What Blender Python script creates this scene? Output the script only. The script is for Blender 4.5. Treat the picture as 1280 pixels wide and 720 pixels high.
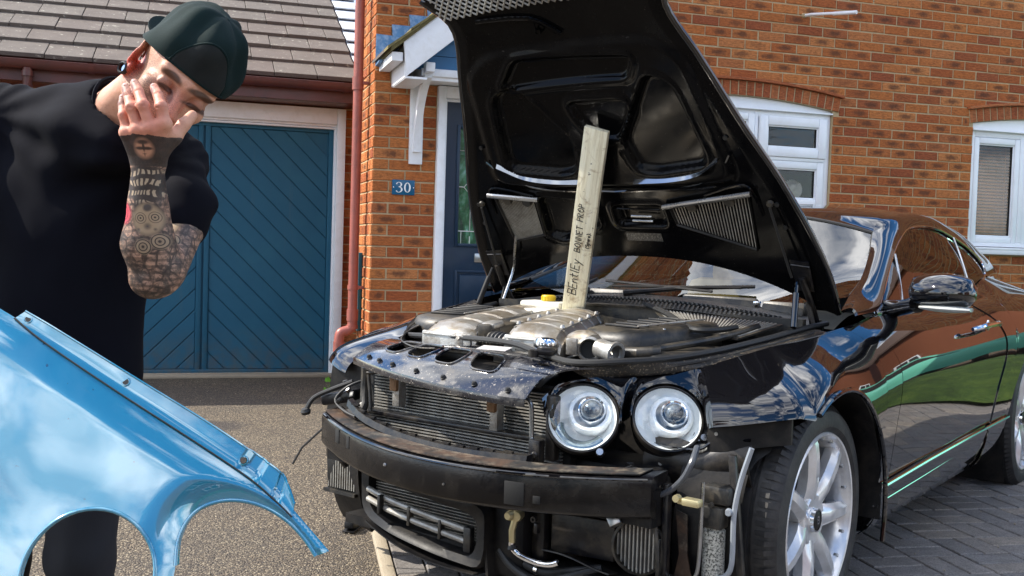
import bpy, bmesh, math, random
import numpy as np
from mathutils import Vector, Matrix, Quaternion, noise
S = bpy.context.scene
for o in list(bpy.data.objects): bpy.data.objects.remove(o)
R = math.radians
random.seed(7)
PI = math.pi
# ------------------------------------------------------------------ camera
cam_d = bpy.data.cameras.new('camera'); cam = bpy.data.objects.new('camera', cam_d)
S.collection.objects.link(cam); S.camera = cam
cam_d.sensor_width = 36.0; cam_d.lens = 36.0 * 1289.07 / 1280.0
cam_d.clip_start = 0.05; cam_d.clip_end = 2000
CAM = Vector((-1.1525, -7.0344, 1.1438)); YAW, PIT, ROL = .2999, .0410, .0308
_F = Vector((math.sin(YAW)*math.cos(PIT), math.cos(YAW)*math.cos(PIT), -math.sin(PIT)))
_R = Vector((math.cos(YAW), -math.sin(YAW), 0)); _U = _R.cross(_F)
_R2 = math.cos(ROL)*_R + math.sin(ROL)*_U; _U2 = -math.sin(ROL)*_R + math.cos(ROL)*_U
cam.matrix_world = Matrix.Translation(CAM) @ Matrix((_R2, _U2, -_F)).transposed().to_4x4()
S.render.resolution_x = 1024; S.render.resolution_y = 576
# ------------------------------------------------------------------ light
SUN_AZ = R(-66.0)       # compass style: 0 = +Y, negative towards -X
SUN_EL = R(44.0)
sdir = Vector((math.sin(SUN_AZ)*math.cos(SUN_EL), math.cos(SUN_AZ)*math.cos(SUN_EL), math.sin(SUN_EL)))
sl = bpy.data.lights.new('sun', 'SUN'); sl.energy = 4.3; sl.angle = R(.53); sl.color = (1, .93, .82)
so = bpy.data.objects.new('sun', sl); S.collection.objects.link(so)
so.rotation_euler = sdir.to_track_quat('Z', 'Y').to_euler()
W = bpy.data.worlds.new('World'); S.world = W; W.use_nodes = True
wn = W.node_tree.nodes; wl = W.node_tree.links; wn.clear()
wo = wn.new('ShaderNodeOutputWorld'); bg = wn.new('ShaderNodeBackground'); bg.inputs[1].default_value = .15
sky = wn.new('ShaderNodeTexSky'); sky.sky_type = 'NISHITA'; sky.sun_disc = False
sky.sun_elevation = SUN_EL; sky.sun_rotation = SUN_AZ; sky.dust_density = .6; sky.ozone_density = 3.0
tc = wn.new('ShaderNodeTexCoord'); mp = wn.new('ShaderNodeMapping'); mp.inputs['Scale'].default_value = (1, 1, 2.6)
nz = wn.new('ShaderNodeTexNoise'); nz.inputs['Scale'].default_value = 2.3; nz.inputs['Detail'].default_value = 9; nz.inputs['Roughness'].default_value = .58
nz.inputs['Distortion'].default_value = .35
cr = wn.new('ShaderNodeValToRGB'); cr.color_ramp.elements[0].position = .46; cr.color_ramp.elements[1].position = .57
mx = wn.new('ShaderNodeMixRGB'); nz2 = wn.new('ShaderNodeTexNoise'); nz2.inputs['Scale'].default_value = 6.5; nz2.inputs['Detail'].default_value = 8; nz2.inputs['Distortion'].default_value = .6; cr2 = wn.new('ShaderNodeValToRGB'); cr2.color_ramp.elements[0].position = .38; cr2.color_ramp.elements[0].color = (3.6, 4.0, 4.8, 1); cr2.color_ramp.elements[1].position = .62; cr2.color_ramp.elements[1].color = (12.5, 12.5, 12.6, 1); wl.new(nz2.outputs[0], cr2.inputs[0]); wl.new(cr2.outputs[0], mx.inputs[2]); wl.new(mp.outputs[0], nz2.inputs[0])
wl.new(tc.outputs['Generated'], mp.inputs[0]); wl.new(mp.outputs[0], nz.inputs[0]); wl.new(nz.outputs[0], cr.inputs[0])
wl.new(cr.outputs[0], mx.inputs[0]); hs = wn.new('ShaderNodeHueSaturation'); hs.inputs['Saturation'].default_value = 1.3; wl.new(sky.outputs[0], hs.inputs['Color']); wl.new(hs.outputs[0], mx.inputs[1]); wl.new(mx.outputs[0], bg.inputs[0]); wl.new(bg.outputs[0], wo.inputs[0])
S.view_settings.view_transform = 'Standard'; S.view_settings.look = 'None'; S.view_settings.gamma = 1
S.view_settings.exposure = 0.95
S.render.engine = 'CYCLES'

# ------------------------------------------------------------------ materials
MATS = {}
class NT:
    def __init__(s, name):
        s.m = bpy.data.materials.new(name); s.m.use_nodes = True; s.n = s.m.node_tree.nodes; s.l = s.m.node_tree.links
        s.b = s.n['Principled BSDF']; s.tc = None
    def N(s, t, **k):
        x = s.n.new('ShaderNode'+t)
        for a, v in k.items():
            if a.startswith('i_'):
                key = a[2:].replace('_', ' ')
                x.inputs[int(key) if key.isdigit() else key].default_value = v
            else: setattr(x, a, v)
        return x
    def L(s, a, b): s.l.new(a, b)
    def coord(s, kind='Object', scale=None):
        if kind == 'World': g = s.N('NewGeometry').outputs['Position']
        else:
            if not s.tc: s.tc = s.N('TexCoord')
            g = s.tc.outputs[kind]
        if scale is not None:
            m = s.N('Mapping'); m.inputs['Scale'].default_value = scale if hasattr(scale, '__len__') else (scale,)*3
            s.L(g, m.inputs[0]); g = m.outputs[0]
        return g
    def noise(s, co, scale, detail=4, rough=.55, dist=0):
        x = s.N('TexNoise'); x.inputs['Scale'].default_value = scale; x.inputs['Detail'].default_value = detail
        x.inputs['Roughness'].default_value = rough; x.inputs['Distortion'].default_value = dist; s.L(co, x.inputs[0]); return x.outputs[0]
    def ramp(s, v, stops):
        r = s.N('ValToRGB'); e = r.color_ramp.elements
        while len(e) < len(stops): e.new(.5)
        for k, (p, c) in enumerate(stops):
            e[k].position = p; e[k].color = (*(c if hasattr(c, '__len__') else (c,)*3), 1)
        s.L(v, r.inputs[0]); return r.outputs[0]
    def mix(s, f, a, b, mode='MIX'):
        x = s.N('MixRGB', blend_type=mode)
        for k, v in ((0, f), (1, a), (2, b)):
            if hasattr(v, 'links') or hasattr(v, 'is_linked'): s.L(v, x.inputs[k])
            else: x.inputs[k].default_value = v if k == 0 else ((*v, 1) if len(v) == 3 else v)
        return x.outputs[0]
    def math(s, op, a, b=None, c=None, clamp=False):
        x = s.N('Math', operation=op); x.use_clamp = clamp
        for k, v in ((0, a), (1, b), (2, c)):
            if v is None: continue
            if hasattr(v, 'is_linked'): s.L(v, x.inputs[k])
            else: x.inputs[k].default_value = v
        return x.outputs[0]
    def bump(s, v, strength=.3, dist=.01):
        x = s.N('Bump'); x.inputs['Strength'].default_value = strength; x.inputs['Distance'].default_value = dist
        s.L(v, x.inputs['Height']); s.L(x.outputs[0], s.b.inputs['Normal']); return x
    def set(s, **k):
        for a, v in k.items():
            i = s.b.inputs[a.replace('_', ' ')]
            if hasattr(v, 'is_linked'): s.L(v, i)
            else: i.default_value = (*v, 1) if (hasattr(v, '__len__') and len(v) == 3 and i.type == 'RGBA') else v
def pm(name, col, rough=.5, metal=0., var=.25, vs=8., bump=0., bs=60., coat=0., spec=None, dirt=None, dirtamt=.0, ds=6.):
    """plain procedural material: base colour broken by noise, roughness broken by noise, optional bump and dirt"""
    if name in MATS: return MATS[name]
    t = NT(name); co = t.coord('Object')
    n = t.noise(co, vs, 6, .6)
    c = t.mix(n, tuple(x*(1-var) for x in col), tuple(min(1, x*(1+var)) for x in col))
    if dirt:
        d = t.ramp(t.noise(co, ds, 8, .7, .3), [(.5-.12*dirtamt, 0), (.66-.12*dirtamt, 1)])
        d2 = t.math('MULTIPLY', d, dirtamt)
        c = t.mix(d2, c, dirt)
    t.set(Base_Color=c, Metallic=metal)
    rn = t.noise(co, vs*2.3, 5, .65)
    t.set(Roughness=t.math('MULTIPLY_ADD', rn, rough*.5, rough*.75))
    if coat: t.set(Coat_Weight=coat, Coat_Roughness=.03)
    if spec is not None: t.b.inputs['Specular IOR Level'].default_value = spec
    if bump: t.bump(t.noise(co, bs, 6, .6), bump, .004)
    MATS[name] = t.m; return t.m

# ------------------------------------------------------------------ mesh builder
class MB:
    def __init__(s): s.v = []; s.f = []; s.uv = []; s.M = None
    def add(s, vs, fs, uvs=None):
        b = len(s.v)
        if s.M is not None: vs = [s.M @ Vector(v) for v in vs]
        s.v += [tuple(v) for v in vs]; s.f += [tuple(b+i for i in f) for f in fs]
        return s
    def box(s, c, d, rot=None, bev=0):
        x, y, z = (q/2 for q in d)
        if bev <= 0:
            P = [Vector((i*x, j*y, k*z)) for k in (-1, 1) for j in (-1, 1) for i in (-1, 1)]
            Fs = [(0, 2, 3, 1), (4, 5, 7, 6), (0, 1, 5, 4), (2, 6, 7, 3), (0, 4, 6, 2), (1, 3, 7, 5)]
        else:
            bm = bmesh.new(); bmesh.ops.create_cube(bm, size=1)
            for v in bm.verts: v.co = Vector((v.co.x*d[0], v.co.y*d[1], v.co.z*d[2]))
            bmesh.ops.bevel(bm, geom=list(bm.edges), offset=min(bev, .45*min(d)), segments=2, affect='EDGES', profile=.5)
            bm.verts.index_update(); P = [v.co.copy() for v in bm.verts]; Fs = [[q.index for q in f.verts] for f in bm.faces]; bm.free()
        if rot is not None:
            q = rot if not isinstance(rot, (tuple, list)) else Matrix.Rotation(rot[2], 3, 'Z') @ Matrix.Rotation(rot[1], 3, 'Y') @ Matrix.Rotation(rot[0], 3, 'X')
            P = [q @ p for p in P]
        c = Vector(c); return s.add([p+c for p in P], Fs)
    def ring(s, rings, close=True, cap0=True, cap1=True):
        """rings: list of equal length loops of points"""
        n = len(rings[0]); vs = [p for r in rings for p in r]; fs = []
        for i in range(len(rings)-1):
            for j in range(n if close else n-1):
                k = (j+1) % n; fs.append((i*n+j, i*n+k, (i+1)*n+k, (i+1)*n+j))
        if cap0 and close: fs.append(tuple(range(n-1, -1, -1)))
        if cap1 and close: fs.append(tuple((len(rings)-1)*n+j for j in range(n)))
        return s.add(vs, fs)
    def tube(s, pts, r, seg=10, flat=None, smooth=0, cap=True):
        pts = [Vector(p) for p in pts]
        rr = list(r) if hasattr(r, '__len__') else [r]*len(pts)
        if smooth:
            a, b = [], []
            n = len(pts)
            for i in range(n-1):
                p0, p1, p2, p3 = pts[max(i-1, 0)], pts[i], pts[i+1], pts[min(i+2, n-1)]
                for k in range(smooth):
                    t = k/smooth
                    a.append(.5*((2*p1)+(p2-p0)*t+(2*p0-5*p1+4*p2-p3)*t*t+(3*p1-p0-3*p2+p3)*t**3)); b.append(rr[i]*(1-t)+rr[i+1]*t)
            a.append(pts[-1]); b.append(rr[-1]); pts, rr = a, b
        rings = []; up = None
        for i, p in enumerate(pts):
            d = (pts[min(i+1, len(pts)-1)]-pts[max(i-1, 0)])
            d = d.normalized() if d.length > 1e-9 else Vector((0, 0, 1))
            if up is None: up = d.orthogonal().normalized()
            else:
                up = up - d*up.dot(d); up = up.normalized() if up.length > 1e-6 else d.orthogonal().normalized()
            w = d.cross(up)
            rings.append([p+rr[i]*(math.cos(2*PI*k/seg)*up+math.sin(2*PI*k/seg)*w) for k in range(seg)])
        return s.ring(rings, True, cap, cap)
    def lathe(s, prof, o=(0, 0, 0), ax=(0, 0, 1), seg=24, up=None, sx=1, sy=1):
        """prof: (radius, height) pairs along ax"""
        ax = Vector(ax).normalized(); u = Vector(up).normalized() if up else ax.orthogonal().normalized()
        u = (u-ax*u.dot(ax)).normalized(); w = ax.cross(u); o = Vector(o)
        rings = [[o+ax*h+max(r, 1e-5)*(sx*math.cos(2*PI*k/seg)*u+sy*math.sin(2*PI*k/seg)*w) for k in range(seg)] for r, h in prof]
        return s.ring(rings, True, False, False)
    def prism(s, loop, n, depth, top=True):
        """loop: 3D points of a planar outline, extruded by n*depth"""
        n = Vector(n).normalized(); L0 = [Vector(p) for p in loop]; L1 = [p+n*depth for p in L0]; k = len(L0)
        fs = [tuple(range(k-1, -1, -1)), tuple(range(k, 2*k))]+[(i, (i+1) % k, k+(i+1) % k, k+i) for i in range(k)]
        return s.add(L0+L1, fs)
    def grid(s, f, nu, nv, flip=False):
        P = [f(i/nu, j/nv) for i in range(nu+1) for j in range(nv+1)]; fs = []
        for i in range(nu):
            for j in range(nv):
                a = i*(nv+1)+j; q = (a, a+1, a+nv+2, a+nv+1)
                fs.append(q[::-1] if flip else q)
        return s.add(P, fs)
    def sheet(s, f, nu, nv, th, flip=False):
        """grid with thickness th against its normal"""
        P = [[Vector(f(i/nu, j/nv)) for j in range(nv+1)] for i in range(nu+1)]
        Nn = [[None]*(nv+1) for _ in range(nu+1)]
        for i in range(nu+1):
            for j in range(nv+1):
                a = P[min(i+1, nu)][j]-P[max(i-1, 0)][j]; b = P[i][min(j+1, nv)]-P[i][max(j-1, 0)]
                n = a.cross(b); n = n.normalized() if n.length > 1e-12 else Vector((0, 0, 1))
                Nn[i][j] = -n if flip else n
        vs = [p for r in P for p in r]; m = len(vs)
        vs += [P[i][j]-Nn[i][j]*th for i in range(nu+1) for j in range(nv+1)]
        fs = []
        I = lambda i, j: i*(nv+1)+j
        for i in range(nu):
            for j in range(nv):
                q = (I(i, j), I(i+1, j), I(i+1, j+1), I(i, j+1))
                if flip: q = q[::-1]
                fs.append(q); fs.append(tuple(m+k for k in q[::-1]))
        B = [I(i, 0) for i in range(nu+1)]+[I(nu, j) for j in range(1, nv+1)]+[I(i, nv) for i in range(nu-1, -1, -1)]+[I(0, j) for j in range(nv-1, 0, -1)]
        for a, b in zip(B, B[1:]+B[:1]):
            q = (a, b, m+b, m+a); fs.append(q if flip else q[::-1])
        return s.add(vs, fs)
    def mesh(s, name, m, smooth=35):
        me = bpy.data.meshes.new(name); me.from_pydata(s.v, [], s.f); me.validate(); me.update()
        for mm in (m if isinstance(m, (list, tuple)) else [m]): me.materials.append(mm)
        if smooth:
            me.polygons.foreach_set('use_smooth', [True]*len(me.polygons)); me.set_sharp_from_angle(angle=R(smooth))
        return me
    def obj(s, name, m, parent=None, smooth=35, bevel=0, fixn=True):
        me = s.mesh(name, m, 0)
        if bevel or fixn:
            bm = bmesh.new(); bm.from_mesh(me)
            if bevel:
                ed = [e for e in bm.edges if len(e.link_faces) == 2 and e.calc_face_angle(0) > R(30)]
                bmesh.ops.bevel(bm, geom=ed, offset=bevel, segments=2, affect='EDGES', profile=.6, clamp_overlap=True)
            if fixn: bmesh.ops.recalc_face_normals(bm, faces=bm.faces)
            bm.to_mesh(me); bm.free()
        if smooth:
            me.polygons.foreach_set('use_smooth', [True]*len(me.polygons)); me.set_sharp_from_angle(angle=R(smooth))
        return link(name, me, parent)
def link(name, data, parent=None):
    o = bpy.data.objects.new(name, data); S.collection.objects.link(o)
    if parent: o.parent = parent
    return o
def tag(o, label=None, cat=None, group=None, kind=None):
    for k, v in (('label', label), ('category', cat), ('group', group), ('kind', kind)):
        if v: o[k] = v
    return o
def thing(name, label, cat, loc=(0, 0, 0), rz=0, group=None):
    o = link(name, None); o.location = loc; o.rotation_euler = (0, 0, rz); o.empty_display_size = .1
    return tag(o, label, cat, group)
def lerp(a, b, t): return a+(b-a)*t
def cat1(P, t):
    """Catmull-Rom through P (list of Vectors or floats), t in 0..1"""
    n = len(P)-1; x = min(max(t, 0), 1)*n; i = min(int(x), n-1); t = x-i
    p0, p1, p2, p3 = P[max(i-1, 0)], P[i], P[i+1], P[min(i+2, n)]
    return .5*((2*p1)+(p2-p0)*t+(2*p0-5*p1+4*p2-p3)*(t*t)+(3*p1-p0-3*p2+p3)*(t**3))
def crv(keys, x):
    """smooth interpolation of (x, value) keys"""
    if keys[0][0] > keys[-1][0]: keys = keys[::-1]
    if x <= keys[0][0]: return keys[0][1]
    if x >= keys[-1][0]: return keys[-1][1]
    for i in range(len(keys)-1):
        if keys[i][0] <= x <= keys[i+1][0]:
            h = keys[i+1][0]-keys[i][0]; t = (x-keys[i][0])/h
            def sl_(k):
                if k <= 0 or k >= len(keys)-1: 
                    k0, k1 = (0, 1) if k <= 0 else (len(keys)-2, len(keys)-1)
                    return (keys[k1][1]-keys[k0][1])/(keys[k1][0]-keys[k0][0])
                return (keys[k+1][1]-keys[k-1][1])/(keys[k+1][0]-keys[k-1][0])
            m0, m1 = sl_(i)*h, sl_(i+1)*h; a, b = keys[i][1], keys[i+1][1]
            return (2*t**3-3*t*t+1)*a+(t**3-2*t*t+t)*m0+(-2*t**3+3*t*t)*b+(t**3-t*t)*m1
def text_obj(name, txt, size, m, mat4, parent=None, depth=.001):
    cu = bpy.data.curves.new(name, 'FONT'); cu.body = txt; cu.size = size; cu.extrude = depth; cu.align_x = 'CENTER'; cu.align_y = 'CENTER'
    t = bpy.data.objects.new(name+'_tmp', cu); S.collection.objects.link(t); bpy.context.view_layer.update()
    me = bpy.data.meshes.new_from_object(t.evaluated_get(bpy.context.evaluated_depsgraph_get())); bpy.data.objects.remove(t)
    me.materials.clear(); me.materials.append(m); o = link(name, me, parent); o.matrix_local = mat4; return o
# ================================================================== materials of the place
def brick_mat(name, tones, smudge=1.):
    t = NT(name)
    oi = t.N('ObjectInfo').outputs['Random']; ri = t.N('NewGeometry').outputs['Random Per Island']
    r = t.math('FRACT', t.math('ADD', oi, ri)); r2 = t.math('FRACT', t.math('MULTIPLY', r, 7.31)); r3 = t.math('FRACT', t.math('MULTIPLY', r, 23.7))
    wp = t.coord('World')
    col = t.ramp(r, [(k/(len(tones)-1), c) for k, c in enumerate(tones)])
    fine = t.noise(t.coord('World', (14, 14, 46)), 2.2, 7, .72, .6)
    col = t.mix(t.math('MULTIPLY', t.ramp(fine, [(.34, 1), (.56, 0)]), .62), col, (.10, .035, .018))
    col = t.mix(t.math('MULTIPLY', t.ramp(fine, [(.56, 0), (.74, 1)]), .40), col, (.62, .27, .12))
    # burnt patch in the middle of some bricks
    uv = t.coord('UV'); sep = t.N('SeparateXYZ'); t.L(uv, sep.inputs[0])
    nn = t.noise(t.coord('World'), 38, 4, .6)
    u = t.math('ADD', t.math('SUBTRACT', sep.outputs[0], .5), t.math('MULTIPLY_ADD', r3, .3, -.15)); v = t.math('SUBTRACT', sep.outputs[1], .5)
    d = t.math('SQRT', t.math('ADD', t.math('MULTIPLY', u, u), t.math('MULTIPLY', t.math('MULTIPLY', v, v), .55)))
    d = t.math('ADD', d, t.math('MULTIPLY_ADD', nn, .5, -.25))
    sm = t.ramp(d, [(.12, 1), (.36, 0)])
    col = t.mix(t.math('MULTIPLY', t.math('MULTIPLY', sm, t.ramp(r2, [(.42, 0), (.62, 1)])), .75*smudge), col, (.085, .038, .024))
    t.set(Base_Color=col, Roughness=.88)
    t.b.inputs['Specular IOR Level'].default_value = .25
    t.bump(fine, .9, .012)
    MATS[name] = t.m; return t.m
M_brick = brick_mat('brick_face', [(.52, .165, .045), (.40, .105, .034), (.58, .205, .06), (.46, .135, .038), (.60, .23, .078), (.33, .085, .034), (.50, .165, .045)])
M_archbrick = brick_mat('arch_brick_face', [(.48, .14, .05), (.38, .10, .04), (.52, .18, .07)], .4)
def rough_mat(name, c1, c2, sc, bump, bsc, rough=.9, extra=None):
    t = NT(name); w = t.coord('World')
    c = t.mix(t.noise(w, sc, 8, .65), c1, c2)
    if extra: c = extra(t, w, c)
    t.set(Base_Color=c, Roughness=rough); t.b.inputs['Specular IOR Level'].default_value = .3
    t.bump(t.noise(w, bsc, 5, .6), bump, .006); MATS[name] = t.m; return t.m
M_mortar = rough_mat('mortar', (.36, .25, .13), (.56, .44, .27), 30, .5, 160)
def tar_extra(t, w, c):
    v = t.N('TexVoronoi'); v.inputs['Scale'].default_value = 150; t.L(w, v.inputs[0])
    sp = t.N('SeparateColor'); t.L(v.outputs['Color'], sp.inputs[0])
    c = t.mix(.85, c, t.ramp(sp.outputs[0], [(0, (.010, .007, .005)), (.3, (.042, .030, .019)), (.6, (.100, .072, .044)), (.85, (.19, .145, .09)), (1, (.40, .33, .22))]), 'MIX')
    big = t.noise(w, 1.1, 6, .6, .4)
    c = t.mix(t.math('MULTIPLY', t.ramp(big, [(.40, 0), (.66, 1)]), .45), c, (.06, .052, .045))
    # one round dark patch with a ragged edge
    m = t.N('VectorMath', operation='DISTANCE'); t.L(w, m.inputs[0]); m.inputs[1].default_value = (-1.02, -.60, 0)
    dd = t.math('ADD', m.outputs['Value'], t.math('MULTIPLY_ADD', t.noise(w, 9, 4), .16, -.08))
    c = t.mix(t.math('MULTIPLY', t.ramp(dd, [(.13, 1), (.24, 0)]), .72), c, (.03, .025, .025))
    vb = t.N('TexVoronoi', feature='F1'); vb.inputs['Scale'].default_value = 150; t.L(w, vb.inputs[0])
    t._vb = vb.outputs['Distance']; return c
t = NT('tarmac'); w = t.coord('World'); c = tar_extra(t, w, t.mix(t.noise(w, 3, 6), (.10, .085, .07), (.2, .17, .13)))
t.set(Base_Color=c, Roughness=.82); t.bump(t.math('ADD', t.math('MULTIPLY', t._vb, -1.2), t.noise(w, 60, 4)), 1.0, .006); M_tar = t.m
t = NT('paving_block'); w = t.coord('World')
oi = t.N('ObjectInfo').outputs['Random']; ri = t.N('NewGeometry').outputs['Random Per Island']; r = t.math('FRACT', t.math('ADD', oi, ri))
c = t.ramp(r, [(0, (.16, .15, .145)), (.3, (.21, .19, .175)), (.6, (.18, .17, .165)), (1, (.25, .215, .18))])
c = t.mix(t.math('MULTIPLY', t.ramp(t.noise(w, 9, 8, .7), [(.35, 1), (.6, 0)]), .5), c, (.09, .08, .07))
v = t.N('TexVoronoi'); v.inputs['Scale'].default_value = 240; t.L(w, v.inputs[0]); sp = t.N('SeparateColor'); t.L(v.outputs['Color'], sp.inputs[0])
c = t.mix(.35, c, sp.outputs[0], 'OVERLAY')
t.set(Base_Color=c, Roughness=.75); t.bump(t.noise(w, 150, 6, .7), .5, .004); M_pave = t.m
M_joint = rough_mat('joint_sand', (.010, .008, .006), (.04, .035, .02), 14, .4, 120)
M_kerb = rough_mat('edging_concrete', (.26, .22, .16), (.42, .36, .27), 12, .5, 120)
M_white = pm('white_upvc', (.84, .86, .89), .25, var=.04, vs=5, dirt=(.6, .58, .52), dirtamt=.12, ds=9)
M_wpaint = pm('white_paint', (.84, .85, .87), .4, var=.05, vs=7, bump=.1, bs=60, dirt=(.55, .52, .46), dirtamt=.22, ds=10)
t = NT('garage_blue_paint'); w = t.coord('World'); sp_ = t.N('SeparateXYZ'); t.L(w, sp_.inputs[0])
c = t.mix(t.noise(w, 5, 7, .65), (.010, .085, .150), (.018, .112, .185)); c = t.mix(t.math('MULTIPLY', t.ramp(t.noise(w, 2.2, 6, .7, .5), [(.5, 0), (.75, 1)]), .35), c, (.03, .15, .20))
dm = t.math('MULTIPLY', t.ramp(sp_.outputs[2], [(.05, 1), (.42, 0)]), t.ramp(t.noise(w, 13, 7, .7), [(.38, 0), (.62, 1)])); c = t.mix(t.math('MULTIPLY', dm, .6), c, (.10, .085, .06))
st2 = t.ramp(t.noise(t.coord('World', (26, 26, 1.2)), 1, 4, .6), [(.62, 0), (.72, 1)]); c = t.mix(t.math('MULTIPLY', st2, .16), c, (.10, .13, .14))
t.set(Base_Color=c, Roughness=.5); t.b.inputs['Specular IOR Level'].default_value = .3; t.bump(t.noise(w, 110, 5), .15, .004); M_blue = t.m
M_bluedk = pm('door_navy', (.002, .020, .048), .35, var=.12, vs=5, bump=.1, bs=90)
M_bluebd = pm('canopy_blue', (.015, .12, .27), .45, var=.12, vs=5)
M_gutter = pm('gutter_brown', (.115, .035, .03), .38, var=.2, vs=9, dirt=(.05, .03, .03), dirtamt=.4)
M_pipe = pm('pipe_terracotta', (.34, .10, .075), .42, var=.14, vs=7, dirt=(.15, .06, .05), dirtamt=.4, ds=8)
M_tile = rough_mat('roof_tile', (.070, .060, .052), (.19, .165, .142), 5, .7, 90, .85, lambda t, w, c: t.mix(t.math('MULTIPLY', t.N('ObjectInfo').outputs['Random'], .35), t.mix(t.math('MULTIPLY', t.ramp(t.noise(w, 22, 6, .7), [(.6, 0), (.68, 1)]), .7), c, (.5, .48, .4)), (.12, .08, .07)))
M_lead = pm('lead', (.42, .45, .50), .7, .0, var=.25, vs=6, dirt=(.7, .74, .8), dirtamt=.5, ds=12)
M_leadblue = pm('lead_blue', (.09, .22, .40), .45, .3, var=.35, vs=12, dirt=(.45, .55, .68), dirtamt=.45, ds=20)
M_moss = rough_mat('mossy_edge', (.05, .045, .03), (.30, .25, .10), 30, .8, 60)
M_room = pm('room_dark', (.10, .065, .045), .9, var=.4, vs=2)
M_blind = pm('blind_wood', (.34, .13, .03), .5, var=.2, vs=4)
M_steel = pm('brushed_steel', (.55, .55, .52), .3, 1., var=.1)
M_rubber = pm('seal_rubber', (.012, .012, .012), .55, var=.3)
def glass_mat(name, col=(.9, .95, .95), rough=.0, alpha=.0):
    t = NT(name); t.set(Base_Color=col, Roughness=rough)
    t.b.inputs['Transmission Weight'].default_value = 1; t.b.inputs['IOR'].default_value = 1.45
    MATS[name] = t.m; return t.m
def thin_glass(name, tint=(.8, .85, .85), refl=.12, rough=.01, wav=0, fr=1.):
    """window glass: transparent sheet with a mirror coat that grows at grazing angles"""
    m = bpy.data.materials.new(name); m.use_nodes = True; n = m.node_tree.nodes; l = m.node_tree.links; n.clear()
    o = n.new('ShaderNodeOutputMaterial'); tr = n.new('ShaderNodeBsdfTransparent'); tr.inputs[0].default_value = (*tint, 1)
    g = n.new('ShaderNodeBsdfGlossy'); g.inputs['Roughness'].default_value = rough; g.inputs[0].default_value = (1, 1, 1, 1)
    lw = n.new('ShaderNodeLayerWeight'); lw.inputs[0].default_value = .5; f = n.new('ShaderNodeMath'); f.operation = 'POWER'; f.inputs[1].default_value = 5; l.new(lw.outputs['Facing'], f.inputs[0])
    a = n.new('ShaderNodeMath'); a.operation = 'MULTIPLY_ADD'; a.inputs[1].default_value = .95*fr; a.inputs[2].default_value = refl+.045*fr; a.use_clamp = True
    mx = n.new('ShaderNodeMixShader'); l.new(f.outputs[0], a.inputs[0]); l.new(a.outputs[0], mx.inputs[0]); l.new(tr.outputs[0], mx.inputs[1]); l.new(g.outputs[0], mx.inputs[2]); l.new(mx.outputs[0], o.inputs[0])
    if wav:
        nz_ = n.new('ShaderNodeTexNoise'); nz_.inputs['Scale'].default_value = 3; bp = n.new('ShaderNodeBump'); bp.inputs['Strength'].default_value = wav; bp.inputs['Distance'].default_value = .01
        l.new(nz_.outputs[0], bp.inputs['Height']); l.new(bp.outputs[0], g.inputs['Normal'])
    MATS[name] = m; return m
M_pane = thin_glass('window_glass', (.92, .92, .92), .0, .0, .15, .7)
# ================================================================== ground
def struct(o): o['kind'] = 'structure'; return o
mb = MB(); mb.add([(-400, -400, 0), (400, -400, 0), (400, 400, 0), (-400, 400, 0)], [(0, 1, 2, 3)])
ground = struct(mb.obj('ground', M_tar, smooth=0))
PR = R(-5.6)   # the paving is laid slightly skew to the house
pu = Vector((math.cos(PR), math.sin(PR), 0)); pv = Vector((-math.sin(PR), math.cos(PR), 0)); P0 = Vector((-.409, -2.939, 0))
def pw2(u, v, z=0): q = P0+pu*u+pv*v; return Vector((q.x, q.y, z))
pave = link('block_paving', None); struct(pave)
mb = MB(); mb.add([pw2(0, -4.5, .004), pw2(6.3, -4.5, .004), pw2(6.3, 2.8, .004), pw2(0, 2.8, .004)], [(0, 1, 2, 3)]); mb.obj('joint_bed', M_joint, pave, smooth=0)
def to_px(P):
    d = Vector(P)-CAM; w_ = d.dot(_F)
    if w_ < .05: return None
    return 640+1289.07*d.dot(_R2)/w_, 360-1289.07*d.dot(_U2)/w_, w_
def block_mesh(lx, ly, h, ch=.004):
    m_ = MB(); x, y = lx/2, ly/2; rings = []
    for (a, z) in ((0, 0), (0, h-ch), (ch, h)): rings.append([(-x+a, -y+a, z), (x-a, -y+a, z), (x-a, y-a, z), (-x+a, y-a, z)])
    m_.ring(rings, True, False, True); return m_
bm_h = block_mesh(.205, .102, .016).mesh('paving_block', M_pave, 0); rest = MB(); cand = []
cell = .2145
for i in range(-1, 30):
    for j in range(-22, 14):
        u0, v0 = i*cell+.0, j*cell-.045
        if i < 0: continue
        for k in (0, 1):
            if (i+j) % 2 == 0: c_ = (u0+cell/2, v0+cell*(.25+.5*k)); rz = 0
            else: c_ = (u0+cell*(.25+.5*k), v0+cell/2); rz = PI/2
            P = pw2(*c_, .004)
            if P.y > -.03 and P.x > -.03: continue
            q = to_px(P+Vector((0, 0, .016))); vis = q and -30 < q[0] < 1310 and 560 < q[1] < 740 and not (640 < q[0] < 930 and q[1] > 600)
            cand.append((q[2] if vis else 99, P, rz+PR))
cand.sort(key=lambda a: a[0])
for n_, (d_, P, rz) in enumerate(cand):
    dz = random.uniform(-.0022, .0022); rz += random.uniform(-.008, .008)
    if n_ < 290 and d_ < 50:
        o = link('paving_block', bm_h, pave); o.location = P+Vector((0, 0, dz)); o.rotation_euler = (random.uniform(-.008, .008), random.uniform(-.008, .008), rz)
    elif P.x < 6.1:
        rest.M = Matrix.Translation(P+Vector((0, 0, dz))) @ Matrix.Rotation(rz, 4, 'Z'); b_ = block_mesh(.205, .102, .016); rest.add(b_.v, b_.f); rest.M = None
o = rest.obj('paving_blocks', M_pave, pave, smooth=0, fixn=False); o['kind'] = 'stuff'
kerb = link('kerb_edging', None); struct(kerb)
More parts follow.
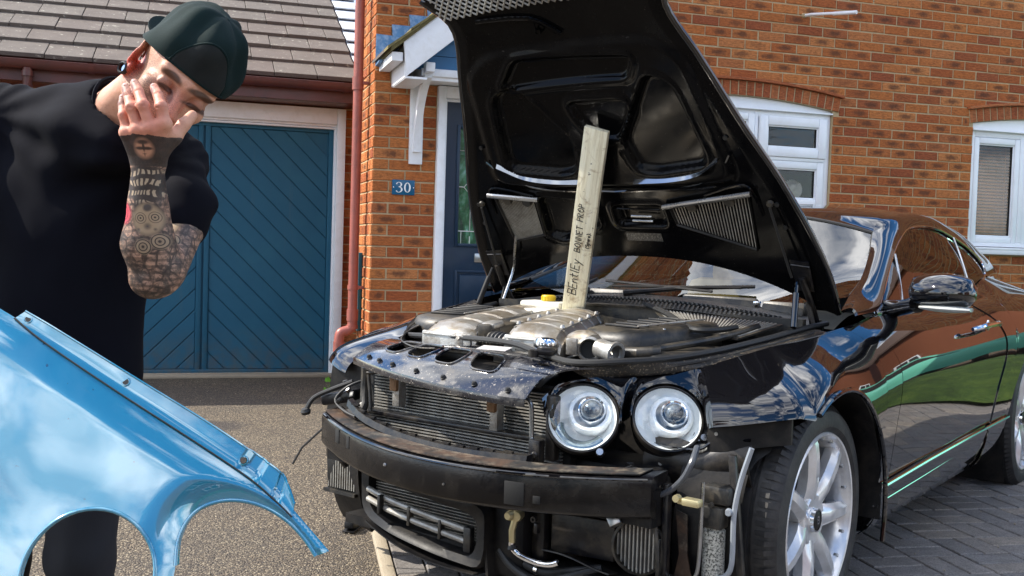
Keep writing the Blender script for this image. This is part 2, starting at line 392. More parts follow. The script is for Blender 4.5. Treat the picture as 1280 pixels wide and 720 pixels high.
for k in range(-5, 4):
    mb = MB(); mb.box((0, 0, 0), (.045, .905, .10), bev=.006); o = mb.obj('edging_stone', M_kerb, kerb)
    c_ = pw2(-.026, k*.915+.3); o.location = (c_.x+random.uniform(-.002, .002), c_.y, -.024+random.uniform(-.002, .002)); o.rotation_euler = (0, 0, PR)
# ================================================================== brickwork
Z0 = .661-.6    # bed joint 8 courses under the reference joint
BZ = lambda k: Z0+.075*k
_bm_cache = {}
def brick_geo(mb_, w_, h_, th=.09):
    """brick with its face at y=0, x 0..w, z 0..h; face edges slightly worn"""
    c = .0035; vs = [(0, th, 0), (w_, th, 0), (w_, th, h_), (0, th, h_), (0, c, 0), (w_, c, 0), (w_, c, h_), (0, c, h_), (c, 0, c), (w_-c, 0, c), (w_-c, 0, h_-c), (c, 0, h_-c)]
    fs = [(0, 1, 5, 4), (1, 2, 6, 5), (2, 3, 7, 6), (3, 0, 4, 7), (4, 5, 9, 8), (5, 6, 10, 9), (6, 7, 11, 10), (7, 4, 8, 11), (8, 9, 10, 11)]
    uvs = {8: (0, 0), 9: (1, 0), 10: (1, 1), 11: (0, 1), 4: (0, 0), 5: (1, 0), 6: (1, 1), 7: (0, 1), 0: (0, 0), 1: (1, 0), 2: (1, 1), 3: (0, 1)}
    b = len(mb_.v); mb_.add(vs, fs); mb_.uv += [uvs[k] for k in range(12)]
def with_uv(me, uvs):
    l = me.uv_layers.new(name='UVMap'); li = np.empty(len(me.loops), dtype=np.int32); me.loops.foreach_get('vertex_index', li)
    l.data.foreach_set('uv', np.array(uvs, dtype=np.float32)[li].ravel()); return me
def brick_mesh(w_, h_, m):
    k = (round(w_, 3), round(h_, 3), m.name)
    if k not in _bm_cache:
        q = MB(); brick_geo(q, w_, h_); _bm_cache[k] = with_uv(q.mesh('brick', m, 0), q.uv)
    return _bm_cache[k]
def lay(parent, org, u, n, rects, m=None, limit=290, name='brick', visf=None):
    """rects (u0, z0, u1, z1) on the wall frame; those showing largest become objects, the rest one joined part"""
    m = m or M_brick; org, u, n = Vector(org), Vector(u), Vector(n)
    rot = Matrix((u, -n, Vector((0, 0, 1)))).transposed()
    lst = []
    for (a, z, b, z1) in rects:
        if b-a < .02 or z1-z < .012: continue
        c = org+u*(a+b)/2+Vector((0, 0, (z+z1)/2)); q = to_px(c)
        v = q and -12 < q[0] < 1292 and -10 < q[1] < 470 and (visf is None or visf(q))
        lst.append((((q[2] if v else 99)), a, z, b, z1))
    lst.sort(key=lambda a: a[0]); J = MB(); one = 0
    for d_, a, z, b, z1 in lst:
        P = org+u*(a+random.uniform(-.0022, .0022))+Vector((0, 0, z+random.uniform(-.0013, .0013)))+n*random.uniform(-.0025, .0022)
        if one < limit and d_ < 90:
            one += 1; o = link(name, brick_mesh(b-a, z1-z, m), parent); o.matrix_local = Matrix.Translation(P) @ rot.to_4x4()
        else:
            J.M = Matrix.Translation(P) @ rot.to_4x4(); brick_geo(J, b-a, z1-z)
    if J.v:
        J.M = None; me = with_uv(J.mesh(name+'work', m, 0), J.uv); o = link(name+'work', me, parent); o['kind'] = 'stuff'
def courses(u0, u1, k0, k1, phase=0, openings=(), clipf=None):
    """stretcher bond rectangles between u0 and u1; openings are (a, z, b, z1)"""
    out = []
    for k in range(k0, k1):
        z, z1 = BZ(k)+.005, BZ(k)+.070
        x = u0-.225 if (k+phase) % 2 else u0-.1125
        while x < u1:
            a, b = max(x+.005, u0), min(x+.22, u1)
            segs = [(a, b)]
            for (oa, oz, ob, oz1) in openings:
                if z1 > oz+.01 and z < oz1-.01:
                    ns = []
                    for (p, q) in segs:
                        if q <= oa or p >= ob: ns.append((p, q)); continue
                        if p < oa-.012: ns.append((p, oa-.004))
                        if q > ob+.012: ns.append((ob+.004, q))
                    segs = ns
            for (p, q) in segs: out.append((p, z, q, z1))
            x += .225
    return out
def slab_with_holes(mb_, org, u, n, a0, z0, a1, z1, holes, th, off=.006):
    """mortar backing: boxes filling the rectangle except the holes; its face lies `off` behind the brick face"""
    xs = sorted({a0, a1, *[h[0] for h in holes], *[h[2] for h in holes]}); zs = sorted({z0, z1, *[h[1] for h in holes], *[h[3] for h in holes]})
    org, u, n = Vector(org), Vector(u), Vector(n)
    for xa, xb in zip(xs, xs[1:]):
        if xa < a0 or xb > a1: continue
        zz = [(p, q) for p, q in zip(zs, zs[1:]) if p >= z0 and q <= z1 and not any(h[0] <= xa and xb <= h[2] and h[1] <= p and q <= h[3] for h in holes)]
        mg = []
        for p, q in zz:
            if mg and abs(mg[-1][1]-p) < 1e-6: mg[-1] = (mg[-1][0], q)
            else: mg.append((p, q))
        for p, q in mg:
            L = [org+u*xa+Vector((0, 0, p)), org+u*xb+Vector((0, 0, p)), org+u*xb+Vector((0, 0, q)), org+u*xa+Vector((0, 0, q))]
            mb_.prism([x-n*off for x in L], -n, th)
# ---- house
house = thing('brick_house', 'orange brick house front with white windows, arched heads and a navy front door', 'house')
DOOR = (.44, 0, 1.44, 2.232); W2 = (1.90, 1.50, 3.61, 2.345); W3 = (4.945, 1.19, 6.655, 2.345)
K1 = 60
mb = MB(); slab_with_holes(mb, (0, 0, 0), (1, 0, 0), (0, -1, 0), 0.006, 0, 8.9, BZ(K1), [DOOR, W2, W3], .25); 
slab_with_holes(mb, (0, 0, 0), (0, 1, 0), (-1, 0, 0), .25, 0, .56, BZ(K1), [], .2)
slab_with_holes(mb, (.34, .56, 0), (0, 1, 0), (-1, 0, 0), 0, 0, 1.2, BZ(K1), [], .2)
mb.obj('mortar', M_mortar, house, smooth=0)
def archz(a, cx, half, zs, rise):
    r_ = half*half/(2*rise)+rise/2; d = a-cx
    return zs+rise-r_+math.sqrt(max(0, r_*r_-d*d))
ARCH = [(2.77, .89, 2.262, .075), (5.80, .89, 2.262, .075)]
ops = [DOOR, (W2[0], 1.50, W2[2], 2.25), (W3[0], 1.19, W3[2], 2.25)]
for cx, hf, zs, rs in ARCH: ops.append((cx-hf, 2.25, cx+hf, 2.375))
rs_ = courses(0, 8.9, 0, K1, 1, ops)
# bricks above the arches whose lower edge would dip under the arch ring are trimmed by the ring's thickness in front of them
rs2 = []
for (a, z, b, z1) in rs_:
    zz = z
    for cx, hf, zs, rise in ARCH:
        if z1 > 2.26 and b > cx-hf and a < cx+hf: 
            e = archz(min(max((a+b)/2, cx-hf), cx+hf), cx, hf, zs, rise)+.118
            zz = max(zz, e if z1 > e else 9)
    if zz < z1-.012: rs2.append((a, zz, b, z1))
lay(house, (0, 0, 0), (1, 0, 0), (0, -1, 0), rs2, visf=lambda q: not (600 < q[0] < 835) and not (q[0] > 835 and q[0] < 1040 and q[1] > 270) and not (q[0] < 500 and q[1] > 400) and q[1] < 372)
rr = [(a, z, b, z1) for (a, z, b, z1) in courses(.0, .56, 0, K1, 0)]
rr = [(max(a, .108 if (k_ % 2) else .006), z, b, z1) for k_, (a, z, b, z1) in zip([round((z-Z0-.005)/.075) for (_, z, _, _) in rr], rr)]
lay(house, (-.0, 0, 0), (0, 1, 0), (-1, 0, 0), [r_ for r_ in rr if r_[0] < r_[2]], limit=0, name='return_brick')
lay(house, (.34, .56, 0), (0, 1, 0), (-1, 0, 0), courses(0, 1.2, 0, K1, 0), limit=0, name='return_brick')
# arches: one voussoir per brick and a projecting hood course
for cx, hf, zs, rise in ARCH:
    rad = hf*hf/(2*rise)+rise/2; cz = zs+rise-rad; n_ = 26; th0 = math.asin(hf/rad)
    for k in range(n_):
        a = lerp(-th0, th0, (k+.5)/n_); w_ = rad*2*th0/n_-.010
        vis = cx < 4 and k >= 13 or cx > 4 and k < 8
        mm = brick_mesh(w_, .106, M_archbrick)
        o = link('arch_brick', mm, house)
        rot = Matrix.Rotation(a, 4, 'Y')
        o.matrix_local = Matrix.Translation((cx+rad*math.sin(a), -.007, cz+rad*math.cos(a))) @ rot @ Matrix.Translation((-w_/2, 0, .004))
    mb = MB()
    L = [(cx+rad*math.sin(lerp(-th0, th0, k/20)), -.001, cz+rad*math.cos(lerp(-th0, th0, k/20))+.002) for k in range(21)]
    U_ = [(cx+(rad+.112)*math.sin(lerp(th0, -th0, k/20)), -.001, cz+(rad+.112)*math.cos(lerp(th0, -th0, k/20))) for k in range(21)]
    mb.prism(L+U_, (0, 1, 0), .1); mb.obj('arch_mortar', M_mortar, house, smooth=0)
    mb = MB()
    L = [(cx+(rad+.114)*math.sin(lerp(-th0, th0, k/20)*1.01), -.034, cz+(rad+.114)*math.cos(lerp(-th0, th0, k/20)*1.01)) for k in range(21)]
    U_ = [(cx+(rad+.135)*math.sin(lerp(th0, -th0, k/20)*1.01), -.034, cz+(rad+.135)*math.cos(lerp(th0, -th0, k/20)*1.01)) for k in range(21)]
    mb.prism(L+U_, (0, 1, 0), .08); mb.obj('hood_course', M_archbrick, house, smooth=0, bevel=.004)
# ---- windows
def frame_rect(mb_, a, z, b, z1, w_, y, th, bev=.006):
    """mitred white frame around a rectangle"""
    for (c, d) in (((a+w_/2, (z+z1)/2), (w_, z1-z)), ((b-w_/2, (z+z1)/2), (w_, z1-z)), (((a+b)/2, z+w_/2), (b-a-2*w_, w_)), (((a+b)/2, z1-w_/2), (b-a-2*w_, w_))):
        mb_.box((c[0], y+th/2, c[1]), (d[0], th, d[1]), bev=bev)
def window(a, z, b, z1, lights, cx, hf, zs, rise, sill, room_d=1.1):
    mb = MB(); frame_rect(mb, a+.002, z, b-.002, z1, .05, .03, .07)
    wf = mb.obj('window', M_white, house)
    mb = MB()   # arched white infill over the frame
    n_ = 16
    L = [(a+.002, .034, z1+.001), (b-.002, .034, z1+.001)]; U_ = [(lerp(b-.002, a+.002, k/n_), .034, archz(lerp(b, a, k/n_), cx, hf, zs, rise)-.001) for k in range(n_+1)]
    mb.prism(L+U_, (0, 1, 0), .05); mb.obj('arched_infill', M_white, wf)
    mb = MB(); mb.box(((a+b)/2, .02, z1+.004), (b-a-.004, .05, .012), bev=.003); mb.obj('head_trim', M_white, wf)
    for (la, lz, lb, lz1, fw_, y) in lights:
        mb = MB(); frame_rect(mb, la, lz, lb, lz1, fw_, .03+y, .055, .008); frame_rect(mb, la+fw_-.001, lz+fw_-.001, lb-fw_+.001, lz1-fw_+.001, .012, .045+y, .03, .003); mb.obj('sash', M_white, wf)
        mb = MB(); frame_rect(mb, la+fw_+.0105, lz+fw_+.0105, lb-fw_-.0105, lz1-fw_-.0105, .004, .05+y, .02, 0); mb.obj('gasket', M_rubber, wf)
        mb = MB(); mb.box(((la+lb)/2, .062+y, (lz+lz1)/2), (lb-la-2*fw_-.02, .005, lz1-lz-2*fw_-.02)); mb.obj('pane', M_pane, wf)
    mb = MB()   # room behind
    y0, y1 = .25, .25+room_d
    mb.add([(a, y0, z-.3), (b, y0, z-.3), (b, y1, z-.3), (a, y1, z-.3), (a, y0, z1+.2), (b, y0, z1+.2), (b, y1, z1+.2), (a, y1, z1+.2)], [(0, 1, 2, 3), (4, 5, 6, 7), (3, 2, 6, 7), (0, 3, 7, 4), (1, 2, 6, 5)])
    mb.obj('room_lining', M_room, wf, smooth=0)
    return wf
w2 = window(1.90, 1.50, 3.61, 2.243, [(1.93, 1.895, 2.42, 2.215, .055, -.02), (2.44, 1.895, 2.93, 2.215, .055, -.02), (2.975, 1.895, 3.567, 2.205, .072, -.025),
    (1.93, 1.52, 2.42, 1.868, .055, -.005), (2.44, 1.52, 2.93, 1.868, .055, -.005), (2.965, 1.52, 3.56, 1.868, .058, -.008)], *ARCH[0], None)
mb = MB(); mb.box((2.755, .045, 1.881), (1.6, .05, .027), bev=.004); mb.obj('transom', M_white, w2); mb = MB(); mb.box((2.95, .047, 1.87), (.03, .05, .72), bev=.004); mb.obj('mullion', M_white, w2)
mb = MB(); mb.box((2.755, .0, 1.472), (1.78, .11, .045), bev=.008); mb.obj('tile_sill', M_archbrick, house)
w3 = window(4.945, 1.258, 6.655, 2.212, [(4.988, 1.29, 5.455, 2.16, .052, -.006), (5.50, 1.29, 6.06, 2.16, .052, -.006), (6.10, 1.29, 6.61, 2.16, .052, -.006)], *ARCH[1], None)
for x_, w_ in ((5.478, .044), (6.08, .036)): mb = MB(); mb.box((x_, .046, 1.735), (w_, .05, .87), bev=.004); mb.obj('mullion', M_white, w3)
mb = MB(); mb.box((5.80, .0, 1.222), (1.74, .13, .06), bev=.012); mb.box((5.80, -.045, 1.242), (1.74, .05, .02), bev=.005); mb.obj('sill', M_white, w3)
# venetian blind in the right hand window
bl = thing('venetian_blind', 'brown wooden venetian blind lowered inside the right hand window', 'blind', (5.23, .14, 1.3), group='venetian blinds in the right window')
mb = MB(); mb.box((0, 0, 0), (.46, .027, .0022), (R(38), 0, 0)); sm = mb.mesh('slat', M_blind, 0)
for k in range(33):
    o = link('slat', sm, bl); o.location = (0, 0, .005+.027*k)
mb = MB()
for x in (-.17, .17): mb.box((x, -.014, .43), (.004, .002, .88))
mb.obj('ladder_cord', M_blind, bl); mb = MB(); mb.box((0, 0, .88), (.47, .04, .04)); mb.obj('head_rail', M_blind, bl)
for k in (0, 1):
    b2 = thing('venetian_blind', ['brown wooden blind in the middle light of the right window', 'brown wooden blind in the last light of the right window'][k], 'blind', (5.78+.575*k, .14, 1.3), group='venetian blinds in the right window')
    for ch in list(bl.children): c_ = ch.copy(); S.collection.objects.link(c_); c_.parent = b2
# pompom flower on the inner sill of the left window
fl = thing('white_flower_pot', 'white pompom flower in a small pot inside the left window', 'flower', (3.385, .19, 1.50))
M_petal = pm('petal_white', (.75, .72, .62), .6, var=.15); M_pot = pm('pot_grey', (.28, .27, .22), .6, var=.3)
mb = MB(); mb.lathe([(.0, 0), (.045, 0), (.055, .06), (.052, .07), (.0, .07)], seg=20); mb.obj('pot', M_pot, fl)
mb = MB()
for k in range(330):
    g = k/330; ph = k*2.399963; z_ = 1-2*g; rr_ = math.sqrt(1-z_*z_); d = Vector((rr_*math.cos(ph), rr_*math.sin(ph), z_))
    s_ = d.orthogonal().normalized()*.007; s2 = d.cross(s_).normalized()*.003; c0 = Vector((0, 0, .155)); 
    mb.add([c0+d*.05-s_*.4, c0+d*.05+s_*.4, c0+d*.078+s_+s2, c0+d*.086+s2*2, c0+d*.078-s_+s2], [(0, 1, 2, 3, 4)])
mb.lathe([(0, -.055), (.04, -.04), (.055, 0), (.04, .04), (0, .055)], (0, 0, .155), seg=14); mb.obj('petals', M_petal, fl, smooth=0, fixn=False)
# ---- front door
mb = MB(); a, b = .44, 1.44
for c, d in (((.468, .0, 1.115), (.056, .09, 2.23)), ((1.412, .0, 1.115), (.056, .09, 2.23)), ((.94, .0, 2.19), (.888, .09, .08))): mb.box(c, d, bev=.006)
for c, d in (((.505, .025, 1.07), (.018, .04, 2.14)), ((1.375, .025, 1.07), (.018, .04, 2.14)), ((.94, .025, 2.14), (.87, .04, .018))): mb.box(c, d, bev=.003)
dr = mb.obj('front_door', M_wpaint, house); mb = MB()
GA, GB, GZ, GZ1 = .612, .86, 1.145, 1.955
y = .04
for c, d in (((.563, y, 1.07), (.098, .045, 2.12)), ((1.22, y, 1.07), (.28, .045, 2.12)), ((.846, y, .58), (.468, .045, 1.13)), ((.846, y, 2.04), (.468, .045, .17)), ((.97, y, 1.55), (.22, .045, .81))): mb.box(c, d)
mb.obj('door_leaf', M_bluedk, dr, smooth=0)
mb = MB(); frame_rect(mb, GA-.02, GZ-.02, GB+.02, GZ1+.02, .024, y-.034, .02, .005)
for (xa, za, xb, zb) in ((.60, .16, .90, .52), (.60, .62, .90, .96), (.97, .16, 1.27, .96)):
    frame_rect(mb, xa, za, xb, zb, .018, y-.031, .012, .004); mb.box(((xa+xb)/2, y-.028, (za+zb)/2), (xb-xa-.07, .012, zb-za-.07), bev=.005)
mb.obj('moulding', M_bluedk, dr)
t = NT('obscured_green_glass'); w = t.coord('World')
c = t.ramp(t.noise(t.coord('World', (1, 1, .35)), 9, 5, .6, 1.2), [(.3, (.01, .03, .02)), (.5, (.03, .12, .05)), (.62, (.10, .26, .16)), (.75, (.30, .45, .5))])
t.set(Base_Color=c, Roughness=.12); t.bump(t.noise(w, 40, 3), .5, .01); M_obs = t.m
mb = MB(); mb.box(((GA+GB)/2, y, (GZ+GZ1)/2), (GB-GA+.01, .008, GZ1-GZ+.01)); mb.obj('pane', M_obs, dr, smooth=0)
mb = MB(); yl = y-.006; dx = .215
for P in ([(GA, 1.80), (GB, 1.80)], [(GA, 1.235), (GB, 1.235)], [(GA+.03, GZ), (GA+.03, 1.235)], [((GA+GB)/2-.03, 1.8), ((GA+GB)/2-.03, 1.60), ((GA+GB)/2-.08, 1.545), ((GA+GB)/2-.03, 1.49), ((GA+GB)/2-.03, 1.235)],
          [((GA+GB)/2-.03, 1.60), ((GA+GB)/2+.02, 1.545), ((GA+GB)/2-.03, 1.49)], [(GA, 1.545), ((GA+GB)/2-.08, 1.545)], [((GA+GB)/2+.02, 1.545), (GB, 1.545)], [((GA+GB)/2-.03, GZ), ((GA+GB)/2-.03, 1.2)], [((GA+GB)/2-.03, 1.8), ((GA+GB)/2-.03, GZ1)]):
    mb.tube([(x, yl, z) for x, z in P], .0035, 5)
mb.obj('glass_leading', M_steel, dr)
mb = MB(); mb.box((.87, y-.028, 1.05), (.26, .012, .062), bev=.005); mb.box((.87, y-.037, 1.05), (.2, .01, .034), bev=.004); mb.obj('letter_plate', M_steel, dr)
mb = MB(); mb.box((.94, -.02, .03), (.9, .16, .06), bev=.01); mb.obj('door_step', M_kerb, dr)
# ---- canopy over the door
can = link('door_canopy', None, house)
ex, rx, ez, slope, dep = .0, .935, 2.335, R(40), .50
def on_slope(x, off=0, side=1):   # x measured from the eave
    return Vector((ex+x, 0, ez+x*math.tan(slope)+off))
def mirX(P): return Vector((2*rx-P.x, P.y, P.z))
for side in (0, 1):
    f = (lambda P: P) if side == 0 else mirX
    mb = MB(); L = [on_slope(.02), on_slope(rx+.0), on_slope(rx, .03), on_slope(.02, .03)]
    mb.prism([f(p)+Vector((0, -dep, 0)) for p in L], (0, 1, 0), dep-.002); mb.obj('roof_board', M_moss, can)
    for k in range(7):
        for j in range(4):
            mb = MB(); x0 = -.005+k*.145; L = [on_slope(x0, .032), on_slope(x0+.2, .020), on_slope(x0+.2, .034), on_slope(x0, .052)]
            mb.prism([f(p)+Vector((0, -dep-.02+.152*j, 0)) for p in L], (0, 1, 0), .148)
            if k < 6: mb.obj('roof_tile', M_moss if j == 0 else M_tile, can)
    mb = MB(); L = [on_slope(.125, -.235), on_slope(rx, -.235), on_slope(rx, .0), on_slope(.10, .0)]
    mb.prism([f(p)+Vector((0, -dep+.01, 0)) for p in L], (0, 1, 0), .022); mb.obj('bargeboard', M_wpaint, can, bevel=.003)
    mb = MB()  # boxed eave end seen from the side
    mb.prism([f(Vector(p)) for p in ((.115, -dep+.03, 2.20), (.115, -dep+.03, 2.41), (.115, -.005, 2.41), (.115, -.005, 2.20))], (1 if side == 0 else -1, 0, 0), .02)
    mb.prism([f(Vector(p)) for p in ((.03, -dep+.03, 2.30), (.03, -dep+.03, 2.355), (.03, -.005, 2.355), (.03, -.005, 2.30))], (1 if side == 0 else -1, 0, 0), .07)
    mb.box(f(Vector((.19, -dep/2, 2.20))), (.14, dep-.05, .014)); mb.obj('eave_box', M_wpaint, can)
    # gallows bracket
    mb = MB(); X_ = .292 if side == 0 else 2*rx-.292
    mb.box((X_, -.016, 2.0), (.092, .03, .635), bev=.003); mb.box((X_, -.225, 2.285), (.06, .42, .06), bev=.004)
    mb.obj('bracket', M_wpaint, can); mb = MB()
    pts = [(X_, -.035, 1.78), (X_, -.06, 1.90), (X_, -.13, 2.06), (X_, -.24, 2.18), (X_, -.36, 2.25)]
    q = [Vector(p) for p in pts]; rings = []
    for i in range(13):
        p = cat1(q, i/12); pn = cat1(q, min(1, i/12+.03)); pp = cat1(q, max(0, i/12-.03)); d = (pn-pp).normalized(); nn = Vector((1, 0, 0)).cross(d)
        rings.append([p+Vector((s_*.024, 0, 0))+nn*t_*.028 for s_, t_ in ((-1, -1), (1, -1), (1, 1), (-1, 1))])
    mb.ring(rings); mb.box((X_, -.045, 1.775), (.05, .035, .02)); mb.obj('bracket_brace', M_wpaint, can, smooth=0)
mb = MB(); mb.add([(.20, -.34, 2.28), (2*rx-.20, -.34, 2.28), (rx, -.34, 2.28+(rx-.2)*math.tan(slope))], [(0, 1, 2)])
mb2 = MB()
for k in range(7):
    z_ = 2.285+.088*k; xa = .16+(z_-2.285+.0)/math.tan(slope); 
    if 2*rx-2*xa < .1: break
    mb2.prism([(xa, -.34, z_), (2*rx-xa, -.34, z_), (2*rx-xa-.085/math.tan(slope), -.34, z_+.084), (xa+.085/math.tan(slope), -.34, z_+.084)], (0, -1, 0), .014)
mb2.prism([(.16, -.335, 2.28), (2*rx-.16, -.335, 2.28), (rx, -.335, 2.93)], (0, 1, 0), .01)
mb2.obj('gable_boarding', M_bluebd, can, smooth=0)
mb = MB(); mb.box((rx, -.345, 2.262), (1.37, .03, .05), bev=.004); mb.box((rx, -.33, 2.226), (1.35, .025, .03), bev=.004); mb.box((rx, -.17, 2.245), (1.33, .34, .016)); mb.obj('cornice', M_wpaint, can)
# stepped lead flashing along the wall
mb = MB(); x0_, z0_ = .0, 2.335
for k in range(7):
    a_ = .004+k*.118; zt = 2.545+k*.0752*1.02; zb = ez+.05+a_*math.tan(slope)
    L = [(a_, -.012, zb-.02), (a_+.125, -.012, zb+.118*math.tan(slope)-.02), (a_+.19, -.012, zb+.165*math.tan(slope)-.02), (a_+.122, -.012, zt), (a_-.004 if k == 0 else a_-.015, -.012, zt)] if k else [(0.002, -.012, 2.34), (.05, -.012, 2.335), (.20, -.012, 2.51), (.135, -.012, 2.545), (.002, -.012, 2.55)]
    mb.prism([Vector(p)+Vector((0, -.0008*k, 0)) for p in L], (0, 1, 0), .006)
mb.prism([(.0, -.02, 2.33), (.05, -.02, 2.325), (.07, -.16, 2.36), (0.0, -.16, 2.34)], (0, 0, 1), .01)
mb.obj('lead_flashing', M_leadblue, can, smooth=0)
# ---- number plate
pl = thing('number_plate', 'small blue plate with the white number 30 beside the front door', 'number plate', (.216, -.006, 1.521))
mb = MB(); mb.box((0, 0, 0), (.158, .01, .103), bev=.003); mb.obj('plate', pm('plate_blue', (.008, .10, .20), .25, var=.1), pl)
M_num = pm('number_white', (.85, .85, .83), .5, var=.03)
try: FONT_SERIF = None
except Exception: pass
def serif_num(kind, x0):
    mb = MB()
    if kind == '0':
        o_ = [(x0+.0235*math.cos(a), .034*math.sin(a)) for a in [2*PI*k/40 for k in range(40)]]; i_ = [(x0+.0118*math.cos(a), .030*math.sin(a)) for a in [2*PI*k/40 for k in range(40)]]
        mb.ring([[(x, -.0062, z) for x, z in o_], [(x, -.0072, z) for x, z in o_], [(x, -.0072, z) for x, z in i_], [(x, -.0062, z) for x, z in i_]], True, False, False)
    else:
        P = [(-.019, .021, .0055), (-.013, .031, .0022), (0, .034, .0020), (.011, .028, .0045), (.014, .019, .0062), (.010, .008, .0040), (-.004, .003, .0018), (.010, -.001, .0036), (.018, -.013, .0070), (.014, -.026, .0052), (0, -.034, .0022), (-.013, -.032, .0025), (-.020, -.023, .0058)]
        n = 60; Q_ = [cat1([Vector(q) for q in P], k/n) for k in range(n+1)]; L_, R_ = [], []
        for k in range(n+1):
            a, b = Q_[max(0, k-1)], Q_[min(n, k+1)]; d = Vector((b.x-a.x, b.y-a.y)).normalized(); nrm_ = Vector((-d.y, d.x)); q = Vector((Q_[k].x, Q_[k].y)); L_.append(q+nrm_*Q_[k].z*.85); R_.append(q-nrm_*Q_[k].z*.85)
        mb.sheet(lambda u, v: (lambda p: Vector((x0+p.x, -.0072, p.y)))(L_[int(round(u*n))].lerp(R_[int(round(u*n))], v)), n, 1, .001)
    mb.obj('digit', M_num, pl, smooth=0)
serif_num('3', -.030); serif_num('0', .027)
mb = MB()
for x in (-.07, .07): mb.lathe([(0, 0), (.004, 0), (.004, .002), (0, .003)], (x, -.005, 0), (0, -1, 0), 10)
mb.obj('screw', M_num, pl)
# ---- overflow pipe stub
op = thing('overflow_pipe', 'short white overflow pipe sticking out of the brick wall high up', 'pipe', (3.3, 0, 2.985))
mb = MB(); mb.tube([(0, .03, 0), (.035, -.06, .0), (.19, -.35, -.03)], [.011]*3, 12); mb.tube([(.12, -.225, -.02), (.21, -.39, -.034)], .014, 12); mb.obj('pipe', M_wpaint, op)
mb = MB(); mb.lathe([(.0105, -.01), (.02, -.01), (.018, .012), (.0105, .012)], (.012, -.004, 0), (.3, -1, 0), 14); mb.obj('mortar_collar', M_mortar, op)
# ================================================================== garage
garage = thing('garage', 'brick garage with blue chevron boarded door and grey tiled roof', 'garage', (0, 0, 0))
GY = 1.669; GO = (-2.21, 0, .037, 2.23)
mb = MB(); slab_with_holes(mb, (0, GY, 0), (1, 0, 0), (0, -1, 0), -3.6, 0, .339, 2.5, [GO], .2); mb.obj('mortar', M_mortar, garage, smooth=0)
lay(garage, (0, GY, 0), (1, 0, 0), (0, -1, 0), courses(-3.6, .339, 0, 32, 0, [GO]), visf=lambda q: q[0] < 445)
mb = MB()
for c, d in (((-.0, GY-.01, 1.115), (.070, .10, 2.23)), ((-2.173, GY-.01, 1.115), (.070, .10, 2.23)), ((-1.086, GY-.01, 2.165), (2.10, .10, .13))): mb.box(c, d, bev=.005)
for c, d in (((-.044, GY+.02, 1.05), (.018, .05, 2.1)), ((-2.129, GY+.02, 1.05), (.018, .05, 2.1)), ((-1.086, GY+.0, 2.092), (2.10, .06, .018)), ((-1.086, GY+.01, 2.072), (2.10, .05, .016))): mb.box(c, d, bev=.003)
mb.obj('door_frame', M_wpaint, garage)
gd = link('garage_door', None, garage); gd.location = (-1.086, GY+.045, .03)
HW, HH = 1.034, 2.035
mb = MB(); mb.box((0, .02, HH/2), (2*HW, .02, HH)); 
for c, d in (((-HW+.02, -.003, HH/2), (.04, .03, HH)), ((HW-.02, -.003, HH/2), (.04, .03, HH)), ((0, -.003, .015), (2*HW-.08, .03, .03)), ((0, -.003, HH-.015), (2*HW-.08, .03, .03)), ((-.028, -.003, HH/2), (.04, .03, HH-.06)), ((.028, -.003, HH/2), (.04, .03, HH-.06))): mb.box(c, d, bev=.003)
mb.obj('door_sheet', M_blue, gd)
# chevron boards: each a plank clipped to its half of the door
def clip_poly(P, n_, d_):
    out = []
    for i in range(len(P)):
        a, b = P[i], P[(i+1) % len(P)]; da, db = a[0]*n_[0]+a[1]*n_[1]-d_, b[0]*n_[0]+b[1]*n_[1]-d_
        if da <= 0: out.append(a)
        if da*db < 0: t_ = da/(da-db); out.append((a[0]+(b[0]-a[0])*t_, a[1]+(b[1]-a[1])*t_))
    return out
pitch = .172; sl_a = R(-45)
for side in (-1, 1):
    for k in range(-14, 16):
        c0 = k*pitch+.05   # boards fall away from the middle stile
        P = [(0, c0+.005), (HW*1.1, c0-HW*1.1+.005), (HW*1.1, c0-HW*1.1+pitch-.005), (0, c0+pitch-.005)]
        for n_, d_ in (((-1, 0), -.050), ((1, 0), HW-.042), ((0, -1), -.032), ((0, 1), HH-.032)): P = clip_poly(P, n_, d_) if len(P) > 2 else []
        if len(P) < 3: continue
        ar = abs(sum(P[i][0]*P[(i+1) % len(P)][1]-P[(i+1) % len(P)][0]*P[i][1] for i in range(len(P))))/2
        if ar < 4e-4: continue
        mb = MB(); mb.prism([(side*x, .012, z) for x, z in P], (0, -1, 0), .016); mb.obj('plank', M_blue, gd, smooth=0, bevel=.0045)
mb = MB(); mb.lathe([(0, 0), (.03, 0), (.03, .006), (.012, .01), (.012, .035)], (.03, -.02, 1.405), (0, -1, 0), 16); mb.box((.03, -.06, 1.395), (.022, .016, .085), (0, R(18), 0), bev=.006); mb.obj('handle', pm('worn_brass', (.55, .47, .34), .4, .7), gd)
mb = MB(); mb.box((-1.09, GY-.03, .014), (2.3, .12, .028), bev=.006); mb.obj('threshold', M_kerb, garage)
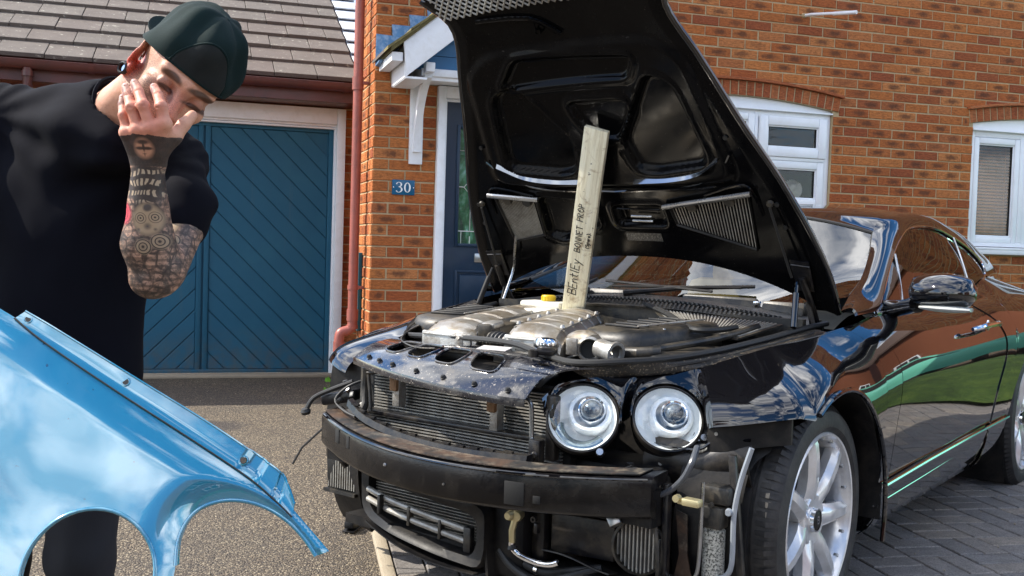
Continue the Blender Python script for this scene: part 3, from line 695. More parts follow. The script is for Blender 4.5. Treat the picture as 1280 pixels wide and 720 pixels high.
# roof
PT = R(28); EY, EZ = 1.30, 2.40
nrow = 9; gauge = .335; tw = .33
mb = MB(); mb.box((0, 0, 0), (tw-.005, .40, .018), bev=.0); tm = None
def tile_mesh(w_):
    q = MB(); q.box((0, .19, .0), (w_, .42, .034), bev=.004); return q.mesh('roof_tile', M_tile, 0)
tm = tile_mesh(tw-.005); th_ = tile_mesh(tw/2-.005)
rot = Matrix.Rotation(PT+R(-4.5), 4, 'X')
def roofP(x, s_, off=0): return Vector((x, EY+s_*math.cos(PT)-off*math.sin(PT), EZ+s_*math.sin(PT)+off*math.cos(PT)))
for r_ in range(nrow):
    x = .085-tw/2 - (tw/2 if r_ % 2 else 0)
    if r_ % 2: o = link('roof_tile', th_, garage); o.matrix_local = Matrix.Translation(roofP(.085-tw/4, r_*gauge, .035)) @ rot
    while x > -3.6:
        o = link('roof_tile', tm, garage); o.matrix_local = Matrix.Translation(roofP(x, r_*gauge, .035)+Vector((0, 0, random.uniform(-.003, .003)))) @ rot @ Matrix.Rotation(random.uniform(-.003, .003), 4, 'Z'); x -= tw
    mb = MB(); mb.box((0, .19, 0), (.23, .42, .012), bev=.002); o = mb.obj('lead_soaker', M_lead, garage); o.matrix_local = Matrix.Translation(roofP(.215, r_*gauge, .04)) @ rot
mb = MB(); L = [roofP(-3.7, -.02, -.03), roofP(-3.7, 3.3, -.03), roofP(-3.7, 3.3, -.0), roofP(-3.7, -.02, 0)]; mb.prism(L, (1, 0, 0), 4.03); mb.obj('roof_deck', M_gutter, garage, smooth=0)
mb = MB(); mb.box((-1.68, EY+.03, 2.33), (4.0, .03, .17)); mb.box((-1.68, (EY+.045+GY)/2, 2.25), (4.0, GY-EY-.05, .015)); mb.obj('fascia', M_gutter, garage)
mb = MB(); seg = 10; rings = []
for x in (-3.7, .17):
    out = [(x, EY-.045+.06*math.cos(PI+PI*k/seg), 2.385+.062*math.sin(PI+PI*k/seg)) for k in range(seg+1)]; inn = [(x, EY-.045+.054*math.cos(PI+PI*k/seg), 2.387+.056*math.sin(PI+PI*k/seg)) for k in range(seg, -1, -1)]
    rings.append(out+inn)
mb.ring(rings); mb.obj('gutter', M_gutter, garage); 
for x in (-2.97, -1.9, -.95, -.02):
    mb = MB(); mb.ring([[(xx, EY-.045+.067*math.cos(PI+PI*k/seg), 2.386+.070*math.sin(PI+PI*k/seg)) for k in range(seg+1)] for xx in (x-.022, x+.022)], False); mb.obj('gutter_clip', M_gutter, garage)
mb = MB(); mb.tube([(-2.335, EY-.045, 2.33), (-2.335, EY-.045, 2.22), (-2.335, EY+.12, 2.12)], .032, 12); mb.tube([(-2.335, EY-.045, 2.31), (-2.335, EY-.045, 2.27)], .04, 12); mb.obj('gutter_outlet', M_gutter, garage)
# ---- downpipe
dp = thing('downpipe', 'terracotta coloured plastic downpipe at the corner of the house', 'pipe', (-.075, .25, 0))
mb = MB(); mb.tube([(.003, 0, 3.6), (-.0, 0, .60)], .034, 18); mb.tube([(-.0, 0, .62), (0, 0, .545), (-.02, 0, .515), (-.075, 0, .495), (-.088, 0, .46), (-.09, 0, .40)], .035, 18, smooth=5); mb.tube([(-.09, 0, .45), (-.093, 0, 0.0)], .034, 18); mb.obj('pipe', M_pipe, dp)
for x, z0_, z1_ in ((0, 2.20, 2.29), (0, .58, .66), (0, .80, .83), (-.09, .36, .43), (0, .52, .55)): mb = MB(); mb.lathe([(.034, z0_), (.040, z0_), (.040, z1_), (.034, z1_)], (x, 0, 0), seg=18); mb.obj('pipe_collar', M_pipe, dp)
for z in (2.25, .815): mb = MB(); mb.box((.04, -.01, z), (.09, .03, .022), bev=.003); mb.obj('pipe_clip', M_pipe, dp)
# meter box door on the return wall
mx_ = thing('meter_cabinet', 'narrow teal cabinet door on the side return behind the downpipe', 'cabinet', (-.014, .44, .78))
mb = MB(); mb.box((0, 0, 0), (.028, .22, .56), bev=.005); mb.obj('cabinet_door', pm('teal_paint', (.008, .12, .17), .5), mx_); mb = MB(); mb.box((-.018, 0, 0), (.008, .17, .50), bev=.003); mb.obj('door_panel', MATS['teal_paint'], mx_)
# ================================================================== black car, nose towards the camera's left
HEAD = 3.76
CARP = Vector((.1974, -3.6538, 0))
car = thing('luxury_coupe', 'black coupe with its bonnet open and front bumper removed on the block paving', 'car', CARP, HEAD)
cfw = Vector((math.cos(HEAD), math.sin(HEAD), 0)); clf = Vector((-math.sin(HEAD), math.cos(HEAD), 0))
def cpx(P): return to_px(CARP+cfw*P[0]+clf*P[1]+Vector((0, 0, P[2])))
t = NT('black_paint'); co = t.coord('Object')
sp = t.ramp(t.noise(co, 260, 2, .5), [(.70, 0), (.76, 1)])
t.set(Base_Color=t.mix(t.math('MULTIPLY', sp, .25), (.0035, .0035, .0045), (.08, .07, .06)), Roughness=t.math('MULTIPLY_ADD', t.noise(co, 3, 5), .08, .035)); t.set(Coat_Weight=1., Coat_Roughness=.015)
t.b.inputs['Specular IOR Level'].default_value = .05; t.b.inputs['Coat IOR'].default_value = 1.66
wv = t.noise(co, 2.6, 2, .5); t.bump(wv, .06, .02); M_paint = t.m
def satin(name, col, rough, dirt=None, da=0, ds=8, metal=0, bump=.15, bs=90, var=.3): return pm(name, col, rough, metal, var=var, vs=7, bump=bump, bs=bs, dirt=dirt, dirtamt=da, ds=ds)
t = NT('under_bonnet_black'); co = t.coord('Object')
sp = t.ramp(t.noise(co, 260, 2, .5), [(.735, 0), (.76, 1)]); gr = t.ramp(t.noise(co, 4, 8, .7), [(.45, 0), (.7, 1)])
c = t.mix(t.math('MULTIPLY', gr, .35), (.0025, .0025, .003), (.010, .009, .008)); c = t.mix(t.math('MULTIPLY', sp, .5), c, (.25, .22, .18))
t.set(Base_Color=c, Roughness=t.math('MULTIPLY_ADD', gr, .22, .10)); t.b.inputs['Specular IOR Level'].default_value = .10; M_under = t.m
M_dark = satin('dark_plastic', (.004, .004, .005), .5, (.05, .043, .034), .35, 7); M_dark.node_tree.nodes['Principled BSDF'].inputs['Specular IOR Level'].default_value = .25
M_dark2 = satin('engine_plastic', (.010, .010, .010), .45, (.13, .105, .07), .42, 9)
M_grime = satin('dirty_black_metal', (.005, .005, .007), .32, (.07, .058, .042), .45, 12); M_grime.node_tree.nodes['Principled BSDF'].inputs['Specular IOR Level'].default_value = .4
M_beam = satin('beam_black', (.003, .003, .004), .22, (.04, .035, .03), .3, 9); M_beam.node_tree.nodes['Principled BSDF'].inputs['Specular IOR Level'].default_value = .35
t = NT('speckled_channel'); co = t.coord('Object')
sp = t.ramp(t.noise(co, 150, 3, .6), [(.58, 0), (.66, 1)]); gr = t.ramp(t.noise(co, 12, 8, .7), [(.4, 0), (.65, 1)])
c = t.mix(t.math('MULTIPLY', gr, .5), (.008, .008, .008), (.07, .055, .04)); c = t.mix(t.math('MULTIPLY', sp, .7), c, (.30, .24, .16)); t.set(Base_Color=c, Roughness=.5); M_speck = t.m
t = NT('dusty_black_steel'); co = t.coord('Object'); gr = t.ramp(t.noise(co, 7, 9, .72, .4), [(.48, 0), (.68, 1)])
c = t.mix(t.math('MULTIPLY', gr, .65), (.004, .006, .013), (.13, .12, .105)); sp = t.ramp(t.noise(co, 120, 3, .6), [(.62, 0), (.68, 1)]); c = t.mix(t.math('MULTIPLY', sp, .6), c, (.4, .36, .3))
t.set(Base_Color=c, Roughness=t.math('MULTIPLY_ADD', gr, .5, .12)); t.set(Coat_Weight=t.math('SUBTRACT', 1., gr), Coat_Roughness=.06); t.bump(t.noise(co, 70, 5), .12, .003); M_dusty = t.m
t = NT('rusty_top'); co = t.coord('Object'); g1 = t.noise(co, 6, 9, .7, .5); g2 = t.noise(co, 22, 7, .7)
c = t.mix(t.ramp(g1, [(.42, 0), (.62, 1)]), (.008, .008, .008), (.075, .040, .022)); c = t.mix(t.math('MULTIPLY', t.ramp(g2, [(.5, 0), (.64, 1)]), .6), c, (.17, .14, .10)); t.set(Base_Color=c, Roughness=.6); M_rust = t.m
M_chrome = pm('chrome', (.75, .76, .78), .08, 1., var=.05)
M_chromed = pm('dull_chrome', (.48, .49, .5), .28, 1., var=.15, dirt=(.15, .14, .12), dirtamt=.4)
M_alu = satin('cast_aluminium', (.45, .45, .43), .40, (.14, .10, .06), .65, 9, metal=.55, bump=.35, bs=140)
M_alupale = satin('pale_manifold', (.47, .455, .42), .34, (.20, .14, .07), .75, 7, metal=.6, bump=.3, bs=140)
M_fin = satin('radiator_fin', (.34, .33, .30), .45, (.14, .12, .10), .5, 20, metal=.4)
M_findk = satin('radiator_dark', (.004, .004, .004), .7)
M_tyre = satin('tyre_rubber', (.014, .014, .015), .62, (.05, .045, .04), .5, 14, bump=.25)
t = NT('wheel_silver'); co = t.coord('Object'); t.set(Base_Color=t.mix(t.ramp(t.noise(co, 8, 7, .7), [(.4, 0), (.7, 1)]), (.74, .75, .77), (.55, .54, .52)), Metallic=.45, Roughness=.28); t.set(Coat_Weight=.8); M_rim = t.m
M_yel = pm('yellow_plastic', (.75, .50, .02), .4, var=.1); M_brass = pm('yellow_zinc', (.55, .48, .28), .4, .8)
M_tan = pm('saffron_leather', (.42, .27, .03), .5, var=.15, bump=.2)
M_cglass = thin_glass('car_glass', (.20, .21, .22), .02, .0, .1, .9)
M_wscreen = thin_glass('windscreen_glass', (.66, .72, .72), .06, .0, .1, 1.2)
AX, AZ, AR = .11, .345, .41        # front wheel arch circle
RX, RAR = -2.50, .47
RWX = -2.70
def arch_z(x):
    z = .0
    if abs(x-AX) < AR: z = AZ+math.sqrt(AR*AR-(x-AX)**2)
    if abs(x-RX) < RAR: z = AZ+math.sqrt(RAR*RAR-(x-RX)**2)
    return z
# control values along the car for the side section: (y, z) of 8 points
KX = {  # x : list of (y, z)
 .30: [(.86, .24), (.90, .28), (.925, .40), (.935, .56), (.922, .69), (.870, .775), (.778, .822), (.66, .835)],
 -.30: [(.83, .22), (.895, .27), (.925, .37), (.938, .56), (.942, .72), (.915, .812), (.862, .878), (.792, .912)],
 -.60: [(.83, .22), (.895, .27), (.925, .38), (.940, .56), (.946, .74), (.925, .83), (.875, .90), (.797, .945)],
 -1.06: [(.83, .22), (.895, .27), (.925, .39), (.940, .56), (.948, .74), (.93, .83), (.88, .905), (.790, .960)],
 -1.60: [(.83, .22), (.895, .27), (.925, .40), (.940, .56), (.952, .74), (.94, .83), (.88, .92), (.776, .980)],
 -2.00: [(.83, .22), (.895, .27), (.93, .41), (.950, .56), (.966, .74), (.955, .84), (.89, .94), (.764, 1.000)],
 -2.36: [(.83, .22), (.90, .27), (.94, .41), (.962, .56), (.978, .74), (.965, .86), (.88, .965), (.735, 1.055)],
 -2.75: [(.83, .22), (.90, .27), (.94, .41), (.962, .56), (.980, .74), (.965, .87), (.87, .975), (.69, 1.05)],
 -3.20: [(.82, .22), (.88, .27), (.92, .41), (.945, .56), (.960, .74), (.945, .86), (.84, .955), (.64, 1.00)],
 -3.70: [(.76, .24), (.82, .30), (.86, .42), (.885, .56), (.900, .72), (.875, .84), (.76, .925), (.50, .955)],
 -4.00: [(.60, .28), (.66, .34), (.70, .44), (.715, .58), (.730, .70), (.70, .80), (.60, .88), (.35, .92)]}
_kx = sorted(KX)
def side_pt(x, k, c): return crv([(q, KX[q][k][c]) for q in _kx], x)
def side_curve(x, n, zlow=None, side=1):
    Y = [side_pt(x, k, 0) for k in range(8)]; Z = [side_pt(x, k, 1) for k in range(8)]
    P = [Vector((x, y, z)) for y, z in zip(Y, Z)]; pts = [cat1(P, i/60) for i in range(61)]
    if zlow is not None and zlow > pts[0].z:
        for i in range(60):
            if pts[i+1].z >= zlow:
                f = (zlow-pts[i].z)/(pts[i+1].z-pts[i].z); pts = [pts[i].lerp(pts[i+1], f)]+pts[i+1:]; break
    # resample to n points by length
    D = [0]
    for a, b in zip(pts, pts[1:]): D.append(D[-1]+(b-a).length)
    out = []; j = 0
    for i in range(n):
        d = D[-1]*i/(n-1)
        while j < len(D)-2 and D[j+1] < d: j += 1
        f = (d-D[j])/max(1e-9, D[j+1]-D[j]); out.append(pts[j].lerp(pts[j+1], min(1, f)))
    return out
def bez(L, U, hz, win, n, fwd=0):
    out = Vector((L.x-U.x, L.y-U.y, 0)); out = out.normalized() if out.length > 1e-6 else Vector((0, 1, 0))
    B1 = L+Vector((0, 0, hz))-out*.014; B2 = U+out*win-Vector((0, 0, .42*max(0, U.z-L.z))); r = []
    for i in range(n):
        t_ = i/(n-1); r.append(L*(1-t_)**3+B1*3*t_*(1-t_)**2+B2*3*t_*t_*(1-t_)+U*t_**3)
    return r
CO, CI = Vector((.470, .567, .672)), Vector((.605, .362, .664))
def lampframe(az, el):
    n = Vector((math.cos(el)*math.cos(az), math.cos(el)*math.sin(az), math.sin(el))); e1 = Vector((-math.sin(az), math.cos(az), 0)); e2 = n.cross(e1); return n, e1, e2
NO, NI = lampframe(R(38), R(33)), lampframe(R(27), R(30))
def lring(C_, F_, r, a, off=0): return C_+F_[1]*r*math.cos(a)+F_[2]*r*math.sin(a)+F_[0]*off
UP_E = [(-.30, (-.30, .792, .912)), (-.10, (-.10, .765, .888)), (.06, (.06, .742, .875)), (.16, (.16, .715, .868))]
UPPER = [Vector(p) for p in ((-.30, .792, .912), (-.15, .772, .893), (.00, .748, .878), (.13, .722, .866), (.24, .668, .838), (.31, .615, .815), (.365, .560, .796), (.42, .495, .782), (.475, .43, .779), (.53, .365, .770), (.575, .305, .757), (.600, .262, .742), (.612, .225, .70))]
def fan_lower():
    L = []
    for i in range(11): # arch from rear to front
        x = AX-AR*math.cos(PI*(.06+.0*i)) if False else lerp(-.28, .33, (1-math.cos(PI*i/10))/2)
        L.append(Vector((x, .946-.03*max(0, x-.1)**2*4, max(arch_z(x), .42))))
    L += [Vector((.385, .922, .702)), Vector((.428, .888, .698)), Vector((.458, .838, .688)), Vector((.478, .780, .676)), Vector((.49, .715, .664))]
    for a in (-18, 5, 30, 55, 80, 105, 130, 155, 178): L.append(lring(CO, NO, .108, R(a), -.006))
    L.append(Vector((.505, .437, .645)))
    for a in (-8, 15, 40, 65, 90, 115, 140, 165, 182): L.append(lring(CI, NI, .110, R(a), -.006))
    return L
def resample(pts, n):
    D = [0]
    for a, b in zip(pts, pts[1:]): D.append(D[-1]+(b-a).length)
    out = []; j = 0
    for i in range(n):
        d = D[-1]*i/(n-1)
        while j < len(D)-2 and D[j+1] < d: j += 1
        f = (d-D[j])/max(1e-9, D[j+1]-D[j]); out.append(pts[j].lerp(pts[j+1], min(1, f)))
    return out
NV = 18
def front_wing(side):
    Lw = fan_lower()
    # parameter of the upper edge matched to each lower point
    tm = []
    nA = 11
    for i in range(len(Lw)):
        if i < nA: tm.append(lerp(0, .395, i/(nA-1)))
        elif i < nA+5: tm.append(lerp(.43, .585, (i-nA)/4))
        elif i < nA+5+9: tm.append(lerp(.60, .74, (i-nA-5)/8))
        elif i == nA+14: tm.append(.75)
        else: tm.append(lerp(.765, 1., (i-nA-15)/8))
    # densify
    st = []
    N_ = len(Lw)
    for i in range(N_-1):
        sub = 3
        for k in range(sub):
            f = k/sub
            if i < nA-1 or (i >= nA+5 and i not in (nA+13, nA+14)): Lp = cat1(Lw[max(0, i-1):i+3], ((1 if i > 0 else 0)+f)/(len(Lw[max(0, i-1):i+3])-1))
            else: Lp = Lw[i].lerp(Lw[i+1], f)
            st.append((Lp, lerp(tm[i], tm[i+1], f)))
    st.append((Lw[-1], tm[-1]))
    U_ = resample(UPPER, 200); cur = []
    for Lp, tt in st:
        Up = U_[int(tt*199)]; h = Up.z-Lp.z; w_ = (Up-Lp).xy.length
        cur.append(bez(Lp, Up, max(.0, h*.46), w_*.46, NV))
    # blend the rearmost stations with the door section so the wing meets the door
    for i in range(len(cur)):
        x = cur[i][0].x
        f = max(0, min(1, 1-(x+.28)/.66)); f = f*f*(3-2*f)
        if f <= 0 or i > 40: continue
        for j in range(NV):
            b = side_curve(min(.3, cur[i][j].x), NV, cur[i][0].z)[j]; cur[i][j] = cur[i][j].lerp(Vector((cur[i][j].x, b.y, b.z)), f)
    cur = [[Vector((p.x, p.y*side, p.z)) for p in c_] for c_ in cur]
    # rear lower piece between the arch and the door
    low = []
    for k in range(9):
        z_ = lerp(.42, .24, k/8)
        x0 = AX-math.sqrt(max(0, AR*AR-(z_-AZ)**2))
        low.append([Vector((lerp(x0, -.345+(z_-.42)*.12, j/5), side*(side_y(lerp(x0, -.345, j/5), z_)), z_)) for j in range(6)])
    return cur, low
def side_y(x, z):
    Y = [side_pt(x, k, 0) for k in range(8)]; Z = [side_pt(x, k, 1) for k in range(8)]
    P = [Vector((y, z_, 0)) for y, z_ in zip(Y, Z)]; pr = cat1(P, 0)
    for i in range(1, 61):
        q = cat1(P, i/60)
        if q.y >= z: f = (z-pr.y)/max(1e-6, q.y-pr.y); return lerp(pr.x, q.x, max(0, min(1, f)))
        pr = q
    return pr.x
def rows_sheet(mb_, rows, th, inward):
    nu, nv = len(rows)-1, len(rows[0])-1
    mb_.sheet(lambda u, v: rows[round(u*nu)][round(v*nv)], nu, nv, th, flip=inward)
for side in (1, -1):
    cur, low = front_wing(side)
    if side < 0: cur = cur[:45]
    # extension of the wing back from the arch top to the door cut
    xs = [-.36, -.33, -.30]; ext = []
    mb = MB(); rows_sheet(mb, cur, .004, side > 0)
    w_ = mb.obj('front_wing', M_paint, car, smooth=50, fixn=False)
    mb = MB(); rows_sheet(mb, low, .004, side > 0); rr_ = []
    for i in range(15):
        z_ = lerp(.235, .42, i/14)
    # strip from arch rear edge up to the paint line, filling to the door cut
    def strip(u, v):
        z_ = lerp(.42, .912, v); c0 = side_curve(-.28, 40, .42); p = c0[int(round(v*39))]
        x = lerp(-.28, door_cut(p.z), u); q = side_curve(x, 40, .42)[int(round(v*39))]; return Vector((x, side*q.y, q.z))
    def door_cut(z): return crv([(.2, -.37), (.42, -.365), (.60, -.40), (.76, -.43), (.86, -.40), (.95, -.33)], z)
    mb.sheet(strip, 4, 39, .004, flip=side < 0)
    # arch lip
    lip = [Vector((AX-AR*math.cos(a), side*.944, AZ+AR*math.sin(a))) for a in [lerp(-.28, PI*.66, k/24) for k in range(25)]]
    mb.obj('wing_rear_edge', M_paint, w_, smooth=50)
    mb = MB(); mb.tube(lip, .008, 8); mb.obj('arch_lip', M_paint, w_)
def dcut(z): return crv([(.2, -.37), (.42, -.365), (.60, -.40), (.76, -.43), (.86, -.40), (.95, -.33)], z)
def rcut(z): return crv([(.2, -1.70), (.42, -1.74), (.60, -1.80), (.74, -1.86), (.87, -1.81), (.93, -1.70), (1.0, -1.60)], z)
for side in (1, -1):
    def dpt(x0f, x1f, u, v, n=48, zl=.44):
        # v follows the section; edges follow the cut lines
        c = side_curve(lerp(-.4, -1.75, u), n, zl)[int(round(v*(n-1)))]
        x = lerp(x0f(c.z), x1f(c.z), u); q = side_curve(x, n, zl)[int(round(v*(n-1)))]
        return Vector((x, side*q.y, q.z))
    mb = MB(); mb.sheet(lambda u, v: dpt(lambda z: dcut(z)-.004, lambda z: rcut(z)+.004, u, v), 30, 47, .006, flip=side < 0)
    door = mb.obj('door', M_paint, car, smooth=50)
    mb = MB(); pts = [Vector((-1.30, side*.948, .868)), Vector((-1.36, side*.975, .878)), Vector((-1.50, side*.985, .884)), Vector((-1.62, side*.978, .880)), Vector((-1.67, side*.950, .872))]
    mb.tube(pts, [.008, .011, .012, .012, .008], 10, smooth=4)
    mb.lathe([(0, 0), (.022, 0), (.022, .006), (0, .01)], (-1.60, side*.935, .872), (0, side, 0), 14); mb.obj('door_handle', M_chrome, door)
    # rear quarter
    def qrow(x, n):
        az = arch_z(x); return [Vector((p.x, side*p.y, p.z)) for p in side_curve(x, n, max(az, .24))]
    xs = [lerp(-1.62, RX+RAR, k/14) for k in range(14)]+[RX+RAR*math.cos(PI*k/24) for k in range(25)]+[lerp(RX-RAR, -4.05, (k+1)/14) for k in range(14)]
    rows = []
    for x in xs:
        r_ = qrow(x, 30)
        if x > -1.95:
            r_ = [Vector((min(p.x, 9), p.y, p.z)) for p in r_]
            r_ = [Vector((lerp(rcut(p.z)-.004, -1.95, (x+1.62)/(-.33)), side*side_y(lerp(rcut(p.z)-.004, -1.95, (x+1.62)/(-.33)), p.z) if p.z < .96 else p.y, p.z)) for p in r_]
        rows.append(r_)
    mb = MB(); rows_sheet(mb, rows, .004, side > 0); mb.obj('rear_quarter', M_paint, car, smooth=50)
    # sill with its bright strip
    mb = MB(); prof = [(.80, .235), (.870, .245), (.895, .285), (.913, .345), (.925, .40), (.922, .435), (.80, .435)]
    mb.ring([[(x, side*y, z) for y, z in prof] for x in (-.31, -.8, -1.4, -2.02)], True); sill = mb.obj('sill', M_paint, car, smooth=50)
    mb = MB(); mb.tube([(-.30, side*.937, .405), (-.8, side*.938, .418), (-1.4, side*.940, .428), (-2.03, side*.946, .437)], .0075, 8); mb.obj('chrome_strip', M_chrome, sill)
    mb = MB(); mb.tube([(-.29, side*.910, .338), (-.8, side*.912, .35), (-1.4, side*.914, .368), (-2.03, side*.916, .383)], .0035, 8); mb.obj('edge_strip', M_chrome, sill)
    # wheelhouse liners
    for cx_, r_, x_a in ((AX, AR, 0), (RX, RAR, 0)):
        mb = MB(); rings = []
        for (y, rr_) in ((.93, r_), (.62, r_+.005), (.55, .02)):
            def yy(a): return y if (y < .9 or cx_ < 0) else lerp(.93, .80, max(0, min(1, (a-PI+1.05)/.45)))
            rings.append([(cx_-(rr_-(.03 if y > .9 and yy(a) < .85 else 0))*math.cos(a), side*yy(a), AZ+(rr_-(.03 if y > .9 and yy(a) < .85 else 0))*math.sin(a)) for a in [lerp(-.12, PI+(.5 if cx_ < 0 else .62), k/40) for k in range(41)]])
        mb.ring(rings, False); mb.obj('wheelhouse_liner', M_dark, car, smooth=50, fixn=False)
# ------------------------------------------------------------------ greenhouse
GWO = [(-.36, .800, .944), (-.614, .790, .958), (-.812, .745, 1.039), (-1.051, .691, 1.139), (-1.279, .648, 1.217), (-1.487, .619, 1.269), (-1.73, .609, 1.288), (-1.964, .614, 1.281), (-2.143, .628, 1.253), (-2.309, .649, 1.214), (-2.425, .675, 1.167), (-2.463, .702, 1.118), (-2.40, .728, 1.068)]
GWI = [(-.40, .745, .950), (-.575, .706, 1.000), (-.76, .680, 1.052), (-1.006, .627, 1.150), (-1.20, .571, 1.240), (-1.33, .555, 1.300), (-1.65, .54, 1.336), (-1.964, .54, 1.338), (-2.20, .545, 1.315), (-2.55, .555, 1.265), (-2.95, .56, 1.175), (-3.35, .57, 1.08), (-3.75, .53, .955)]
zc = [(-1.17, 1.318), (-1.35, 1.352), (-1.65, 1.380), (-2.0, 1.392), (-2.4, 1.380), (-2.8, 1.325), (-3.2, 1.22), (-3.6, 1.08), (-3.9, .97), (-4.1, .93)]
for side in (1, -1):
    O_ = [Vector((a, side*b, c)) for a, b, c in GWO]; I_ = [Vector((a, side*b, c)) for a, b, c in GWI]
    def strip(u, v):
        a, b = cat1(O_, u), cat1(I_, u); p = a.lerp(b, v); bulge = .018*math.sin(PI*v)*min(1, 6*(1-u)+.2); return p+Vector((.4, side*.55, .75)).normalized()*bulge
    mb = MB(); mb.sheet(strip, 60, 8, .01, flip=side > 0); mb.obj('roof_pillar', M_paint, car, smooth=60)
    # rear shoulder between the quarter window, pillar and the haunch
    A_ = [Vector((-2.36, side*.735, 1.055)), Vector((-2.75, side*.69, 1.05)), Vector((-3.2, side*.64, 1.0)), Vector((-3.75, side*.50, .955))]; B_ = [Vector((-2.40, side*.728, 1.068)), Vector((-2.8, side*.64, 1.14)), Vector((-3.3, side*.58, 1.05)), Vector((-3.75, side*.53, .96))]
    mb = MB(); mb.sheet(lambda u, v: cat1(A_, u).lerp(cat1(B_, u), v), 16, 4, .004, flip=side < 0)
    C_ = [Vector((-2.40, side*.728, 1.068)), Vector((-2.463, side*.702, 1.118)), Vector((-2.425, side*.675, 1.167)), Vector((-2.309, side*.649, 1.214))]; D_ = [Vector((-2.8, side*.64, 1.14)), Vector((-2.8, side*.62, 1.17)), Vector((-2.7, side*.60, 1.21)), Vector((-2.45, side*.60, 1.25))]
    mb.sheet(lambda u, v: cat1(C_, u).lerp(cat1(D_, u), v), 12, 6, .004, flip=side < 0); mb.obj('rear_pillar', M_paint, car, smooth=60)
    mb = MB(); Q = [O_[k] for k in range(1, 13)]+[Vector((-2.141, side*.761, 1.014)), Vector((-1.942, side*.771, .997)), Vector((-1.062, side*.791, .963)), Vector((-.604, side*.797, .947))]
    mb.tube([p+Vector((0, side*.004, 0)) for p in Q]+[Q[0]], .0065, 8, smooth=4); mb.obj('window_surround', M_chrome, car)
    mb = MB()
    top = [cat1(O_, lerp(1/12, 1, k/24)) for k in range(25)]
    bot = resample([Vector((-.604, side*.797, .947)), Vector((-1.062, side*.791, .963)), Vector((-1.942, side*.771, .997)), Vector((-2.36, side*.740, 1.055))], 25)
    mb.grid(lambda u, v: top[int(round(u*24))].lerp(bot[int(round(u*24))], v)-Vector((0, side*.006, 0))+Vector((0, side*.012*math.sin(PI*v), 0)), 24, 8); mb.obj('side_glass', M_cglass, car, smooth=60)
    mb = MB(); mb.tube([(-2.142, side*.642, 1.246), (-2.092, side*.694, 1.148), (-1.981, side*.770, 1.004)], .005, 8, smooth=4); mb.tube([(-1.107, side*.690, 1.155), (-1.036, side*.731, 1.071), (-.914, side*.788, .960)], .006, 8, smooth=4); mb.obj('window_divider', M_chromed if side else M_dark, car)
mb = MB()
def roofpt(u, v):
    x = lerp(-1.17, -3.95, u); y_e = crv([(-1.17, .575), (-1.33, .558), (-2.2, .548), (-3.35, .575), (-3.95, .50)], x); z_e = crv([(-1.20, 1.243), (-1.33, 1.302), (-1.65, 1.337), (-1.964, 1.339), (-2.2, 1.316), (-2.55, 1.266), (-2.95, 1.177), (-3.35, 1.082), (-3.75, .957), (-3.95, .93)], x)
    s_ = 2*v-1; z = crv(zc, x); x_ = x-(.10*s_*s_*max(0, 1-u*7)); return Vector((x_, s_*y_e, lerp(z, z_e, abs(s_)**2.3)))
mb.sheet(roofpt, 50, 30, .01, flip=True); mb.obj('roof', M_paint, car, smooth=60)
mb = MB(); mb.grid(lambda u, v: roofpt(.02+.96*u, .03+.94*v)-Vector((0, 0, .022)), 40, 16); mb.obj('headlining', M_dark, car, smooth=60)
def wspt(u, v):   # u across, v up
    s_ = 2*u-1; L0 = [Vector((-.40, 0, .925)), Vector((-.72, 0, 1.08)), Vector((-1.17, 0, 1.318))]; E0 = [Vector((-.575, .706, 1.000)), Vector((-.80, .676, 1.066)), Vector((-1.006, .627, 1.150)), Vector((-1.20, .571, 1.24))]
    c, e = cat1(L0, v), cat1(E0, v); f = abs(s_)**2.2; return Vector((lerp(c.x, e.x, f), s_*e.y, lerp(c.z, e.z, f)))
mb = MB(); mb.grid(wspt, 30, 16); mb.obj('windscreen', M_wscreen, car, smooth=60)
mb = MB(); mb.tube([wspt(0, k/12) for k in range(13)]+[wspt(k/24, 1) for k in range(1, 25)]+[wspt(1, 1-k/12) for k in range(1, 13)], .008, 8); mb.obj('windscreen_seal', M_rubber, car)
# interior
mb = MB(); mb.grid(lambda u, v: Vector((lerp(-.55, -.98, v), lerp(-.66, .66, u), .90+.05*math.sin(PI*v)-.02*abs(2*u-1))), 12, 6); mb.box((-.98, 0, .82), (.04, 1.34, .2), bev=.015); mb.box((-.98, -.38, .95), (.12, .34, .08), bev=.03); dash = mb.obj('dashboard', M_dark, car)
mb = MB(); mb.lathe([(.155+.016*math.cos(a), .016*math.sin(a)) for a in [2*PI*k/10 for k in range(11)]], (-1.10, -.38, .84), (-1, 0, .45), 28); mb.obj('steering_wheel', M_dark, car)
for sy in (-.38, .38):
    mb = MB(); mb.box((-1.55, sy, .45), (.52, .50, .16), bev=.06); mb.box((-1.86, sy, .72), (.17, .48, .58), (0, R(-14), 0), bev=.06); mb.box((-1.97, sy, 1.06), (.11, .27, .17), (0, R(-10), 0), bev=.045); mb.obj('seat', M_tan if sy < 0 else M_dark, car)
mb = MB(); mb.box((-2.55, 0, .62), (.5, 1.1, .34), bev=.06); mb.box((-2.80, 0, .85), (.16, 1.1, .36), (0, R(-20), 0), bev=.05); mb.obj('rear_bench', M_dark, car)
mb = MB(); mb.box((-1.7, 0, .27), (2.6, 1.56, .10));  mb.box((-3.2, 0, .6), (1.2, 1.2, .5)); mb.obj('cabin_lining', M_dark, car)
mb = MB(); mb.box((-1.14, 0, 1.235), (.03, .26, .07), bev=.015); mb.tube([(-1.15, 0, 1.25), (-1.17, 0, 1.30)], .01); mb.obj('rear_view_mirror', M_dark, car)
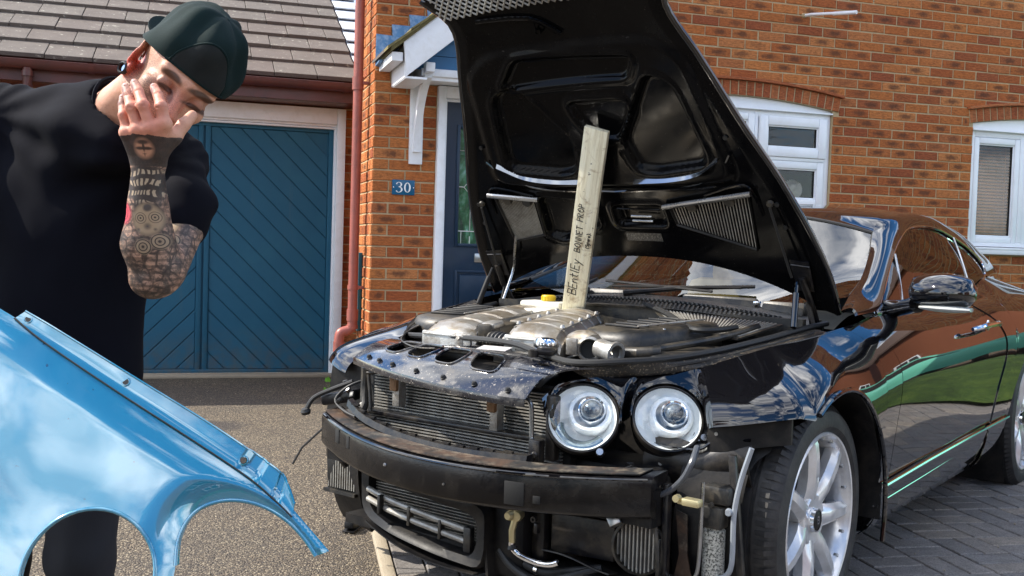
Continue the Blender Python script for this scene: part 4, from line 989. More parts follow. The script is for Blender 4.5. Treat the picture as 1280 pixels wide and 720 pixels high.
# door mirror
mir = link('door_mirror', None, car)
mb = MB(); rings = []
for k in range(13):
    t_ = k/12; y = lerp(.905, 1.135, t_); s_ = math.sin(PI*min(1, .10+.82*t_+.0))**.42 if 0 < t_ < 1 else .25
    c = Vector((-.60+.06*t_, y, 1.030-.0*t_)); rings.append([c+Vector((.085*s_*math.cos(a)*(1.25 if math.cos(a) > 0 else .45), 0, .068*s_*math.sin(a)*(1 if math.sin(a) > 0 else .8))) for a in [2*PI*j/20 for j in range(20)]])
mb.ring(rings); ms = mb.obj('mirror_shell', M_paint, mir, smooth=60)
mb = MB(); rings = []
for k in range(9):
    t_ = k/8; y = lerp(.955, 1.128, t_); s_ = math.sin(PI*min(.96, .08+.85*t_))**.5
    c = Vector((-.552+.045*t_, y, .984)); rings.append([c+Vector((.055*s_*math.cos(a), 0, .014*s_*math.sin(a)-.004)) for a in [2*PI*j/14 for j in range(14)]])
mb.ring(rings); mb.obj('indicator_lens', pm('clear_lens', (.55, .57, .56), .15, .3, var=.3, vs=60), mir, smooth=60)
mb = MB(); mb.tube([(-.72, .79, .955), (-.68, .86, .968), (-.60, .93, .985)], [.036, .028, .030], 12, smooth=4); mb.obj('mirror_arm', M_paint, mir, smooth=60)
# wheels
def wheel(cx_, y, sc, steer=0):
    wh = link('wheel', None, car); wh.location = (cx_, y, AZ); wh.rotation_euler = (0, 0, steer); wh.scale = (sc, 1, sc)
    RT, RR = .349, .262
    prof = [(RR-.008, -.235), (RR+.02, -.25), (.318, -.252), (.338, -.238), (.345, -.215)]
    for g in (-.185, -.125, -.065): prof += [(.349, g-.012), (.349, g-.007), (.341, g-.005), (.341, g+.005), (.349, g+.007)]
    prof += [(.347, -.03), (.340, -.008), (.325, .008), (.300, .016), (.280, .014), (RR+.004, .004), (RR-.006, -.006)]
    mb = MB(); mb.lathe(prof, (0, 0, 0), (0, 1, 0), 96, up=(0, 0, 1)); tyre = mb.obj('tyre', M_tyre, wh, smooth=28)
    mb = MB()
    for k in range(84):   # shoulder tread blocks
        a = 2*PI*k/84; mb.M = Matrix.Rotation(a, 4, 'Y'); mb.add([(-.008, -.048, .3495), (.007, -.048, .3495), (.007, -.018, .3515), (-.008, -.018, .3515), (-.009, .006, .330), (.007, .006, .330), (-.008, -.048, .342), (.007, -.048, .342)], [(0, 1, 2, 3), (3, 2, 5, 4), (6, 7, 1, 0)])
        mb.add([(-.010, -.24, .338), (.004, -.24, .338), (.008, -.200, .350), (-.006, -.200, .350)], [(0, 1, 2, 3)])
        for y0_, y1_ in ((-.175, -.135), (-.115, -.075)): mb.add([(-.010, y0_, .3505), (.003, y0_, .3505), (.008, y1_, .3505), (-.005, y1_, .3505)], [(0, 1, 2, 3)])
    mb.M = None; tb = mb.obj('tread_blocks', M_tyre, tyre, smooth=0, fixn=False); tb['kind'] = 'stuff'
    mb = MB(); mb.lathe([(RR+.002, .004), (RR-.002, .010), (RR-.008, .008), (RR-.012, -.002), (RR-.020, -.012), (RR-.024, -.05), (RR-.03, -.23), (RR, -.235), (RR+.002, .004)], (0, 0, 0), (0, 1, 0), 72, up=(0, 0, 1)); rim = mb.obj('rim', M_rim, wh, smooth=40)
    mb = MB(); mb.lathe([(0, -.09), (.16, -.09), (.17, -.10), (.17, -.115), (0, -.115)], (0, 0, 0), (0, 1, 0), 40, up=(0, 0, 1)); mb.obj('brake_disc', M_chromed, wh); mb = MB(); mb.box((-.13, -.085, .05), (.07, .09, .2), (0, .35, 0), bev=.02); mb.lathe([(.17, -.13), (.24, -.13), (.24, -.2)], (0, 0, 0), (0, 1, 0), 40); mb.obj('caliper', M_dark, wh)
    for k in range(7):
        a = 2*PI*k/7+.18; mb = MB(); ri = []
        for (r_, w_, y_, th_) in ((.040, .074, -.026, .05), (.075, .072, -.019, .045), (.105, .066, -.011, .042), (.15, .060, -.006, .040), (.20, .056, -.004, .038), (.235, .050, -.006, .036), (.252, .042, -.012, .034)):
            ri.append([Vector((-w_/2, y_-.010, r_)), Vector((-w_*.22, y_+.008, r_)), Vector((w_*.22, y_+.008, r_)), Vector((w_/2, y_-.010, r_)), Vector((w_*.42, y_-th_, r_)), Vector((-w_*.42, y_-th_, r_))])
        mb.M = Matrix.Rotation(a, 4, 'Y'); mb.ring(ri); mb.M = None; mb.obj('spoke', M_rim, rim, smooth=45)
        for da in (-.16, .16):
            mb = MB(); aa = a+PI/7+da; mb.lathe([(0, .002), (.0045, .002), (.0052, 0), (.0052, -.012)], (.243*math.sin(aa), -.006, .243*math.cos(aa)), (0, 1, 0), 8); mb.obj('rim_bolt', M_chromed, rim)
    mb = MB(); mb.lathe([(.0, -.014), (.036, -.014), (.038, -.017), (.060, -.014), (.072, -.013), (.078, -.017), (.082, -.030), (.03, -.06)], (0, 0, 0), (0, 1, 0), 36, up=(0, 0, 1)); mb.obj('hub', M_rim, rim)
    mb = MB(); mb.lathe([(0, -.002), (.024, -.002), (.030, -.005), (.033, -.014)], (0, 0, 0), (0, 1, 0), 30); mb.obj('centre_cap', M_dark, rim)
    mb = MB(); mb.lathe([(.031, -.003), (.035, -.003), (.037, -.014), (.031, -.014)], (0, 0, 0), (0, 1, 0), 30); mb.obj('cap_ring', M_chrome, rim)
    if y > 0: text_obj('cap_letter', 'B', .034, M_chrome, Matrix.Translation((0, -.0008, 0)) @ Matrix.Rotation(PI, 4, 'Z') @ Matrix.Rotation(PI/2, 4, 'X'), rim, .0006)
    return wh
wheel(.088, .872, 1., R(0)).location.z = AZ+.012; wheel(RWX, .885, 1.); 
for cx_ in (.0, RWX): w_ = wheel(cx_, -.83, 1.); w_.rotation_euler = (0, 0, PI)
# ================================================================== front structure, engine bay, bonnet
def pip(pt, poly):
    x, y = pt; c = False; n = len(poly)
    for i in range(n):
        x1, y1 = poly[i]; x2, y2 = poly[i-1]
        if (y1 > y) != (y2 > y) and x < (x2-x1)*(y-y1)/(y2-y1)+x1: c = not c
    return c
def sdf(pt, poly):
    d = 1e9; x, y = pt; n = len(poly)
    for i in range(n):
        x1, y1 = poly[i]; x2, y2 = poly[i-1]; dx, dy = x2-x1, y2-y1
        t_ = max(0, min(1, ((x-x1)*dx+(y-y1)*dy)/(dx*dx+dy*dy+1e-12))); d = min(d, math.hypot(x-x1-t_*dx, y-y1-t_*dy))
    return -d if pip(pt, poly) else d
def rpoly(poly, r, n=4):
    """round the corners of a 2D polygon"""
    out = []
    for i in range(len(poly)):
        a, b, c = Vector(poly[i-1]), Vector(poly[i]), Vector(poly[(i+1) % len(poly)])
        u, v = (a-b), (c-b); ru = min(r, .45*u.length, .45*v.length); p, q = b+u.normalized()*ru, b+v.normalized()*ru
        for k in range(n+1): t_ = k/n; out.append(tuple(p*(1-t_)**2+b*2*t_*(1-t_)+q*t_*t_))
    return out
def holed(mapf, u0, u1, v0, v1, nu, nv, holes, th, outer=None):
    """surface over a rectangle with true holes: dense grid, faces inside a hole dropped, rim vertices snapped to its outline; given thickness"""
    P = {}; H = [(h, (min(p[0] for p in h), min(p[1] for p in h), max(p[0] for p in h), max(p[1] for p in h))) for h in holes]
    def inside(p): return any(b[0] <= p[0] <= b[2] and b[1] <= p[1] <= b[3] and pip(p, h) for h, b in H) or (outer is not None and not pip(p, outer))
    UV = [[(lerp(u0, u1, i/nu), lerp(v0, v1, j/nv)) for j in range(nv+1)] for i in range(nu+1)]
    keep = [[not inside(((UV[i][j][0]+UV[i+1][j+1][0])/2, (UV[i][j][1]+UV[i+1][j+1][1])/2)) for j in range(nv)] for i in range(nu)]
    loops = [h for h, _ in H]+([outer] if outer else [])
    for i in range(nu+1):
        for j in range(nv+1):
            ks = [keep[a][b] for a in (i-1, i) for b in (j-1, j) if 0 <= a < nu and 0 <= b < nv]
            if any(ks) and not all(ks):
                p = UV[i][j]; best = None
                for h in loops:
                    for k in range(len(h)):
                        x1, y1 = h[k]; x2, y2 = h[k-1]; dx, dy = x2-x1, y2-y1
                        t_ = max(0, min(1, ((p[0]-x1)*dx+(p[1]-y1)*dy)/(dx*dx+dy*dy+1e-12))); q = (x1+t_*dx, y1+t_*dy); d = math.hypot(p[0]-q[0], p[1]-q[1])
                        if best is None or d < best[0]: best = (d, q)
                if best and best[0] < 1.6*max((u1-u0)/nu, (v1-v0)/nv): UV[i][j] = best[1]
    idx = {}; vs = []; fs = []
    def vid(i, j):
        if (i, j) not in idx: idx[(i, j)] = len(vs); vs.append(Vector(mapf(*UV[i][j])))
        return idx[(i, j)]
    for i in range(nu):
        for j in range(nv):
            if keep[i][j]: fs.append((vid(i, j), vid(i+1, j), vid(i+1, j+1), vid(i, j+1)))
    me = bpy.data.meshes.new('tmp'); me.from_pydata([tuple(v) for v in vs], [], fs); bm = bmesh.new(); bm.from_mesh(me); bpy.data.meshes.remove(me)
    bmesh.ops.remove_doubles(bm, verts=bm.verts, dist=1e-5); bmesh.ops.solidify(bm, geom=bm.faces[:], thickness=th) if th else None
    bmesh.ops.recalc_face_normals(bm, faces=bm.faces); mb_ = MB(); bm.verts.index_update(); mb_.v = [tuple(v.co) for v in bm.verts]; mb_.f = [tuple(v.index for v in f.verts) for f in bm.faces]; bm.free(); return mb_
# ---- engine bay tub
mb = MB()
for s_ in (1, -1):
    mb.sheet(lambda u, v: Vector((lerp(-.42, .30, u), s_*lerp(lerp(.66, .585, u), .52, v), lerp(lerp(.87, .77, u), .42, v))), 10, 4, .006, flip=s_ > 0)
mb.box((.0, 0, .40), (1.2, 1.2, .02)); mb.box((-.42, 0, .66), (.02, 1.34, .5)); mb.obj('bay_tub', M_dark, car)
SEAL = [Vector(p) for p in ((-.28, -.66, .893), (0, -.645, .865), (.22, -.63, .825), (.33, -.59, .803), (.42, -.40, .815), (.45, -.2, .825), (.47, 0, .825), (.53, .15, .812), (.57, .30, .80), (.53, .42, .81), (.42, .52, .82), (.25, .60, .84), (0, .645, .865), (-.25, .67, .889), (-.40, .69, .90))]
sealc = [cat1(SEAL, k/90) for k in range(91)]
mb = MB(); mb.tube([p+Vector((0, 0, .010)) for p in sealc], .010, 8); mb.obj('bonnet_seal', M_rubber, car)
# channel band between the paint edge and the seal, both sides
for side in (1, -1):
    A_ = resample(UPPER[:10], 40); B_ = resample([Vector((x, abs(y), z)) for x, y, z in (sealc[i] for i in range(91)) if y > .24 and x > -.31][::-1], 40) if True else None
    def ch(u, v):
        a = A_[int(round(u*39))]; b = B_[int(round(u*39))]; p = a.lerp(b, v); p.z -= .014*math.sin(PI*min(1, v*1.25)) ; return Vector((p.x, side*p.y, p.z))
    mb = MB(); mb.sheet(ch, 39, 8, .004, flip=side > 0); mb.obj('wing_channel', M_speck, car, smooth=60)
    mb = MB(); mb.tube([Vector((p.x, side*p.y, p.z+.001)) for p in [A_[k].lerp(B_[k], .45) for k in range(4, 38)]], .0035, 6); mb.obj('channel_edge', M_dark2, car)
# ---- slam panel with its four openings
lipx = lambda y: .725-.42*y*y-.10*max(0, y-.15); sealx = lambda y: crv([(-.60, .30), (-.5, .37), (-.4, .42), (-.2, .45), (0, .47), (.15, .52), (.30, .56), (.42, .52), (.5, .47)], y)
def slam(u, v):   # u = y, v = 0 lip .. 1 seal
    x = lerp(lipx(u), sealx(u), v); zl = crv([(-.6, .745), (-.3, .732), (0, .716), (.2, .706), (.4, .708)], u); zs = crv([(-.6, .79), (-.4, .805), (-.2, .815), (0, .815), (.15, .812), (.30, .80), (.45, .80)], u)
    return Vector((x, u, lerp(zl, zs, v)+.028*math.sin(PI*v)+.006*math.sin(PI*min(1, v*2.2))))
holes = []
for (y_, v_, w_, sk) in ((-.395, .45, .102, .020), (-.270, .45, .100, .010), (-.135, .45, .106, .0), (.018, .45, .118, -.014)):
    hv = .20; L = [(y_-w_/2+sk-.008, v_+hv), (y_+w_/2+sk, v_+hv), (y_+w_/2-sk, v_-hv), (y_-w_/2-sk+.006, v_-hv)]
    # round in metric space (v spans about 0.24 m)
    M_ = [(a, b*.24) for a, b in L]; holes.append([(a, b/.24) for a, b in rpoly(M_, .034, 5)])
holes.append([(a, b/.24) for a, b in rpoly([(-.165, .80*.24), (-.035, .80*.24), (-.045, .93*.24), (-.15, .93*.24)], .012)])
holes.append([(.215+.030*math.cos(a), .68+.075*math.sin(a)) for a in [2*PI*k/20 for k in range(20)]])
mb = holed(slam, -.60, .37, 0, 1, 150, 44, holes, .006, outer=[(-.60, -.01), (.225, -.01), (.245, .3), (.285, .55), (.33, .8), (.37, 1.01), (-.60, 1.01)]); fp = mb.obj('slam_panel', M_dusty, car, smooth=50)
for h in holes[:4]:
    mb = MB(); mb.tube([slam(*p)+Vector((0, 0, .0015)) for p in h]+[slam(*h[0])+Vector((0, 0, .0015))], .0038, 6); mb.obj('opening_rim', M_dusty, fp)
    # dark pocket under the opening
mb = MB(); mb.sheet(lambda u, v: slam(lerp(-.56, .20, u), lerp(.40, .95, v))-Vector((.05, 0, .05)), 30, 6, .005); mb.obj('under_panel', M_dark, fp)
mb = MB(); mb.sheet(lambda u, v: slam(lerp(-.60, .225, u), 0)+Vector((.002*math.sin(PI*v), 0, -.022*v)), 60, 3, .004); mb.obj('front_lip', M_dusty, fp, smooth=50)
for y_ in (-.50, -.42, -.335, -.205, -.08, .045, .165):
    p = slam(y_, .07); mb = MB(); mb.lathe([(0, .010), (.006, .010), (.008, .006), (.0085, .001), (.010, .0)], p, (.25, 0, 1), 12); mb.obj('bolt', M_rubber, fp)
p = slam(.215, .84); mb = MB(); mb.box((.585, .02, .828), (.05, .10, .002), (0, R(8), R(10))); mb.obj('paper_sticker', pm('sticker', (.55, .52, .5), .4, var=.4, vs=60), fp)
mb = MB(); mb.box((.55, .19, .832), (.05, .06, .018), (0, R(8), R(20)), bev=.006); mb.lathe([(.012, 0), (.016, 0), (.016, .02), (.012, .02)], (.58, .165, .815), (0, 0, 1), 14); mb.obj('bonnet_catch', M_grime, fp)
# ---- radiator pack behind the slam panel
rad = link('radiator', None, car)
XR = .575
mb = MB(); mb.box((XR-.06, -.12, .62), (.05, .86, .20)); mb.box((XR-.02, -.12, .50), (.05, .86, .10)); mb.obj('core', M_findk, rad, smooth=0)
fm = MB(); fm.box((0, 0, 0), (.012, .80, .0042)); fme = fm.mesh('fin', M_fin, 0)
for k in range(13):
    o = link('fin', fme, rad); o.location = (XR-.022, -.115, .582+.0100*k); 
for k in range(6):
    o = link('fin', fme, rad); o.location = (XR+.012, -.115, .512+.0100*k)
mb = MB(); mb.box((XR+.005, -.115, .572), (.05, .86, .014), bev=.003); mb.obj('core_divider', M_grime, rad)
for y_, z_, h in ((-.365, .655, .10), (.045, .635, .11)):
    mb = MB(); mb.box((XR+.02, y_, z_), (.035, .030, h), bev=.003); mb.obj('pad_bracket', M_alu, rad)
    mb = MB(); mb.box((XR+.035, y_-.004, z_+.028), (.03, .034, .055), bev=.008); mb.obj('foam_pad', pm('foam_brown', (.20, .11, .055), .9, var=.3, vs=40, bump=.5), rad)
mb = MB(); mb.tube([(.61, -.505, .72), (.61, -.51, .66), (.62, -.50, .60), (.655, -.49, .56)], [.018, .015, .016, .02], 10); mb.tube([(.62, -.49, .705), (.60, -.40, .715), (.59, -.30, .71)], .007, 8); mb.tube([(.62, -.485, .70), (.62, -.475, .64), (.63, -.46, .58)], .006, 8); mb.obj('rad_side_frame', M_dark2, rad)
mb = MB(); mb.tube([(.62, .13, .69), (.625, .17, .692), (.625, .195, .68), (.625, .20, .62), (.628, .205, .575), (.63, .225, .568)], .0075, 10, smooth=3); mb.box((.62, .115, .69), (.02, .03, .02), bev=.003); mb.obj('cooler_pipe', M_chromed, rad)
mb = MB(); mb.box((.62, .272, .62), (.03, .035, .19), bev=.006); mb.box((.66, .245, .55), (.03, .04, .075), bev=.004); mb.lathe([(0, .01), (.007, .01), (.011, .005), (.011, 0)], (.675, .250, .545), (1, .3, 0), 12); mb.obj('side_bracket', M_grime, rad)
mb = MB()   # long plastic carrier strip under the radiator
BR = [Vector(p) for p in ((.645, -.53, .605), (.68, -.42, .570), (.70, -.25, .542), (.715, -.05, .532), (.71, .10, .533), (.69, .25, .538))]
rings = []
for k in range(31):
    p = cat1(BR, k/30); rings.append([p+Vector(d) for d in ((0, 0, .012), (.022, 0, .010), (.028, 0, -.010), (.006, 0, -.014), (-.02, 0, -.006))])
mb.ring(rings)
for k in range(12): p = cat1(BR, .1+.8*k/11); mb.box(p+Vector((.012, 0, .014)), (.012, .030, .006))
mb.obj('carrier_strip', M_grime, car, smooth=40)
# ---- crash beam
beam = link('crash_beam', None, car)
bx = lambda y: .835-.40*y*y; bz = lambda y: .508+.03*(y*y)/(.4)*(1.2 if y < 0 else .75)
prof = [(-.085, .018), (-.015, .012), (.0, .004), (.004, -.008), (.004, -.086), (-.004, -.098), (-.02, -.104), (-.03, -.10), (-.03, -.055), (-.01, -.05), (-.01, -.03), (-.03, -.02), (-.085, -.012)]
def beam_pt(y, i): a, b = prof[i]; return Vector((bx(y)+a, y, bz(y)+b))
mb = MB(); rings = [[beam_pt(lerp(-.655, .635, k/60), i) for i in range(len(prof))] for k in range(61)]; mb.ring(rings); mb.obj('beam_section', M_beam, beam, smooth=40)
mb = MB(); mb.sheet(lambda u, v: Vector((bx(lerp(-.65, .60, u))+lerp(-.088, -.010, v), lerp(-.65, .60, u), bz(lerp(-.65, .60, u))+.0175-.004*v+.002)), 50, 6, .003); mb.obj('rusty_flange', M_rust, beam)
mb = MB(); mb.tube([beam_pt(lerp(-.64, .625, k/40), 2)+Vector((0, 0, .001)) for k in range(41)], .0052, 8); mb.obj('beam_edge', M_paint, beam)
for (y_, z_, w_, h_) in ((-.02+.30, .462, .060, .065), (-.50, .505, .03, .045), (-.42, .500, .02, .04), (.345, .452, .022, .022)):
    mb = MB(); c = Vector((bx(y_)+.0042, y_, z_)); nrm = Vector((1, .8*y_, 0)).normalized(); rot_ = Matrix.Rotation(math.atan2(.8*y_, 1), 3, 'Z'); mb.box(c, (.003, w_, h_), rot_, bev=.001); mb.obj('beam_slot', M_findk, beam)
mb = MB(); mb.lathe([(0, .004), (.004, .004), (.006, 0)], (bx(-.2)+.005, -.2, .47), (1, 0, 0), 8); mb.lathe([(0, .004), (.003, .004), (.004, 0)], (bx(.05)+.005, .05, .455), (1, 0, 0), 8); mb.obj('beam_rivets', M_chromed, beam)
mb = MB(); mb.ring([[Vector((x, s_, z_)) for s_, z_ in ((-.63, .40), (-.63, .50), (.63, .50), (.63, .40))] for x in (.60, .66)]); mb.obj('beam_mounting', M_dark, beam)
# ---- lower intake duct
duct = link('lower_duct', None, car)
outer = rpoly([(-.475, .425), (-.30, .418), (.05, .402), (.118, .375), (.118, .24), (.10, .185), (-.05, .195), (-.30, .215), (-.42, .235), (-.465, .27)], .035, 5)
inner = rpoly([(-.435, .385), (-.28, .372), (.03, .352), (.080, .335), (.082, .255), (.060, .218), (-.08, .224), (-.30, .240), (-.40, .262), (-.432, .29)], .025, 5)
rs = [resample([Vector((0, a, b)) for a, b in P]+[Vector((0, *P[0]))], 70)[:-1] for P in (outer, inner)]
def dx(y, z): return .735-.35*y*y+.25*(z-.30)*0
mb = MB(); mb.ring([[Vector((dx(p.y, p.z)-.16, p.y*.98, p.z)) for p in rs[0]], [Vector((dx(p.y, p.z)-.01, p.y, p.z)) for p in rs[0]], [Vector((dx(p.y, p.z), p.y*.99, .5*(p.z+q.z)*.5+.5*p.z)) for p, q in zip(rs[0], rs[1])], [Vector((dx(p.y, p.z)-.012, p.y, p.z)) for p in rs[1]], [Vector((dx(p.y, p.z)-.13, p.y, p.z)) for p in rs[1]]], True, False, False); mb.obj('duct_shell', M_dark, duct, smooth=60)
mb = MB(); mb.box((.595, -.18, .30), (.02, .56, .20)); mb.obj('duct_core', M_findk, duct, smooth=0)
fm = MB(); fm.box((0, 0, 0), (.012, .50, .0030)); fme2 = fm.mesh('duct_fin', M_fin, 0)
for k in range(15): o = link('duct_fin', fme2, duct); o.location = (.62, -.18, .235+.0095*k); 
for z0_, z1_ in ((.332, .287), (.300, .252)):
    mb = MB(); mb.tube([(.665, -.425, z0_), (.690, -.30, lerp(z0_, z1_, .27)), (.70, -.15, lerp(z0_, z1_, .58)), (.695, .03, z1_)], .010, 10, smooth=4); mb.obj('guard_bar', M_chromed if False else M_fin, duct)
for y_, z_ in ((-.335, .303), (-.205, .289), (-.075, .272), (.035, .262)):
    mb = MB(); mb.box((.70, y_, z_), (.022, .012 if y_ < 0 else .028, .060 if y_ < 0 else .075), bev=.003); mb.obj('bar_clip', M_dark2, duct)
mb = MB(); mb.sheet(lambda u, v: Vector((dx(lerp(-.44, .10, u), .2)-.005-.12*v+.02, lerp(-.42, .095, u), lerp(.232, .182, u)-.012*v-.018*math.sin(PI*u))), 30, 4, .004); mb.obj('lower_lip', M_dark, duct)
# side members beside the duct
mb = MB(); mb.sheet(lambda u, v: Vector((.60-.25*v, lerp(.10, .135, u), lerp(.42, .12, u)))+Vector((.12, .01*v, 0)), 6, 6, .01); mb.box((.66, .17, .30), (.06, .12, .26), bev=.02); mb.obj('duct_end_block', M_dark, car)
# auxiliary cooler on the far corner
ac = link('side_cooler', None, car)
mb = MB(); mb.box((.49, -.715, .315), (.03, .15, .15), (0, R(4), R(10)), bev=.004); mb.box((.50, -.715, .245), (.05, .16, .012)); mb.obj('cooler_frame', M_dark2, ac)
for k in range(12): mb = MB(); mb.box((.51, -.78+.0118*k, .32), (.008, .004, .125)); mb.obj('cooler_fin', M_fin, ac)
mb = MB(); mb.box((.60, -.56, .44), (.10, .20, .10), bev=.02); mb.tube([(.62, -.64, .50), (.60, -.66, .42), (.58, -.62, .36)], .010, 8, smooth=3); mb.box((.57, -.66, .60), (.10, .12, .04), (.2, 0, .3), bev=.01); mb.obj('corner_bracket', M_grime, car)
mb = MB(); mb.tube([(.58, -.60, .66), (.62, -.66, .63), (.66, -.705, .60), (.68, -.72, .56)], .008, 8, smooth=4); mb.tube([(.55, -.56, .67), (.60, -.60, .645), (.63, -.63, .60), (.66, -.56, .575), (.68, -.48, .565)], .005, 8, smooth=4); mb.lathe([(0, 0), (.015, 0), (.018, .01), (.012, .02), (0, .02)], (.68, -.72, .545), (.3, 0, 1), 12)
mb.tube([(.62, -.70, .49), (.66, -.76, .42), (.68, -.785, .36)], .004, 6); mb.obj('loose_wiring', M_rubber, car)
for q in ((.60, -.60, .635), (.585, -.63, .655), (.61, -.57, .62), (.64, -.60, .60), (.60, -.52, .61)):
    mb = MB(); mb.box(q, (.022, .018, .014), (random.random(), random.random(), random.random()), bev=.003); mb.obj('connector', M_chromed if random.random() < .4 else M_dark2, car)
mb = MB(); mb.ring([[Vector((.45, -.60, .43)), Vector((.45, -.88, .43)), Vector((.45, -.84, .70)), Vector((.45, -.60, .72))], [Vector((.40, -.60, .43)), Vector((.40, -.88, .43)), Vector((.40, -.84, .70)), Vector((.40, -.60, .72))]]); mb.obj('corner_panel', M_dark, car)
# ---- near corner under the lamps
def poly_plate(name, P, n, th, m, par, bev=0): mb_ = MB(); mb_.prism(P, n, th); return mb_.obj(name, m, par, smooth=0, bevel=bev)
sub = link('corner_structure', None, car)
mb = MB(); mb.box((.30, .42, .45), (.12, .30, .46)); mb.box((.33, .66, .42), (.10, .22, .30)); mb.obj('dark_mass', M_dark, sub, smooth=0)
mb = MB(); mb.sheet(lambda u, v: Vector((lerp(.44, .40, u)+.012*math.sin(6*u), lerp(.68, .905, u), lerp(lerp(.665, .70, u), lerp(.585, .63, u), v))), 12, 6, .008); mb.obj('upper_wing_panel', M_dark, sub)
mb = MB(); mb.sheet(lambda u, v: Vector((.455+.03*math.sin(PI*v)-.05*u, lerp(.50, .80, u), lerp(lerp(.590, .625, u), lerp(.475, .50, u), v)+.012*math.sin(9*u))), 20, 8, .010); mb.obj('lamp_carrier', M_grime, sub, smooth=60)
mb = MB(); mb.tube([(.475, .50, .592), (.48, .58, .588), (.46, .66, .592), (.44, .70, .618), (.43, .80, .632)], .005, 8, smooth=4); mb.obj('carrier_edge', M_paint, sub)
for q, r_ in (((.475, .551, .539), .012), ((.445, .705, .64), .010), ((.40, .83, .655), .009)):
    mb = MB(); mb.lathe([(0, .010), (r_*.5, .010), (r_*.55, .004), (r_*.95, .003), (r_, 0)], q, (1, .25, 0), 14); mb.obj('nut', M_chromed, sub)
pts = [Vector((.50, .46, .495)), Vector((.56, .53, .49)), Vector((.55, .61, .485))]
mb = MB(); n_ = 46; mb.tube([cat1(pts, k/n_) for k in range(n_+1)], [.034+(.004 if (k//2) % 2 else -.003) for k in range(n_+1)], 16); mb.obj('corrugated_hose', M_dark2, sub)
mb = MB(); mb.box((.62, .50, .49), (.05, .05, .055), bev=.008); mb.obj('hose_coupling', M_chromed, sub)
mb = MB(); mb.tube([(.55, .70, .615), (.60, .712, .585), (.61, .69, .535), (.61, .64, .49), (.61, .57, .470), (.61, .50, .474), (.59, .44, .48)], .0085, 10, smooth=5); mb.obj('grey_cable', pm('cable_grey', (.06, .065, .075), .35, var=.2), sub)
mb = MB(); mb.box((.57, .70, .475), (.03, .05, .02), bev=.004); mb.box((.55, .665, .468), (.02, .03, .015), bev=.003); mb.lathe([(0, 0), (.010, 0), (.010, .018), (0, .018)], (.56, .655, .478), (1, 0, 0), 10); mb.obj('sensor', M_brass, sub)
mb = MB(); mb.tube([(.50, .694, .515), (.50, .693, .428), (.50, .691, .32), (.50, .682, .258), (.50, .65, .243), (.49, .60, .24)], .0055, 8, smooth=4); mb.obj('brake_pipe', M_chromed, sub)
mb = MB(); mb.tube([(.47, .815, .62), (.475, .79, .53), (.48, .777, .44), (.48, .776, .31), (.475, .755, .268), (.465, .72, .255)], .0075, 8, smooth=4); mb.lathe([(0, .012), (.008, .012), (.011, 0)], (.485, .765, .445), (1, .2, 0), 12); mb.obj('coolant_pipe', pm('pipe_grey', (.30, .33, .37), .35, .4, var=.3), sub)
t = NT('speckled_drier'); co = t.coord('Object'); t.set(Base_Color=t.ramp(t.noise(co, 160, 3, .7), [(.42, (.08, .08, .07)), (.52, (.42, .42, .38)), (.7, (.62, .60, .52))]), Metallic=.3, Roughness=.5); M_drier = t.m
mb = MB(); mb.lathe([(0, .165), (.022, .165), (.030, .155), (.030, .01), (.022, 0), (0, 0)], (.45, .708, .225), (0, 0, 1), 24); mb.obj('receiver_drier', M_drier, sub)
mb = MB(); mb.box((.46, .715, .42), (.05, .055, .06), bev=.006); mb.box((.45, .72, .48), (.06, .08, .05), bev=.01); mb.lathe([(0, .008), (.007, .008), (.009, 0)], (.487, .715, .455), (1, 0, 0), 8); mb.obj('drier_mount', M_dark2, sub)
poly_plate('bent_bracket', [Vector(p) for p in ((.47, .60, .42), (.47, .635, .41), (.47, .64, .30), (.47, .655, .235), (.47, .60, .225), (.47, .615, .30))], (-1, 0, 0), .004, M_rust, sub)
mb = MB(); mb.box((.52, .60, .35), (.03, .018, .30), (0, 0, .1), bev=.004); mb.box((.44, .775, .36), (.02, .02, .46), (.12, 0, 0), bev=.004); mb.obj('upright', M_grime, sub)
for o in list(sub.children):
    if o.name.split('.')[0] in ('brake_pipe', 'coolant_pipe', 'receiver_drier', 'drier_mount', 'bent_bracket', 'upright', 'sensor'): o.location = (.075, .040, .014)
fan = link('fan_housing', None, car)
mb = MB(); mb.box((.60, .385, .325), (.05, .20, .115), (0, 0, R(8)), bev=.006); mb.sheet(lambda u, v: Vector((.655-.06*v, lerp(.27, .50, u), lerp(.272, .255, u)-.012*v+.006*math.sin(5*u))), 12, 4, .004); mb.obj('fan_box', M_grime, fan)
fc = Vector((.60, .560, .325))
mb = MB(); mb.lathe([(.074, -.02), (.078, .004), (.071, .006), (.068, -.02)], fc, (1, .3, .05), 36); mb.obj('fan_ring', M_dark2, fan)
for k in range(11):
    y_ = (k-5)*.0125; h_ = math.sqrt(max(0, .070**2-y_*y_)); mb = MB(); mb.box(fc+Vector((0, y_, 0)), (.02, .004, 2*h_)); mb.obj('fan_vane', M_fin, fan)
mb = MB(); mb.lathe([(0, 0), (.072, 0)], fc-Vector((.02, 0, 0)), (1, .3, 0), 30); mb.obj('fan_back', M_findk, fan)
mb = MB(); mb.box((.66, .515, .405), (.035, .034, .036), (R(30), R(-20), R(15)), bev=.003); mb.tube([(.65, .50, .42), (.62, .47, .45), (.60, .45, .48)], .006, 8); mb.obj('unplugged_connector', M_chromed, fan)
mb = MB(); mb.tube([(.62, .62, .40), (.63, .635, .32), (.62, .63, .25), (.61, .60, .20)], .006, 8, smooth=3); mb.obj('fan_rim_pipe', M_dark2, fan)
